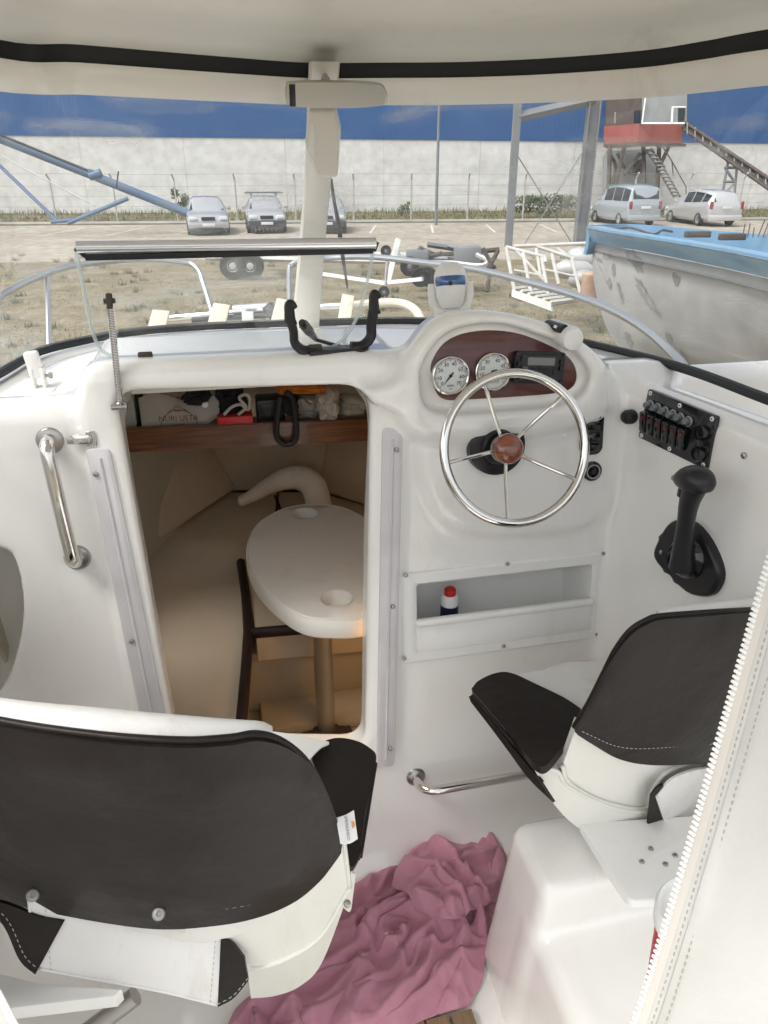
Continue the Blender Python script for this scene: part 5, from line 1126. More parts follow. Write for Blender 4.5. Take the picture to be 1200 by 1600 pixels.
for k in range(6):
    q = SPq(.095 + .115 * k, .275); m = SF.mat(q.x, q.y, .006)
    bm = new(); lathe(bm, [(0, .020), (.006, .020), (.0085, .015), (.0095, 0)], m, 18); o = obj('fuse_cap', bm, M['fuse'], sp_)
    bm = new(); lathe(bm, [(.0098, 0), (.0115, .004), (.0095, .006)], m, 18); obj('collar', bm, M['grey'], o)
    q = SPq(.07 + .115 * k, .63); m = SF.mat(q.x, q.y, .006) @ Matrix.Rotation(pang, 4, 'Z')
    bm = new(); box(bm, m @ T(0, 0, .006) @ Matrix.Rotation(R(12), 4, 'X'), PW * .098, PH * .42, .016, .004, 3); o = obj('rocker_switch', bm, M['blackg'], sp_)
    bm = new(); box(bm, m @ T(0, PH * .08, .0148) @ Matrix.Rotation(R(12), 4, 'X'), PW * .045, PH * .10, .003, .001); obj('indicator', bm, M['redlamp'], o)
for u_, v_, r_ in ((.88, .36, .017), (.89, .76, .017)):
    q = SPq(u_, v_); m = SF.mat(q.x, q.y, .006); bm = new(); lathe(bm, [(0, .012), (.010, .012), (.0115, .016), (r_ * .9, .016), (r_, .010), (r_, 0)], m, 26); o = obj('socket_cover', bm, M['blackg'], sp_)
    if v_ > .5: bm = new(); lathe(bm, [(0, .014), (.002, .0135), (.002, .012)], m, 8); obj('indicator', bm, M['redlamp'], o)
for u_, v_ in ((.05, .07), (.5, .07), (.95, .07), (.05, .93), (.48, .93), (.95, .93)):
    q = SPq(u_, v_); m = SF.mat(q.x, q.y, .0065); bm = new(); lathe(bm, [(.0024, .0005), (.0024, .0018), (.0052, .0012), (.0055, 0)], m, 14); obj('screw', bm, M['white'], sp_)
th = thing('throttle_control', 'black side mounted throttle lever with thumb grip on an egg shaped base', 'throttle', SF.pt(1075, 930, 0))
tb_ = [(1060, 812), (1085, 818), (1108, 845), (1124, 880), (1127, 905), (1116, 927), (1100, 932), (1075, 925), (1050, 900), (1030, 880), (1024, 862), (1034, 838), (1045, 820)]
to_ = [(v.x, v.y) for v in catmull([Vector((*SF.hit(*p, .012), 0)) for p in tb_], 3, True)]
bm = new(); plate(bm, to_, SF.mat(), -.004, .022, .010, 4); obj('base_cover', bm, M['black'], th, smooth=60)
q = SF.hit(1066, 872, .035); m = SF.mat(q[0], q[1], 0)
bm = new(); lathe(bm, [(.052, .020), (.050, .030), (.040, .040), (.034, .046), (.030, .046)], m, 36); obj('hub', bm, M['blackg'], th)
q2 = SF.hit(1055, 877, .05); bm = new(); lathe(bm, [(0, .046), (.013, .046), (.016, .058), (.022, .060), (.026, .052), (.027, .038)], SF.mat(q2[0], q2[1], 0), 30); obj('pivot_cap', bm, M['black'], th)
fscrew(SF, 1033, 863, .024, .006, th)
lv = [SF.pt(1066, 885, .055), SF.pt(1068, 850, .064), SF.pt(1072, 815, .075), SF.pt(1077, 785, .085), SF.pt(1086, 760, .090)]
bm = new(); tube(bm, lv, [.036, .027, .023, .026, .031], 16, n=5, flat=.80); obj('lever', bm, M['black'], th)
bm = new(); tube(bm, [SF.pt(1054, 752, .092), SF.pt(1060, 749, .092), SF.pt(1072, 748, .093), SF.pt(1086, 750, .094), SF.pt(1098, 755, .092), SF.pt(1108, 762, .086), SF.pt(1113, 767, .082)], [.004, .015, .026, .032, .030, .020, .004], 18, n=5, flat=.95); obj('grip', bm, M['black'], th)
bm = new(); box(bm, look(SF.pt(1056, 749, .10), SF.pt(1064, 755, .10) - SF.pt(1050, 745, .10), SF.n), .012, .010, .024, .004); obj('trim_button', bm, M['grey'], th)
bm = new(); box(bm, look(SF.pt(1064, 769, .10), SF.v), .012, .012, .022, .003); obj('neutral_trigger', bm, M['blackg'], th)
# ---- storage cubby
cb = thing('storage_cubby', 'white framed open storage cubby set into the console below the wheel', 'storage tray', BF.pt(785, 1010, 0))
cw, chh = bu1 - bu0, bv1 - bv0; cm_ = BF.mat((bu0 + bu1) / 2, (bv0 + bv1) / 2, 0)
iw, ih = cw - .075, chh - .062
bm = new(); ring_plate(bm, rrect(cw, chh, .012, 5), rrect(iw, ih, .010, 5), cm_, -.002, .010, .004); obj('frame', bm, M['gelw'], cb, smooth=40)
bm = new(); D1 = .14
w2, h2 = iw / 2, ih / 2; P8 = lambda x, y, z: cm_ @ Vector((x, y, z))
for q in ([(-w2, h2, .005), (w2, h2, .005), (w2 - .01, h2 - .006, -D1), (-w2 + .01, h2 - .006, -D1)], [(-w2, -h2, .005), (w2, -h2, .005), (w2 - .01, -h2, -D1), (-w2 + .01, -h2, -D1)], [(-w2, h2, .005), (-w2, -h2, .005), (-w2 + .01, -h2, -D1), (-w2 + .01, h2 - .006, -D1)], [(w2, h2, .005), (w2, -h2, .005), (w2 - .01, -h2, -D1), (w2 - .01, h2 - .006, -D1)], [(-w2 + .01, h2 - .006, -D1), (w2 - .01, h2 - .006, -D1), (w2 - .01, -h2, -D1), (-w2 + .01, -h2, -D1)]):
    bm.faces.new([bm.verts.new(P8(*p)) for p in q])
bmesh.ops.remove_doubles(bm, verts=bm.verts, dist=1e-5); obj('bin', bm, M['gelw'], cb)
lh = ih * .44
bm = new(); box(bm, cm_ @ T(0, -h2 + lh / 2 - .003, .007), iw + .006, lh, .010, .003); obj('front_panel', bm, M['gelw'], cb)
bm = new(); box(bm, cm_ @ T(0, -h2 + lh - .001, .010), iw + .010, .020, .022, .008, 3); obj('front_lip', bm, M['gelw'], cb)
for px, py in ((634, 899), (793, 881), (943, 865), (632, 1029), (787, 1010), (933, 991)): fscrew(BF, px, py, .012, .0055, cb)
bo = thing('additive_bottle', 'small white bottle with red cap and dark blue label in the cubby', 'bottle', BF.pt(703, 975, -.05))
bx = BF.hit(703, 930, -.055); bb0 = BF.p(bx[0], (bv0 + bv1) / 2 - h2, -.055); bc = BF.p(bx[0], bx[1], -.055); bb0.x = bc.x
zc_ = bc.z - .004; m = T(bc.x, bc.y, zc_)
zb_ = bb0.z - zc_ + .001
bm = new(); lathe(bm, [(0, zb_), (.021, zb_), (.0235, zb_ + .004), (.0235, -.008), (.021, .002), (.014, .008), (0, .008)], m, 28); obj('body', bm, M['white'], bo)
bm = new(); lathe(bm, [(0, .0245), (.013, .0245), (.0155, .022), (.0155, .004), (0, .004)], m, 28); obj('cap', bm, M['red'], bo)
bm = new(); lathe(bm, [(.0239, zb_ + .012), (.0239, -.022)], m, 28); obj('label', bm, mat('navy_label', (.01, .015, .05), .4), bo)
# ---- foot rail
fr_ = thing('foot_rail', 'low polished steel rail on the bulkhead beside the right hand seat', 'rail', BF.pt(648, 1214, 0))
a = BF.pt(650, 1214, 0); c = BF.pt(905, 1207, 0); c = BF.p(.93, BF.hit(650, 1214)[1], 0)
n = BF.n; bm = new(); tube(bm, [a, a + n * .03, a + n * .055 + V3(.012, 0, 0), a + n * .066 + V3(.045, 0, 0), a + n * .066 + V3(.15, 0, 0), c + n * .066 - V3(.045, 0, 0), c + n * .055 - V3(.012, 0, 0), c + n * .03, c], .0125, 16, n=6); obj('bar', bm, M['steel'], fr_)
for p in (a, c):
    bm = new(); lathe(bm, [(0, .008), (.016, .008), (.022, .006), (.027, 0), (.027, -.003)], look(p, n), 24); obj('flange', bm, M['dsteel'], fr_)
# ================================================================== seats, pedestal, towel, canvas
def march(px, py, f, t0=0.3, t1=3.0):
    r = ray(px, py); prev = t0; fp = f(C0 + r * t0)
    for k in range(1, 91):
        t = t0 + (t1 - t0) * k / 90; v = f(C0 + r * t)
        if v * fp <= 0:
            a, b = prev, t
            for _ in range(18):
                mid = (a + b) / 2
                if f(C0 + r * mid) * fp > 0: a = mid
                else: b = mid
            return C0 + r * a
        prev, fp = t, v
    return C0 + r * t1
def skin(top, bot, f, nu=8, nv=14, wob=0.0, seed=0, bulge=0.0):
    """a sheet lying on the surface f = 0 between two outline curves given in photo pixels"""
    T_ = catmull([Vector((*p, 0)) for p in top], nu); B_ = catmull([Vector((*p, 0)) for p in bot], nu)
    n = max(len(T_), len(B_)); T_, B_ = resamp(T_, n), resamp(B_, n); rows = []
    for j in range(nv + 1):
        t = j / nv; row = []
        for i in range(n):
            p = T_[i].lerp(B_[i], t); row.append(march(p.x, p.y, f))
        rows.append(row)
    from mathutils import noise
    if wob or bulge:
        A = rows; out = []
        for j, row in enumerate(A):
            o = []
            for i, p in enumerate(row):
                u, v = i / (n - 1), j / nv; e = min(1, 6 * min(v, 1 - v)) * min(1, 6 * min(u, 1 - u))
                toc = (C0 - p).normalized(); o.append(p + toc * (e * (wob * noise.noise(p * 9 + Vector((seed, 0, 0))) + bulge)))
            out.append(o)
        rows = out
    return rows
def edge(rows, which): 
    return {'t': rows[0], 'b': rows[-1], 'l': [r[0] for r in rows], 'r': [r[-1] for r in rows]}[which]
def sheet(name, rows, th, mat_, par, smooth=60):
    bm = new(); solid(bm, rows, th); 
    me = bpy.data.meshes.new(name); bmesh.ops.recalc_face_normals(bm, faces=bm.faces); bm.to_mesh(me); bm.free(); return obj(name, me, mat_, par, smooth=smooth)
def pipe(name, pts, r, m, par, seg=8):
    bm = new(); tube(bm, pts, r, seg); return obj(name, bm, m, par, smooth=180)
def lift(rows, k): return [[p + (C0 - p).normalized() * k for p in r] for r in rows]
M['thread'] = mat('thread', (.45, .43, .40), .8)
def stitches(pts, par, L_=.006, gap=.005, r=.0007, m='thread', name='stitch_line'):
    tot = resamp(pts, max(8, int(sum((b - a).length for a, b in zip(pts, pts[1:])) / (L_ + gap)) * 2)); bm = new()
    for a, b in zip(tot[::2], tot[1::2]): cyl(bm, a, b, r, seg=5)
    o = obj(name, bm, M[m], par); return o
class Seat:                                             # backrest surface: curved in plan, leaning back
    def __init__(s, px, py, y0, dirx, k, lean, z0): 
        s.S = at_y(px, py, y0); s.ux = Vector((*dirx, 0)).normalized(); s.uy = Vector((-s.ux.y, s.ux.x, 0)); s.k = k; s.lean = lean; s.z0 = z0
    def back(s, off=0):                                 # off > 0: further towards the bow
        def f(p):
            q = p - s.S; x = q.dot(s.ux); y = q.dot(s.uy); x = min(x, .36); return y - s.k * x * x * (1 if x > 0 else .45) - (s.k * 5 * x ** 4 if x > 0 else 0) - off + s.lean * (p.z - s.z0)
        return f
def plane_z(z, sx=0, sy=0, o=(0, 0)):
    return lambda p: p.z - z - sx * (p.x - o[0]) - sy * (p.y - o[1])
# ---- port seat, seen from behind
s1 = thing('helm_seat', 'seat in the lower left with a dark brown back panel over a white shell', 'boat seat', (0.0, 1.0, 0.35), 0, 'boat seats with dark backs and white shells')
S1 = Seat(240, 1290, 0.86, (0.386, -0.118), 0.9, 0.14, .85)
top = [(-130, 1096), (0, 1128), (150, 1150), (280, 1159), (360, 1155), (400, 1149), (440, 1160), (478, 1192), (505, 1240), (522, 1285), (531, 1317)]
bot = [(-130, 1345), (0, 1395), (110, 1421), (240, 1440), (330, 1436), (400, 1423), (455, 1400), (492, 1370), (512, 1345), (524, 1328), (531, 1317)]
rows = skin(top, bot, S1.back(0), 8, 18, .014, 3, .012); bp_ = sheet('back_panel', rows, -.012, M['vinyl_d'], s1)
pipe('piping', [p + V3(0, 0, .002) for p in edge(rows, 't')], .006, M['vinyl_d'], bp_); pipe('hem', edge(rows, 'b'), .003, M['vinyl_d'], bp_)
ST = lift(rows, .0270); st = [ST[-2][i].lerp(ST[-1][i], .15) for i in range(4, len(ST[0]) - 12)]; stitches(st, bp_, .007, .005, .0008)
for px, py in ((51, 1399), (248, 1428)):
    p = march(px, py, S1.back(-.023)); screw(p, (C0 - p), .0105, s1, 'gsteel2' if 'gsteel2' in M else 'grey').name = 'snap_button'
# white top roll of the backrest
r_out = catmull([Vector((*p, 0)) for p in [(-130, 1062), (0, 1094), (150, 1109), (300, 1123), (390, 1133), (412, 1137), (425, 1147)]], 6)
r_in = catmull([Vector((*p, 0)) for p in [(-130, 1098), (0, 1130), (150, 1152), (280, 1161), (360, 1157), (400, 1151), (424, 1152)]], 6)
r_out, r_in = resamp(r_out, 40), resamp(r_in, 40)
inn = [march(p.x, p.y + 6, S1.back(.004)) for p in r_in]; zt = inn[20].z
outp = [march(p.x, p.y, S1.back(.060)) for p in r_out]
rows = []
for t in [i / 8 for i in range(9)]:
    rows.append([a.lerp(b, t) + V3(0, 0, .016 * math.sin(math.pi * min(t, 1))) for a, b in zip(inn, outp)])
rows += [[b + V3(0, .004, -.03 * k) for b in outp] for k in (1, 2, 4, 8)]
sheet('top_roll', rows, .004, M['vinyl_w'], s1)
# front face of the backrest cushion (keeps the seat solid from the other side)
fr_rows = [[p + V3(0, 0, -.24 * k) + S1.uy * (-.01 - .03 * math.sin(math.pi * k)) for p in outp] for k in (0, .25, .5, .75, 1)]
sheet('back_cushion', fr_rows, .01, M['vinyl_w'], s1)
# white shell under the back panel: right flank sweeping down and round
shell_t = [(-130, 1330), (0, 1360), (120, 1395), (240, 1420), (330, 1418), (400, 1405), (455, 1383), (500, 1345), (520, 1315), (534, 1290)]
shell_b = [(-130, 1400), (0, 1418), (60, 1430), (150, 1452), (250, 1467), (330, 1480), (380, 1498), (440, 1490), (500, 1455), (546, 1380)]
rows = skin([(-130, 1330), (0, 1360), (120, 1392), (240, 1415), (330, 1413)], [(-130, 1395), (0, 1415), (60, 1428), (180, 1452), (295, 1464)], S1.back(.012), 8, 8); sheet('back_shell', rows, .02, M['shell'], s1)
rows = skin([(280, 1405), (330, 1405), (400, 1392), (455, 1370), (500, 1338), (527, 1300), (534, 1290)], [(280, 1462), (330, 1468), (366, 1486), (388, 1512), (440, 1500), (500, 1462), (546, 1385)], S1.back(.014), 8, 12); bsh = sheet('back_shell', rows, .02, M['shell'], s1)
pipe('rim', edge(rows, 'b'), .0055, M['shell'], bsh); pipe('rim', edge(rows, 'r'), .0045, M['shell'], bsh)
# lower shell (seat pan) below
rows = skin([(386, 1508), (440, 1496), (500, 1458), (540, 1400), (549, 1360)], [(392, 1560), (430, 1556), (470, 1540), (505, 1500), (553, 1372)], S1.back(.035), 8, 10); sheet('seat_pan', rows, .02, M['shell'], s1)
pt_ = S1.S + S1.ux * .29 + S1.uy * .22
pan_c = S1.S + S1.uy * .26; pan_c.z = .60
bm = new(); lathe(bm, [(0, -.10), (.14, -.095), (.20, -.06), (.225, .0), (.22, .04), (0, .05)], T(*pan_c), 36); obj('seat_pan', bm, M['shell'], s1)
bm = new(); cyl(bm, (pan_c.x, pan_c.y, .52), (pan_c.x, pan_c.y, .44), .09, seg=24); obj('swivel', bm, M['black'], s1)
p = march(543, 1412, S1.back(-.0)); screw(p, C0 - p + V3(.6, 0, 0), .007, s1, 'dsteel')
# seat cushion seen beyond the right end of the back: white top, dark bolster
rows = skin([(405, 1140), (450, 1146), (480, 1151), (514, 1159)], [(410, 1160), (450, 1172), (476, 1196), (485, 1184), (500, 1168), (514, 1161)], plane_z(.80), 6, 6, 0, 1); sheet('cushion_top', rows, .004, M['vinyl_w'], s1)
def bol(p): return p.z - .80 + max(0, (p.x - .10)) * .25
rows = skin([(482, 1182), (505, 1168), (530, 1162), (560, 1168), (582, 1183), (586, 1192)], [(500, 1240), (530, 1300), (537, 1345), (548, 1362), (557, 1352), (562, 1340)], lambda p: p.z - .78 + .9 * (p.y - 1.18) * -1 * .55, 8, 14, .004, 2)
sheet('side_bolster', rows, -.03, M['vinyl_d'], s1); pipe('piping', edge(rows, 'r'), .005, M['vinyl_d'], s1.children[-1])
pipe('piping', [p.lerp(q, .16) for p, q in zip(edge(rows, 'r'), [r[-8] for r in rows])], .0035, M['vinyl_d'], s1.children[-1])
rows = skin([(530, 1355), (545, 1362), (556, 1366)], [(533, 1415), (545, 1425), (549, 1420)], lambda p: S1.back(.05)(p), 6, 4); sheet('hinge_arm', rows, .012, M['shell'], s1)
# maker's tag
tg = Frame(march(541, 1292, S1.back(-.02)), at_d(553, 1268, 1.1) - at_d(556, 1316, 1.1), (at_d(528, 1280, 1.1) - at_d(556, 1290, 1.1)))
tp_ = march(541, 1292, S1.back(-.03)); dd = (tp_ - C0).length / ray(541, 1292).length
q4 = [at_d(525, 1278, dd), at_d(553, 1266, dd), at_d(559, 1311, dd), at_d(532, 1319, dd)]
bm = new(); solid(bm, spline_grid([[q4[0], (q4[0] + q4[1]) / 2 + V3(0, -.003, .001), q4[1]], [q4[3], (q4[3] + q4[2]) / 2 + V3(0, -.004, .0), q4[2]]], 5, 6), .001); tgo = obj('maker_tag', bm, M['vinyl_w'], s1)
u = (q4[2] - q4[1]).normalized(); nn = (C0 - q4[0]).normalized(); v = nn.cross(u); m = Matrix((u, v, nn)).transposed().to_4x4()
m.translation = (q4[1] * .62 + q4[0] * .38 + q4[2] * .62 + q4[3] * .38) / 2 + nn * .0075 + u * .001 - v * .004
M['navy'] = mat('navy_print', (.03, .05, .16), .6); M['opr'] = mat('orange_print', (.55, .28, .14), .6)
obj('tag_lettering', text_mesh('SPRINGFIELD', .0068, m, .0002), M['navy'], tgo, smooth=None)
bm = new(); m2 = m.copy(); m2.translation = m.translation + v * .0085 - u * .004
for k in range(9): a = math.pi * k / 8; 
vs = [bm.verts.new(m2 @ Vector((.006 * math.cos(math.pi * k / 12), .006 * math.sin(math.pi * k / 12), 0))) for k in range(13)]; bm.faces.new(vs); obj('tag_emblem', bm, M['opr'], tgo, smooth=None)
# flap under the back: white cloth with dark ends
dF = (march(240, 1436, S1.back(0)) - C0).length / ray(240, 1436).length
def FL(d):
    d = d - 1.10 + dF + .035; P0 = at_d(220, 1440, d); n_ = V3(-.20, -.95, .20).normalized(); return lambda p: (p - P0).dot(n_)
rows = skin([(45, 1405), (150, 1432), (260, 1450), (350, 1462)], [(56, 1512), (150, 1530), (250, 1548), (340, 1570)], FL(1.10), 8, 8, .004, 5); rows = lift(rows, 0); fo = sheet('rear_flap', rows, .006, M['vinyl_w'], s1)
for w_ in ('l', 'r', 'b'): pipe('binding', edge(rows, w_), .003, M['vinyl_w'], fo)
stitches([r[-2] + (C0 - r[-2]).normalized() * .002 for r in rows], fo)
stitches([r[2] + (C0 - r[2]).normalized() * .002 for r in rows], fo)
rows = skin([(345, 1462), (366, 1478), (382, 1498)], [(340, 1574), (365, 1560), (388, 1533)], FL(1.095), 8, 8); sheet('flap_end', rows, .006, M['vinyl_d'], s1); stitches([p + (C0 - p).normalized() * .002 + V3(0, 0, .008) for p in edge(rows, 'b')], s1.children[-1])
rows = skin([(-60, 1405), (0, 1410), (60, 1432), (100, 1440)], [(-60, 1400), (0, 1440), (30, 1500), (55, 1523)], FL(1.095), 8, 8); sheet('flap_end', rows, .006, M['vinyl_d'], s1); stitches([p + (C0 - p).normalized() * .002 + V3(.01, 0, .008) for p in edge(rows, 'b')], s1.children[-1])
rows = skin([(40, 1398), (160, 1424), (290, 1432)], [(26, 1412), (45, 1424), (160, 1450), (290, 1466)], S1.back(.004), 8, 3); sheet('back_strap', rows, .003, M['vinyl_w'], s1)
# ---- starboard seat
s2 = thing('helm_seat', 'seat at the right behind the wheel, half hidden by the zipped canvas', 'boat seat', (0.85, 1.1, 0.52), 0, 'boat seats with dark backs and white shells')
ua = at_z(1165, 955, .97) - at_z(1030, 963, .97)
S2 = Seat(1050, 1070, 1.00, (ua.x, ua.y + .02), 1.1, .12, .85)
top = [(1030, 964), (1060, 960), (1110, 957), (1170, 953), (1260, 950)]
bot = [(897, 1137), (930, 1158), (965, 1178), (1005, 1187), (1060, 1188), (1140, 1182), (1260, 1150)]
# left side edge as part of the top outline
top = [(897, 1136), (920, 1098), (943, 1052), (962, 1015), (985, 985), (1010, 969), (1030, 963), (1090, 958), (1170, 953), (1270, 948)]
rows = skin(top, bot, S2.back(0), 8, 16, .003, 8, .010); b2o = sheet('back_panel', rows, -.012, M['vinyl_d'], s2)
pipe('piping', edge(rows, 't'), .0055, M['vinyl_d'], b2o); pipe('piping', [p.lerp(q, .06) + (C0 - p).normalized() * .004 for p, q in zip(rows[0], rows[-1])][:60], .003, M['vinyl_d'], b2o)
ST = lift(rows, .0270); stitches([ST[-2][i].lerp(ST[-1][i], -.5) for i in range(3, len(ST[0]) - 3)], b2o, .006, .004, .0007)
ro = resamp(catmull([Vector((*p, 0)) for p in [(1026, 959), (1050, 951), (1100, 945), (1170, 936), (1270, 928)]], 6), 30); ri = resamp(catmull([Vector((*p, 0)) for p in [(1030, 965), (1060, 961), (1110, 958), (1170, 954), (1270, 950)]], 6), 30)
inn = [march(p.x, p.y + 5, S2.back(.004)) for p in ri]; outp = [march(p.x, p.y, S2.back(.045)) for p in ro]
rows = [[a.lerp(b, t) + V3(0, 0, .008 * math.sin(math.pi * t)) for a, b in zip(inn, outp)] for t in [i / 6 for i in range(7)]] + [[b + V3(0, .004, -.03 * k) for b in outp] for k in (1, 3, 7)]
sheet('top_roll', rows, .004, M['vinyl_w'], s2)
# cushion: white top, dark bolster on the left
rows = skin([(778, 1058), (830, 1050), (900, 1037), (960, 1026), (1020, 1015)], [(905, 1118), (930, 1110), (960, 1100), (1000, 1090), (1040, 1080)], plane_z(.713, 0, .0), 8, 10, .001, 4); sheet('cushion_top', rows, .004, M['vinyl_w'], s2)
rows = skin([(738, 1086), (748, 1074), (775, 1062), (800, 1062), (840, 1080), (880, 1100), (908, 1118)], [(740, 1092), (765, 1120), (790, 1150), (815, 1180), (836, 1204), (856, 1206), (892, 1160)], lambda p: p.z - .715 - .15 * (p.x - .7), 8, 12, .003, 6)
sb = sheet('side_bolster', rows, -.02, M['vinyl_d'], s2)
rows2 = skin([(737, 1087), (765, 1118), (790, 1148), (815, 1178), (838, 1206)], [(740, 1096), (768, 1132), (798, 1172), (830, 1215), (868, 1252)], lambda p: (p - at_z(790, 1148, .70)).dot(V3(-.75, -.5, .42)), 8, 6); sheet('bolster_side', rows2, -.012, M['vinyl_d'], s2)
pipe('piping', edge(rows2, 't'), .005, M['vinyl_d'], sb); pipe('piping', [a.lerp(b, .35) for a, b in zip(edge(rows2, 't'), edge(rows2, 'b'))], .0035, M['vinyl_d'], sb)
# shells
rows = skin([(902, 1132), (925, 1140), (965, 1160), (1005, 1175), (1060, 1178), (1120, 1176)], [(879, 1196), (888, 1222), (940, 1252), (985, 1262), (1012, 1262), (1020, 1258)], S2.back(.014), 8, 12); x = sheet('back_shell', rows, .02, M['shell'], s2)
rim2 = skin([(879, 1196), (888, 1222), (930, 1248), (975, 1261), (1012, 1262), (1018, 1240), (1035, 1212), (1062, 1197), (1100, 1188)], [(879, 1198), (888, 1224), (930, 1250), (975, 1263), (1012, 1264), (1019, 1242), (1036, 1214), (1063, 1199), (1100, 1190)], S2.back(.010), 8, 1); pipe('rim', rim2[0], .005, M['shell'], x)
rows = skin([(1000, 1180), (1030, 1180), (1060, 1180), (1120, 1176)], [(1012, 1262), (1018, 1240), (1035, 1212), (1100, 1190)], S2.back(.013), 8, 6); sheet('back_shell', rows, .02, M['shell'], s2)
rows = skin([(836, 1203), (850, 1200), (872, 1206), (885, 1226), (930, 1252), (975, 1266), (1014, 1268)], [(838, 1208), (850, 1232), (862, 1252), (892, 1285), (925, 1305), (970, 1316), (1008, 1308)], S2.back(.004), 8, 10); x = sheet('seat_pan', rows, .02, M['shell'], s2)
pipe('rim', edge(rows, 't'), .0045, M['shell'], x)
pan_c = S2.S + S2.uy * .26; pan_c.z = .615
bm = new(); lathe(bm, [(0, -.045), (.08, -.04), (.12, -.02), (.15, .02), (.15, .04), (0, .045)], T(*pan_c), 36); obj('seat_pan', bm, M['shell'], s2)
p = march(868, 1223, S2.back(.02)); screw(p + (C0 - p).normalized() * .006, C0 - p, .010, s2, 'dsteel')
rows = skin([(1017, 1244), (1026, 1232), (1036, 1226)], [(1010, 1308), (1025, 1303), (1045, 1314)], S2.back(-.02), 6, 8); sheet('flap_end', rows, .005, M['vinyl_d'], s2); stitches([p + (C0 - p).normalized() * .002 + V3(0, 0, .01) for p in edge(rows, 'b')], s2.children[-1])
rows = skin([(1026, 1244), (1050, 1218), (1085, 1204), (1130, 1198)], [(1048, 1310), (1062, 1310), (1090, 1300), (1130, 1290)], S2.back(-.022), 6, 8, .003, 2); x = sheet('rear_flap', rows, .005, M['vinyl_w'], s2); pipe('binding', edge(rows, 'l'), .003, M['vinyl_w'], x)
# ---- pedestal
def ped(x, y, z):
    tx = .55 - .045 * (.46 - z) / .46
    a = smax(smax(tx - x, z - .455, .035), smax(.945 - (.45 - z) * .02 - y, y - 1.135 - (.45 - z) * .04, .03), .035)
    b = smax(smax(tx + .005 - x, z - .325, .05), smax(.3 - y, y - 1.0, .03), .03)
    d = smin(a, b, .02); d = np.maximum(d, x - 1.02); return np.maximum(d, -.012 - z).astype(np.float32)
me = sdf_mesh('pedestal', ped, (.40, .25, -.02), (1.06, 1.28, .50), .009); c = V3(.7, .9, 0); me.transform(Matrix.Translation(-c)); o = obj('seat_pedestal', me, M['gel'], None, smooth=180); o.location = c
tag(o, 'white moulded pedestal box with a lower step under the right hand seat', 'pedestal')
mp = thing('seat_mount', 'white plastic mounting plate with screws between seat and pedestal', 'mount', (.72, .9, .47))
P_ = [at_z(*p, .50) for p in [(905, 1285), (958, 1370), (984, 1408), (1060, 1404), (1140, 1392), (1140, 1270)]]
bm = new(); plate(bm, roundpoly([(p.x, p.y) for p in P_], [.01, .05, .022, .05, .02, .01], 5), Matrix(), .480, .500, .005); obj('plate', bm, M['gelw'], mp)
for px, py in ((1017, 1326), (1055, 1336), (1003, 1346), (1040, 1350)): screw(at_z(px, py, .501), (0, 0, 1), .0058, mp, 'dsteel')
bm = new(); cyl(bm, (.86, 1.12, .455), (.86, 1.12, .55), .05, seg=28); obj('swivel', bm, M['black'], mp)
# ---- towel
M['towel'] = mat('mauve_terry', (0.56, 0.26, 0.34), .95, bump=(520, .9, .0022), var=(14, .8, (0.47, 0.21, 0.28)), sheen=.15)
from mathutils import noise
def towel_rows(net, nu, nv, amp, z0, seed, swirl=None):
    base = [[at_z(px, py, z) for px, py, z in r] for r in net]; rows = spline_grid(base, nu, nv); H_, W_ = len(rows), len(rows[0]); out = []
    for j, row in enumerate(rows):
        o = []
        for i, p in enumerate(row):
            q = Vector((p.x, p.y, 0)); wx = noise.noise(q * 4 + V3(seed, 0, 0)); wy = noise.noise(q * 4 + V3(0, seed + 5, 3))
            w = q + V3(wx, wy, 0) * .11
            if swirl: dx, dy = w.x - swirl[0], w.y - swirl[1]; ph = (math.hypot(dx, dy * 1.1)) * 62 + 1.1 * math.atan2(dy, dx)
            else: ph = (w.x * 60 + w.y * 34)
            f1 = (1 - abs(math.sin(ph * .5))) ** 1.3
            ph2 = (w.x * 22 - w.y * 55) + 5 * wy; f2 = (1 - abs(math.sin(ph2 * .5))) ** 1.6
            k = .5 + .5 * noise.noise(q * 5.5 + V3(9, seed, 0)); f3 = noise.noise(q * 30 + V3(seed, 0, 0)) * .12
            h = amp * (max(f1 * (1.25 - k), f2 * (.25 + k)) + .5 * (1 - abs(noise.noise(w * 13 + V3(seed, 2, 1)))) ** 4 + f3)
            e = min(1, 10 * min(i, W_ - 1 - i) / W_, 10 * min(j, H_ - 1 - j) / H_)
            jx = noise.noise(q * 14 + V3(3, seed, 0)) * .012; jy = noise.noise(q * 14 + V3(seed, 7, 0)) * .012
            o.append(p + V3(jx, jy, h * (.35 + .65 * e) + z0))
        out.append(o)
    return out
tw = thing('towel', 'crumpled mauve terry towel lying on the cockpit floor between the seats', 'towel', at_z(600, 1480, 0))
net = [[(575, 1385, .01), (632, 1356, .02), (662, 1326, .03), (715, 1318, .03), (768, 1312, .02)],
       [(530, 1405, .01), (600, 1400, .02), (662, 1386, .05), (725, 1372, .05), (787, 1345, .02)],
       [(495, 1462, .01), (568, 1456, .04), (642, 1446, .06), (712, 1430, .05), (782, 1398, .02)],
       [(445, 1522, .01), (540, 1512, .04), (612, 1508, .05), (692, 1492, .05), (772, 1450, .01)],
       [(380, 1572, .01), (490, 1570, .03), (575, 1570, .05), (662, 1545, .04), (752, 1520, .01)],
       [(340, 1640, .01), (440, 1650, .02), (560, 1630, .04), (655, 1598, .03), (738, 1572, .01)]]
rows = towel_rows(net, 60, 46, .042, 0, 2, (at_z(610, 1520, 0).x, at_z(610, 1520, 0).y)); sheet('towel_cloth', rows, -.004, M['towel'], tw, 180)
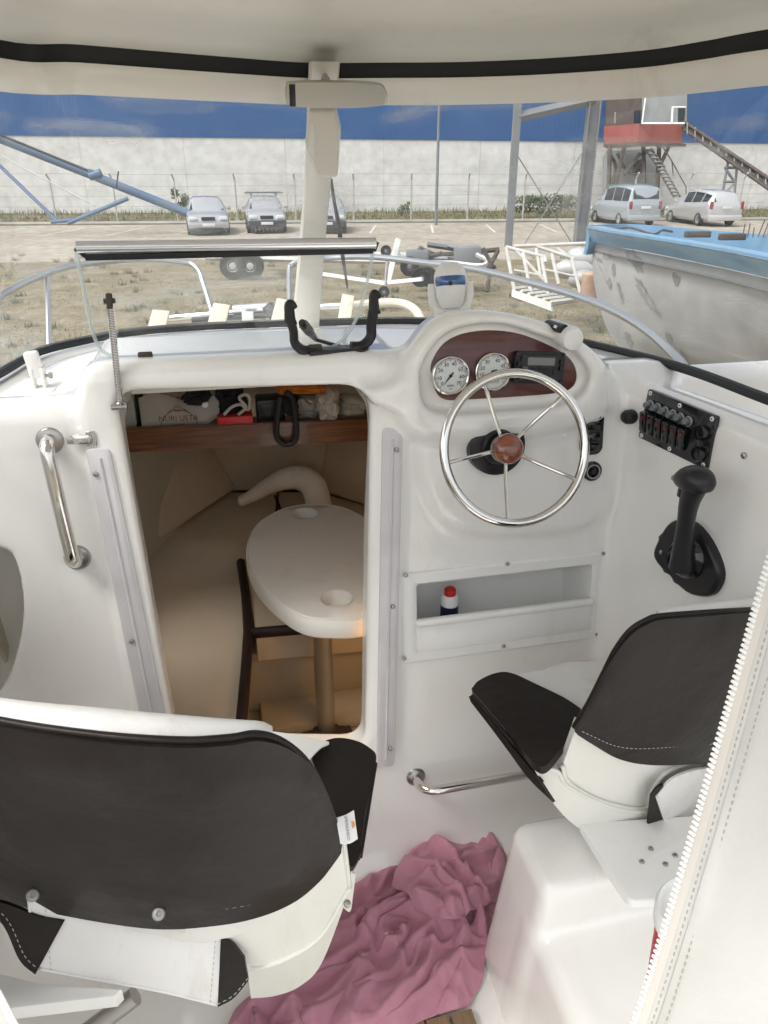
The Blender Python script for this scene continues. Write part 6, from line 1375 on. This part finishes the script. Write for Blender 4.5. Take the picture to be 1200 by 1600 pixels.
net = [[(618, 1365, .06), (648, 1330, .05), (690, 1312, .05), (740, 1310, .03), (774, 1307, .02)],
       [(612, 1392, .07), (660, 1362, .09), (700, 1345, .08), (750, 1338, .05), (786, 1330, .02)],
       [(640, 1400, .09), (672, 1392, .11), (712, 1380, .10), (755, 1375, .07), (790, 1360, .02)],
       [(655, 1425, .07), (690, 1440, .10), (722, 1430, .09), (758, 1418, .06), (785, 1400, .02)]]
rows = towel_rows(net, 44, 34, .040, 0, 6); sheet('towel_fold', rows, -.004, M['towel'], tw, 180)
pipe('hem', [p + V3(0, 0, .001) for p in edge(rows, 'l')], .0028, M['towel'], tw.children[-1]); pipe('hem', edge(rows, 't'), .0028, M['towel'], tw.children[-1])
# teak grating
tk = thing('teak_grating', 'corner of a slatted teak floor grating below the towel', 'grating', at_z(700, 1600, 0))
dv = (at_z(738, 1576, .03) - at_z(655, 1597, .03)); du = V3(dv.x, dv.y, 0).normalized(); dn = V3(-du.y, du.x, 0)
o0 = at_z(738, 1576, .03)
for k in range(9):
    c = o0 - du * (.028 + .058 * k) - dn * .20; bm = new(); box(bm, Matrix((du, dn, V3(0, 0, 1))).transposed().to_4x4(), .052, .40, .022, .002); bmesh.ops.translate(bm, verts=bm.verts, vec=(c.x, c.y, .022)); obj('slat', bm, M['teak'], tk)
bm = new(); c = o0 - du * .26 - dn * .2; box(bm, Matrix((du, dn, V3(0, 0, 1))).transposed().to_4x4(), .53, .38, .012); bmesh.ops.translate(bm, verts=bm.verts, vec=(c.x, c.y, .012)); obj('caulking', bm, M['white'], tk)
# bucket behind the canvas
bu = thing('bucket', 'red bucket with a white rim peeping out beside the zipped canvas', 'bucket', at_z(1040, 1500, .2))
bp0 = at_d(1096, 1432, .95); bm = new(); lathe(bm, [(.044, -.20), (.052, -.02)], T(*bp0), 32); obj('body', bm, M['red'], bu)
bm = new(); lathe(bm, [(.052, -.022), (.056, -.022), (.057, .0), (.054, .006), (.050, .004), (.048, -.012), (0, -.014)], T(*bp0), 32); obj('rim', bm, M['gelw'], bu)
# port seat's shelf and pole at the lower left
bm = new(); q = [at_z(*p, .50) for p in [(-160, 1500), (0, 1520), (60, 1535), (190, 1545), (180, 1556), (20, 1575), (-160, 1590)]]
plate(bm, [(p.x, p.y) for p in q], Matrix(), .47, .50, .004); own('seat_shelf', bm, M['gel'], 'white shelf under the left seat at the lower left edge', 'shelf')
own('table_leg_tube', cyl(new(), at_z(212, 1556, .43), at_z(100, 1640, .36), .017, seg=20), M['dsteel'], 'slanting polished steel tube under the left seat', 'tube')
# ---- white canvas with zip at the right
cv = thing('canvas_flap', 'white vinyl canvas flap edged with a white zip at the right', 'canvas', at_d(1090, 1400, .62))
M['canvas'] = mat('white_canvas_vinyl', (.54, .535, .505), .5, bump=(16, .5, .012), var=(8, .6, (.49, .48, .45)), sss=0)
zl = [(1225, 800), (1196, 880), (1168, 980), (1140, 1080), (1112, 1180), (1078, 1300), (1040, 1430), (1004, 1545), (984, 1605), (960, 1680)]
def cdp(px, py): return .60 + .00012 * (px - 1000) * -1 + .02 * math.sin(py / 90) * max(0, (px - 1050) / 200)
zp = resamp(catmull([Vector((*p, 0)) for p in zl], 8), 110)
def crow(off): return [at_d(p.x + off * 1.0, p.y + off * .22, cdp(p.x + off, p.y)) for p in zp]
rows = [crow(o) for o in (10, 24, 34, 36, 60, 100, 160, 230, 320)]
rr = []
for j, row in enumerate(rows):
    rr.append([p + (C0 - p).normalized() * (.012 * noise.noise(Vector((p.x * 12, p.y * 12, p.z * 9))) * min(1, max(0, j - 3)) + (.002 if 1 <= j <= 2 else 0)) for p in row])
cols = list(zip(*rr)); rr = [list(r) for r in zip(*[catmull(c, 4) for c in cols])]
sheet('cloth', rr, .0015, M['canvas'], cv)
for off, mm in ((30, 'thread2'), (50, 'thread2')):
    if 'thread2' not in M: M['thread2'] = mat('brown_thread', (.40, .35, .29), .8)
    stitches([p + (C0 - p).normalized() * .004 for p in crow(off)], cv, .004, .002, .0006, 'thread2')
M['tape'] = mat('zip_tape', (.60, .56, .50), .8)
rows = [crow(2), crow(8), crow(22)]; sheet('zip_tape', [[p + (C0 - p).normalized() * .003 for p in r] for r in rows], .001, M['tape'], cv)
M['zipw'] = mat('white_zip_plastic', (.80, .80, .78), .35)
m0 = None
for i in range(1, len(zp) - 1):
    p = at_d(zp[i].x + 3, zp[i].y, cdp(zp[i].x, zp[i].y)); a = at_d(zp[i + 1].x, zp[i + 1].y, cdp(zp[i].x, zp[i].y)); tdir = (a - p).normalized(); nn = (C0 - p).normalized(); side = tdir.cross(nn)
    mm = Matrix((side, tdir, nn)).transposed().to_4x4(); mm.translation = p + nn * .004
    if m0 is None:
        bm = new(); box(bm, Matrix(), .0050, .0028, .003, .001); box(bm, T(.0022 * -1, 0, 0), .0024, .0036, .0034, .001); me = bpy.data.meshes.new('zip_tooth'); bm.to_mesh(me); bm.free(); me.materials.append(M['zipw']); me.shade_smooth(); m0 = me
    o = bpy.data.objects.new('zip_tooth', m0); COL.objects.link(o); o.parent = cv; o.matrix_local = wmat(cv).inverted() @ mm
cf = thing('canvas_flap', 'small corner of white zipped canvas at the bottom left corner', 'canvas', at_d(0, 1590, .6))
zc2 = [(-14, 1535), (0, 1560), (12, 1582), (24, 1606), (40, 1640)]
r1 = [at_d(*p, .6) for p in zc2]; r2 = [at_d(p[0] - 60, p[1] + 10, .6) for p in zc2]; sheet('cloth', spline_grid([r1, r2], 6, 4), .002, M['canvas'], cf)
pts = resamp(catmull(r1, 6), 26)
for p, a in zip(pts, pts[1:]):
    tdir = (a - p).normalized(); nn = (C0 - p).normalized(); side = tdir.cross(nn); mm = Matrix((side, tdir, nn)).transposed().to_4x4(); mm.translation = p + nn * .003
    o = bpy.data.objects.new('zip_tooth', m0); COL.objects.link(o); o.parent = cf; o.matrix_local = wmat(cf).inverted() @ mm
# ================================================================== inside the cabin
ZB = .45
def cush(name, pts, z0, z1, m, par=None, bev=.025):
    bm = new(); plate(bm, [(p.x, p.y) for p in pts], Matrix(), z0, z1, bev, 4); return obj(name, bm, m, par, smooth=60)
bl = thing('berth_cushion', 'long beige berth cushion with dark piping left of the cabin table', 'cushion', (-.2, 2.0, .35))
A = [at_z(*p, ZB) for p in [(378, 880), (384, 930), (388, 985), (384, 1050), (379, 1130), (376, 1200)]]
poly = [A[0], *A[1:], V3(-.55, 1.50, 0), V3(-.58, 2.2, 0), at_z(225, 862, ZB), at_z(350, 771, ZB), at_z(432, 768, ZB), at_z(430, 800, ZB)]
cush('mattress', poly, .33, ZB, M['beige'], bl)
pipe('piping', [at_z(px, py, ZB + .002) for px, py in [(376, 878), (384, 930), (388, 985), (384, 1050), (377, 1130), (374, 1200)]], .016, M['piping'], bl)
bc_ = thing('berth_cushion', 'beige filler cushion with dark front edge behind the table post', 'cushion', (.25, 2.3, .35))
poly = [at_z(400, 988, ZB), at_z(640, 968, ZB), V3(.75, 2.6, 0), at_z(575, 790, ZB), at_z(500, 769, ZB), at_z(436, 768, ZB), at_z(434, 800, ZB), at_z(382, 884, ZB)]
cush('mattress', poly, .34, ZB - .003, M['beige'], bc_)
pipe('piping', [at_z(387, 990, ZB), at_z(480, 982, ZB), at_z(640, 966, ZB)], .018, M['piping'], bc_); 
bm = new(); tube(bm, [at_z(430, 775, ZB + .004), at_z(436, 790, ZB + .004), at_z(440, 806, ZB + .004)], .006, 6); obj('seam', bm, M['piping'], bc_)
br = thing('berth_cushion', 'beige berth cushion on the far right of the cabin table', 'cushion', (.65, 1.9, .35))
cush('mattress', [V3(.52, 1.60, 0), V3(.95, 1.6, 0), V3(.95, 2.2, 0), V3(.75, 2.55, 0), V3(.50, 2.05, 0)], .33, ZB, M['beige'], br)
bs = thing('cabin_locker', 'cream moulded base under the berth cushions with the recessed floor', 'base', (.2, 1.9, .1))
for nm, x0, x1, y0, y1, za in (('side', -.62, A[4].x + .012, 1.52, 2.6, .33), ('end', A[4].x, .8, A[2].y + .03, 2.9, .335), ('side', .52, .98, 1.56, 2.6, .33)):
    bm = new(); box(bm, T((x0 + x1) / 2, (y0 + y1) / 2, (.092 + za) / 2), x1 - x0, y1 - y0, za - .092, .015); obj(nm + '_locker', bm, M['liner'], bs)
bm = new(); box(bm, T(.27, 2.0, .115), .5, .16, .045, .012); obj('floor_step', bm, M['liner'], bs)
# back cushions
def bcush(label, pts, lean, th=.05):
    t = thing('backrest_cushion', label, 'cushion', sum(pts, Vector()) / len(pts)); n = (pts[1] - pts[0]).cross(pts[-1] - pts[0]).normalized()
    if n.dot(C0 - pts[0]) < 0: n = -n
    cen = sum(pts, Vector()) / len(pts)
    F_ = Frame(cen, pts[1] - pts[0], n.cross(pts[1] - pts[0])); F_.n = n; F_.v = n.cross(F_.u)
    P2 = [((p - cen).dot(F_.u), (p - cen).dot(F_.v)) for p in pts]
    bm = new(); plate(bm, roundpoly(P2, .02, 4), F_.mat(), -th, .0, .018, 4); obj('pad', bm, M['beige'], t)
a0, a1 = at_z(228, 860, ZB), at_z(352, 769, ZB); 
bcush('beige back cushion along the port side of the cabin', [V3(-.46, 1.75, ZB + .01), V3(-.40, 2.66, ZB + .01), V3(-.56, 2.80, .95), V3(-.62, 1.75, .95)], 0)
c0_, c1_ = at_z(352, 770, ZB + .01), at_z(505, 768, ZB + .01)
bcush('beige back cushion across the angled port corner of the cabin', [V3(-.41, 2.63, ZB + .01), c0_ + V3(.02, .02, 0), V3(-.10, 3.14, 1.0), V3(-.60, 2.76, 1.0)], 0)
bcush('beige back cushion across the bow end of the cabin', [c0_ + V3(-.02, .01, 0), c1_ + V3(.02, .01, 0), c1_ + V3(.14, .07, .55), c0_ + V3(-.16, .07, .55)], 0)
bcush('darker beige back cushion across the angled starboard corner', [c1_ + V3(-.02, .01, 0), V3(.85, 2.55, ZB + .01), V3(.98, 2.55, 1.0), c1_ + V3(.08, .04, .55)], 0)
# table
tb = thing('cabin_table', 'oval white cabin table with two cup holders on a grey post', 'table', (.227, 1.909, .09))
ZT = .72
oc = [(497, 786), (540, 792), (590, 820), (622, 860), (632, 905), (612, 945), (570, 968), (520, 972), (470, 965), (425, 935), (392, 895), (384, 855), (398, 820), (432, 797), (462, 788)]
op = [(v.x, v.y) for v in catmull([Vector((p.x, p.y, 0)) for p in [at_z(*p, ZT) for p in oc]], 5, True)]
cxt = sum(p[0] for p in op) / len(op); cyt = sum(p[1] for p in op) / len(op)
holes = [(at_z(476, 803, ZT), .046), (at_z(526, 935, ZT), .044)]
# top with recessed holders: ring of quads by delaunay
from mathutils.geometry import delaunay_2d_cdt
def ring(s, n=None): return [Vector((cxt + (p[0] - cxt) * s, cyt + (p[1] - cyt) * s)) for p in op]
vs = ring(.955); edges_ = [(i, (i + 1) % len(vs)) for i in range(len(vs))]; faces_ = [list(range(len(vs)))]
allv = list(vs)
for c, r_ in holes:
    s = len(allv); allv += [Vector((c.x + r_ * math.cos(2 * math.pi * k / 32), c.y + r_ * math.sin(2 * math.pi * k / 32))) for k in range(32)]; edges_ += [(s + k, s + (k + 1) % 32) for k in range(32)]
v2, e2, f2, *_ = delaunay_2d_cdt(allv, edges_, [], 2, 1e-6)
bm = new(); bv = [bm.verts.new((p.x, p.y, ZT)) for p in v2]
for f in f2:
    c = sum((v2[i] for i in f), Vector((0, 0))) / len(f)
    if any((c - h.xy).length < r_ * .98 for h, r_ in holes): continue
    bm.faces.new([bv[i] for i in f])
R1 = [[Vector((p.x, p.y, z)) for p in ring(s)] for s, z in ((.955, ZT), (.963, ZT - .0025), (.972, ZT), (.985, ZT - .001), (.998, ZT - .010), (1.0, ZT - .02), (1.0, ZT - .045), (.985, ZT - .055), (.9, ZT - .056), (.0, ZT - .056))]
grid(bm, R1, True); bmesh.ops.remove_doubles(bm, verts=bm.verts, dist=1e-5); obj('tabletop', bm, M['table'], tb, smooth=40)
for c, r_ in holes:
    bm = new(); lathe(bm, [(r_ + .003, ZT + .0015), (r_, ZT + .001), (r_ * .96, ZT - .006), (r_ * .86, ZT - .034), (r_ * .80, ZT - .038), (0, ZT - .038)], T(c.x, c.y, 0), 40); obj('cup_holder', bm, M['table'], tb)
ft = at_z(510, 1145, .10); bm = new(); lathe(bm, [(.030, .112), (.030, .62), (.034, .63), (.034, .665)], T(ft.x, ft.y, 0), 28); obj('post', bm, mat('anodised_post', (.5, .48, .45), .3, .8), tb)
bm = new(); lathe(bm, [(.031, .125), (.038, .122), (.045, .112), (.083, .106), (.086, .098), (.086, .09)], T(ft.x, ft.y, 0), 36); bp__ = obj('base_plate', bm, M['rust'], tb)
for k in range(5): a = R(72 * k + 10); screw(V3(ft.x + .066 * math.cos(a), ft.y + .066 * math.sin(a), .108), (0, 0, 1), .006, bp__, 'steel')
# shelf and what lies on it
SY0 = 2.16
sh = thing('cabin_shelf', 'varnished brown wooden shelf across the cabin under the deck', 'shelf', at_y(380, 680, SY0))
a, b = at_y(150, 672, SY0), at_y(620, 653, SY0); a2, b2_ = at_y(150, 710, SY0), at_y(620, 687, SY0)
bm = new(); solid(bm, [[a, b], [a2, b2_]], -.02) if False else None
bm = new(); q = [a, b, b2_, a2]; f_ = [bm.verts.new(p) for p in q]; g_ = [bm.verts.new(p + V3(0, .022, 0)) for p in q]; bm.faces.new(f_); bm.faces.new(g_)
for i in range(4): bm.faces.new((f_[i], f_[(i + 1) % 4], g_[(i + 1) % 4], g_[i]))
bmesh.ops.bevel(bm, geom=bm.edges[:], offset=.003, segments=2, affect='EDGES'); obj('front_board', bm, M['shelf'], sh)
bm = new(); q = [a2 + V3(0, .02, .02), b2_ + V3(0, .02, .02), b2_ + V3(.0, .24, .02), a2 + V3(0, .24, .02)]; f_ = [bm.verts.new(p) for p in q]; g_ = [bm.verts.new(p - V3(0, 0, .015)) for p in q]; bm.faces.new(f_); bm.faces.new(g_)
for i in range(4): bm.faces.new((f_[i], f_[(i + 1) % 4], g_[(i + 1) % 4], g_[i]))
obj('shelf_board', bm, M['shelf'], sh)
def lump(px, py, d, sx, sy, sz, m, seed, rough=.35, sub=4):
    c = at_y(px, py, SY0 + d); bm = new(); bmesh.ops.create_icosphere(bm, subdivisions=sub, radius=1)
    for v in bm.verts:
        k = 1 + rough * noise.noise(v.co * 1.6 + V3(seed, 0, 0)) + rough * .5 * noise.noise(v.co * 4.5 + V3(0, seed, 0)) + rough * .25 * abs(noise.noise(v.co * 9 + V3(0, 0, seed)))
        co = v.co * k; co = Vector((math.copysign(abs(co.x) ** .8, co.x) * sx, co.y * sy, math.copysign(abs(co.z) ** .85, co.z) * sz)); v.co = c + co
    return bm
M['bagw'] = mat('white_shopping_bag', (.42, .39, .35), .5, bump=(18, .5, .01)); M['bagg'] = mat('translucent_grey_bag', (.30, .30, .26), .4, bump=(24, .6, .01)); M['orange'] = mat('orange_cloth', (.50, .17, .02), .7, bump=(20, .5, .01)); M['dcloth'] = mat('black_cloth', (.012, .012, .014), .85, bump=(30, .5, .01))
M['print'] = mat('brown_bag_print', (.16, .055, .022), .6)
bg = thing('shopping_bag', 'white shopping bag with a brown printed crest on the shelf', 'bag', at_y(275, 665, SY0 + .05))
BY = SY0 + .03
top = [(216, 622), (245, 614), (290, 625), (330, 618), (345, 622)]; bot = [(222, 668), (250, 668), (290, 666), (320, 664), (342, 650)]
rows = skin(top, bot, lambda p: p.y - BY - .4 * max(0, p.z - 1.08), 8, 10, .006, 2, .010); sheet('bag_front', rows, .03, M['bagw'], bg)
obj('bag_body', lump(278, 646, .10, .10, .05, .045, None, 3, .25), M['bagw'], bg)
m = Matrix((V3(1, 0, 0), V3(0, 0.1, 1).normalized(), V3(0, -1, .1).normalized())).transposed().to_4x4(); m.translation = at_y(279, 654, BY - .014)
po = obj('bag_lettering', text_mesh('NURI USTA', .0225, m @ Matrix.Rotation(R(-2), 4, 'Z'), .0003), M['print'], bg, smooth=None)
bm = new(); tube(bm, [m @ Vector((.052 * math.cos(R(a)), -.024 + .052 * math.sin(R(a)) * .95, 0)) for a in range(-12, 193, 8)], .0011, 5)
tube(bm, [m @ Vector((.011 * math.cos(R(a)), .030 + .009 * math.sin(R(a)), 0)) for a in range(0, 360, 20)], .0011, 5, closed=True); tube(bm, [m @ Vector((.005 * math.cos(R(a)), .029 + .005 * math.sin(R(a)), 0)) for a in range(0, 360, 40)], .0009, 5, closed=True)
for s in (-1, 1):
    for k in range(3): tube(bm, [m @ Vector((s * (.014 + .003 * k), .030 - .004 * k, 0)), m @ Vector((s * (.024 + .004 * k), .024 - .004 * k, 0))], .0008, 4)
for k in range(6): tube(bm, [m @ Vector((-.024 + .008 * k, -.018, 0)), m @ Vector((-.019 + .008 * k, -.018, 0))], .0009, 4)
obj('bag_crest', bm, M['print'], bg)
own('beige_box', box(new(), T(*at_y(198, 640, SY0 + .06)), .05, .06, .09, .004), M['bagg'], 'pale box at the left end of the shelf', 'box')
own('grey_pouch', lump(212, 640, .10, .03, .04, .07, None, 9, .2), M['dcloth'], 'dark grey pouch between the pale box and the white bag', 'pouch')
own('white_plug', lump(320, 632, .0, .010, .010, .010, None, 2, .1, 2), M['white'], 'small round white knob on top of the white bag', 'knob')
own('black_cloth', lump(308, 618, .04, .035, .04, .022, None, 5, .5), M['dcloth'], 'black cloth heap on top of the white shopping bag', 'cloth')
own('black_cloth', lump(360, 625, .09, .045, .05, .05, None, 6, .5), M['dcloth'], 'black cloth heap behind the red box', 'cloth')
bm = new(); c = at_y(367, 652, SY0 + .04); box(bm, T(*c), .105, .07, .025, .003); own('red_box', bm, M['red'], 'shallow red box on the shelf right of the white bag', 'box')
bm = new(); P9 = lambda px, py: at_y(px, py, SY0 + .015)
tube(bm, [P9(350, 648), P9(362, 636), P9(376, 632), P9(388, 640), P9(390, 622), P9(384, 616), P9(374, 622), P9(384, 636), P9(372, 648)], .005, 8, n=6); own('looped_rope', bm, M['bagw'], 'looped white cord spilling over the red box', 'cord')
bm = new(); c = at_y(422, 640, SY0 + .07); box(bm, T(*c), .085, .08, .085, .008); box(bm, T(c.x, c.y - .042, c.z + .01), .06, .006, .045, .003); own('black_radio_box', bm, M['black'], 'black boxy handheld case in the middle of the shelf', 'case')
bm = new(); P9 = lambda px, py, d=-.02: at_y(px, py, SY0 + d)
tube(bm, [P9(438, 620), P9(434, 650), P9(432, 680), P9(440, 692), P9(450, 694), P9(462, 686), P9(462, 655), P9(456, 622), P9(446, 612)], .009, 10, n=6, closed=False); own('black_strap', bm, M['rubber'], 'black padded strap loop hanging over the shelf board', 'strap')
own('black_pouch', lump(452, 628, .05, .03, .04, .04, None, 12, .35), M['dcloth'], 'black pouch above the hanging strap loop', 'pouch')
own('orange_cloth', lump(470, 604, .03, .065, .05, .018, None, 7, .5), M['orange'], 'crumpled orange cloth on the heap at the right of the shelf', 'cloth')
own('plastic_bag', lump(480, 632, .07, .05, .05, .035, None, 21, .35), M['bagg'], 'greenish translucent plastic bag under the orange cloth', 'bag')
own('plastic_bag', lump(512, 630, .03, .035, .05, .045, None, 22, .35), M['bagw'], 'knotted cream plastic bag in the middle of the right hand heap', 'bag')
own('plastic_bag', lump(550, 632, .06, .055, .05, .032, None, 23, .35), M['bagg'], 'grey plastic bag at the right end of the shelf', 'bag')
# curved white roll on the cushion
wr = thing('neck_cushion', 'curved white inflatable roll with a tapered end on the berth', 'neck cushion', at_z(440, 790, ZB))
rp_ = [(376, 783, .022), (392, 776, .028), (415, 762, .036), (440, 750, .045), (465, 746, .052), (487, 756, .055), (495, 775, .055), (500, 800, .055)]
bm = new(); tube(bm, [at_y(px, py, RY) for (px, py, r_), RY in zip(rp_, (2.98, 2.97, 2.95, 2.92, 2.90, 2.86, 2.82, 2.76))], [r_ for *_, r_ in rp_], 16, n=6); obj('roll', bm, M['table'], wr)
bm = new(); c = at_y(379, 783, 2.96); lathe(bm, [(0, .022), (.012, .018), (.020, .006), (.021, -.004)], look(c, at_z(376, 784, ZB + .022) - at_z(392, 776, ZB + .03)), 16); obj('end_cap', bm, M['table'], wr)
# small warm cabin lamp behind the right jamb
cl = thing('cabin_lamp', 'small warm cabin lamp hidden behind the right side of the companionway', 'lamp', (.45, 1.60, .62))
bm = new(); lathe(bm, [(0, .02), (.02, .018), (.028, .006), (.03, 0), (0, 0)], look(V3(.455, 1.60, .60), (-.5, .5, .1)), 20); obj('lens', bm, mat('warm_lens', (.9, .6, .3), .3), cl)
L_ = bpy.data.lights.new('lamp_light', 'POINT'); L_.energy = .6; L_.color = (1, .52, .16); L_.shadow_soft_size = .02
lo = bpy.data.objects.new('lamp_light', L_); COL.objects.link(lo); lo.location = (.41, 1.655, .655)
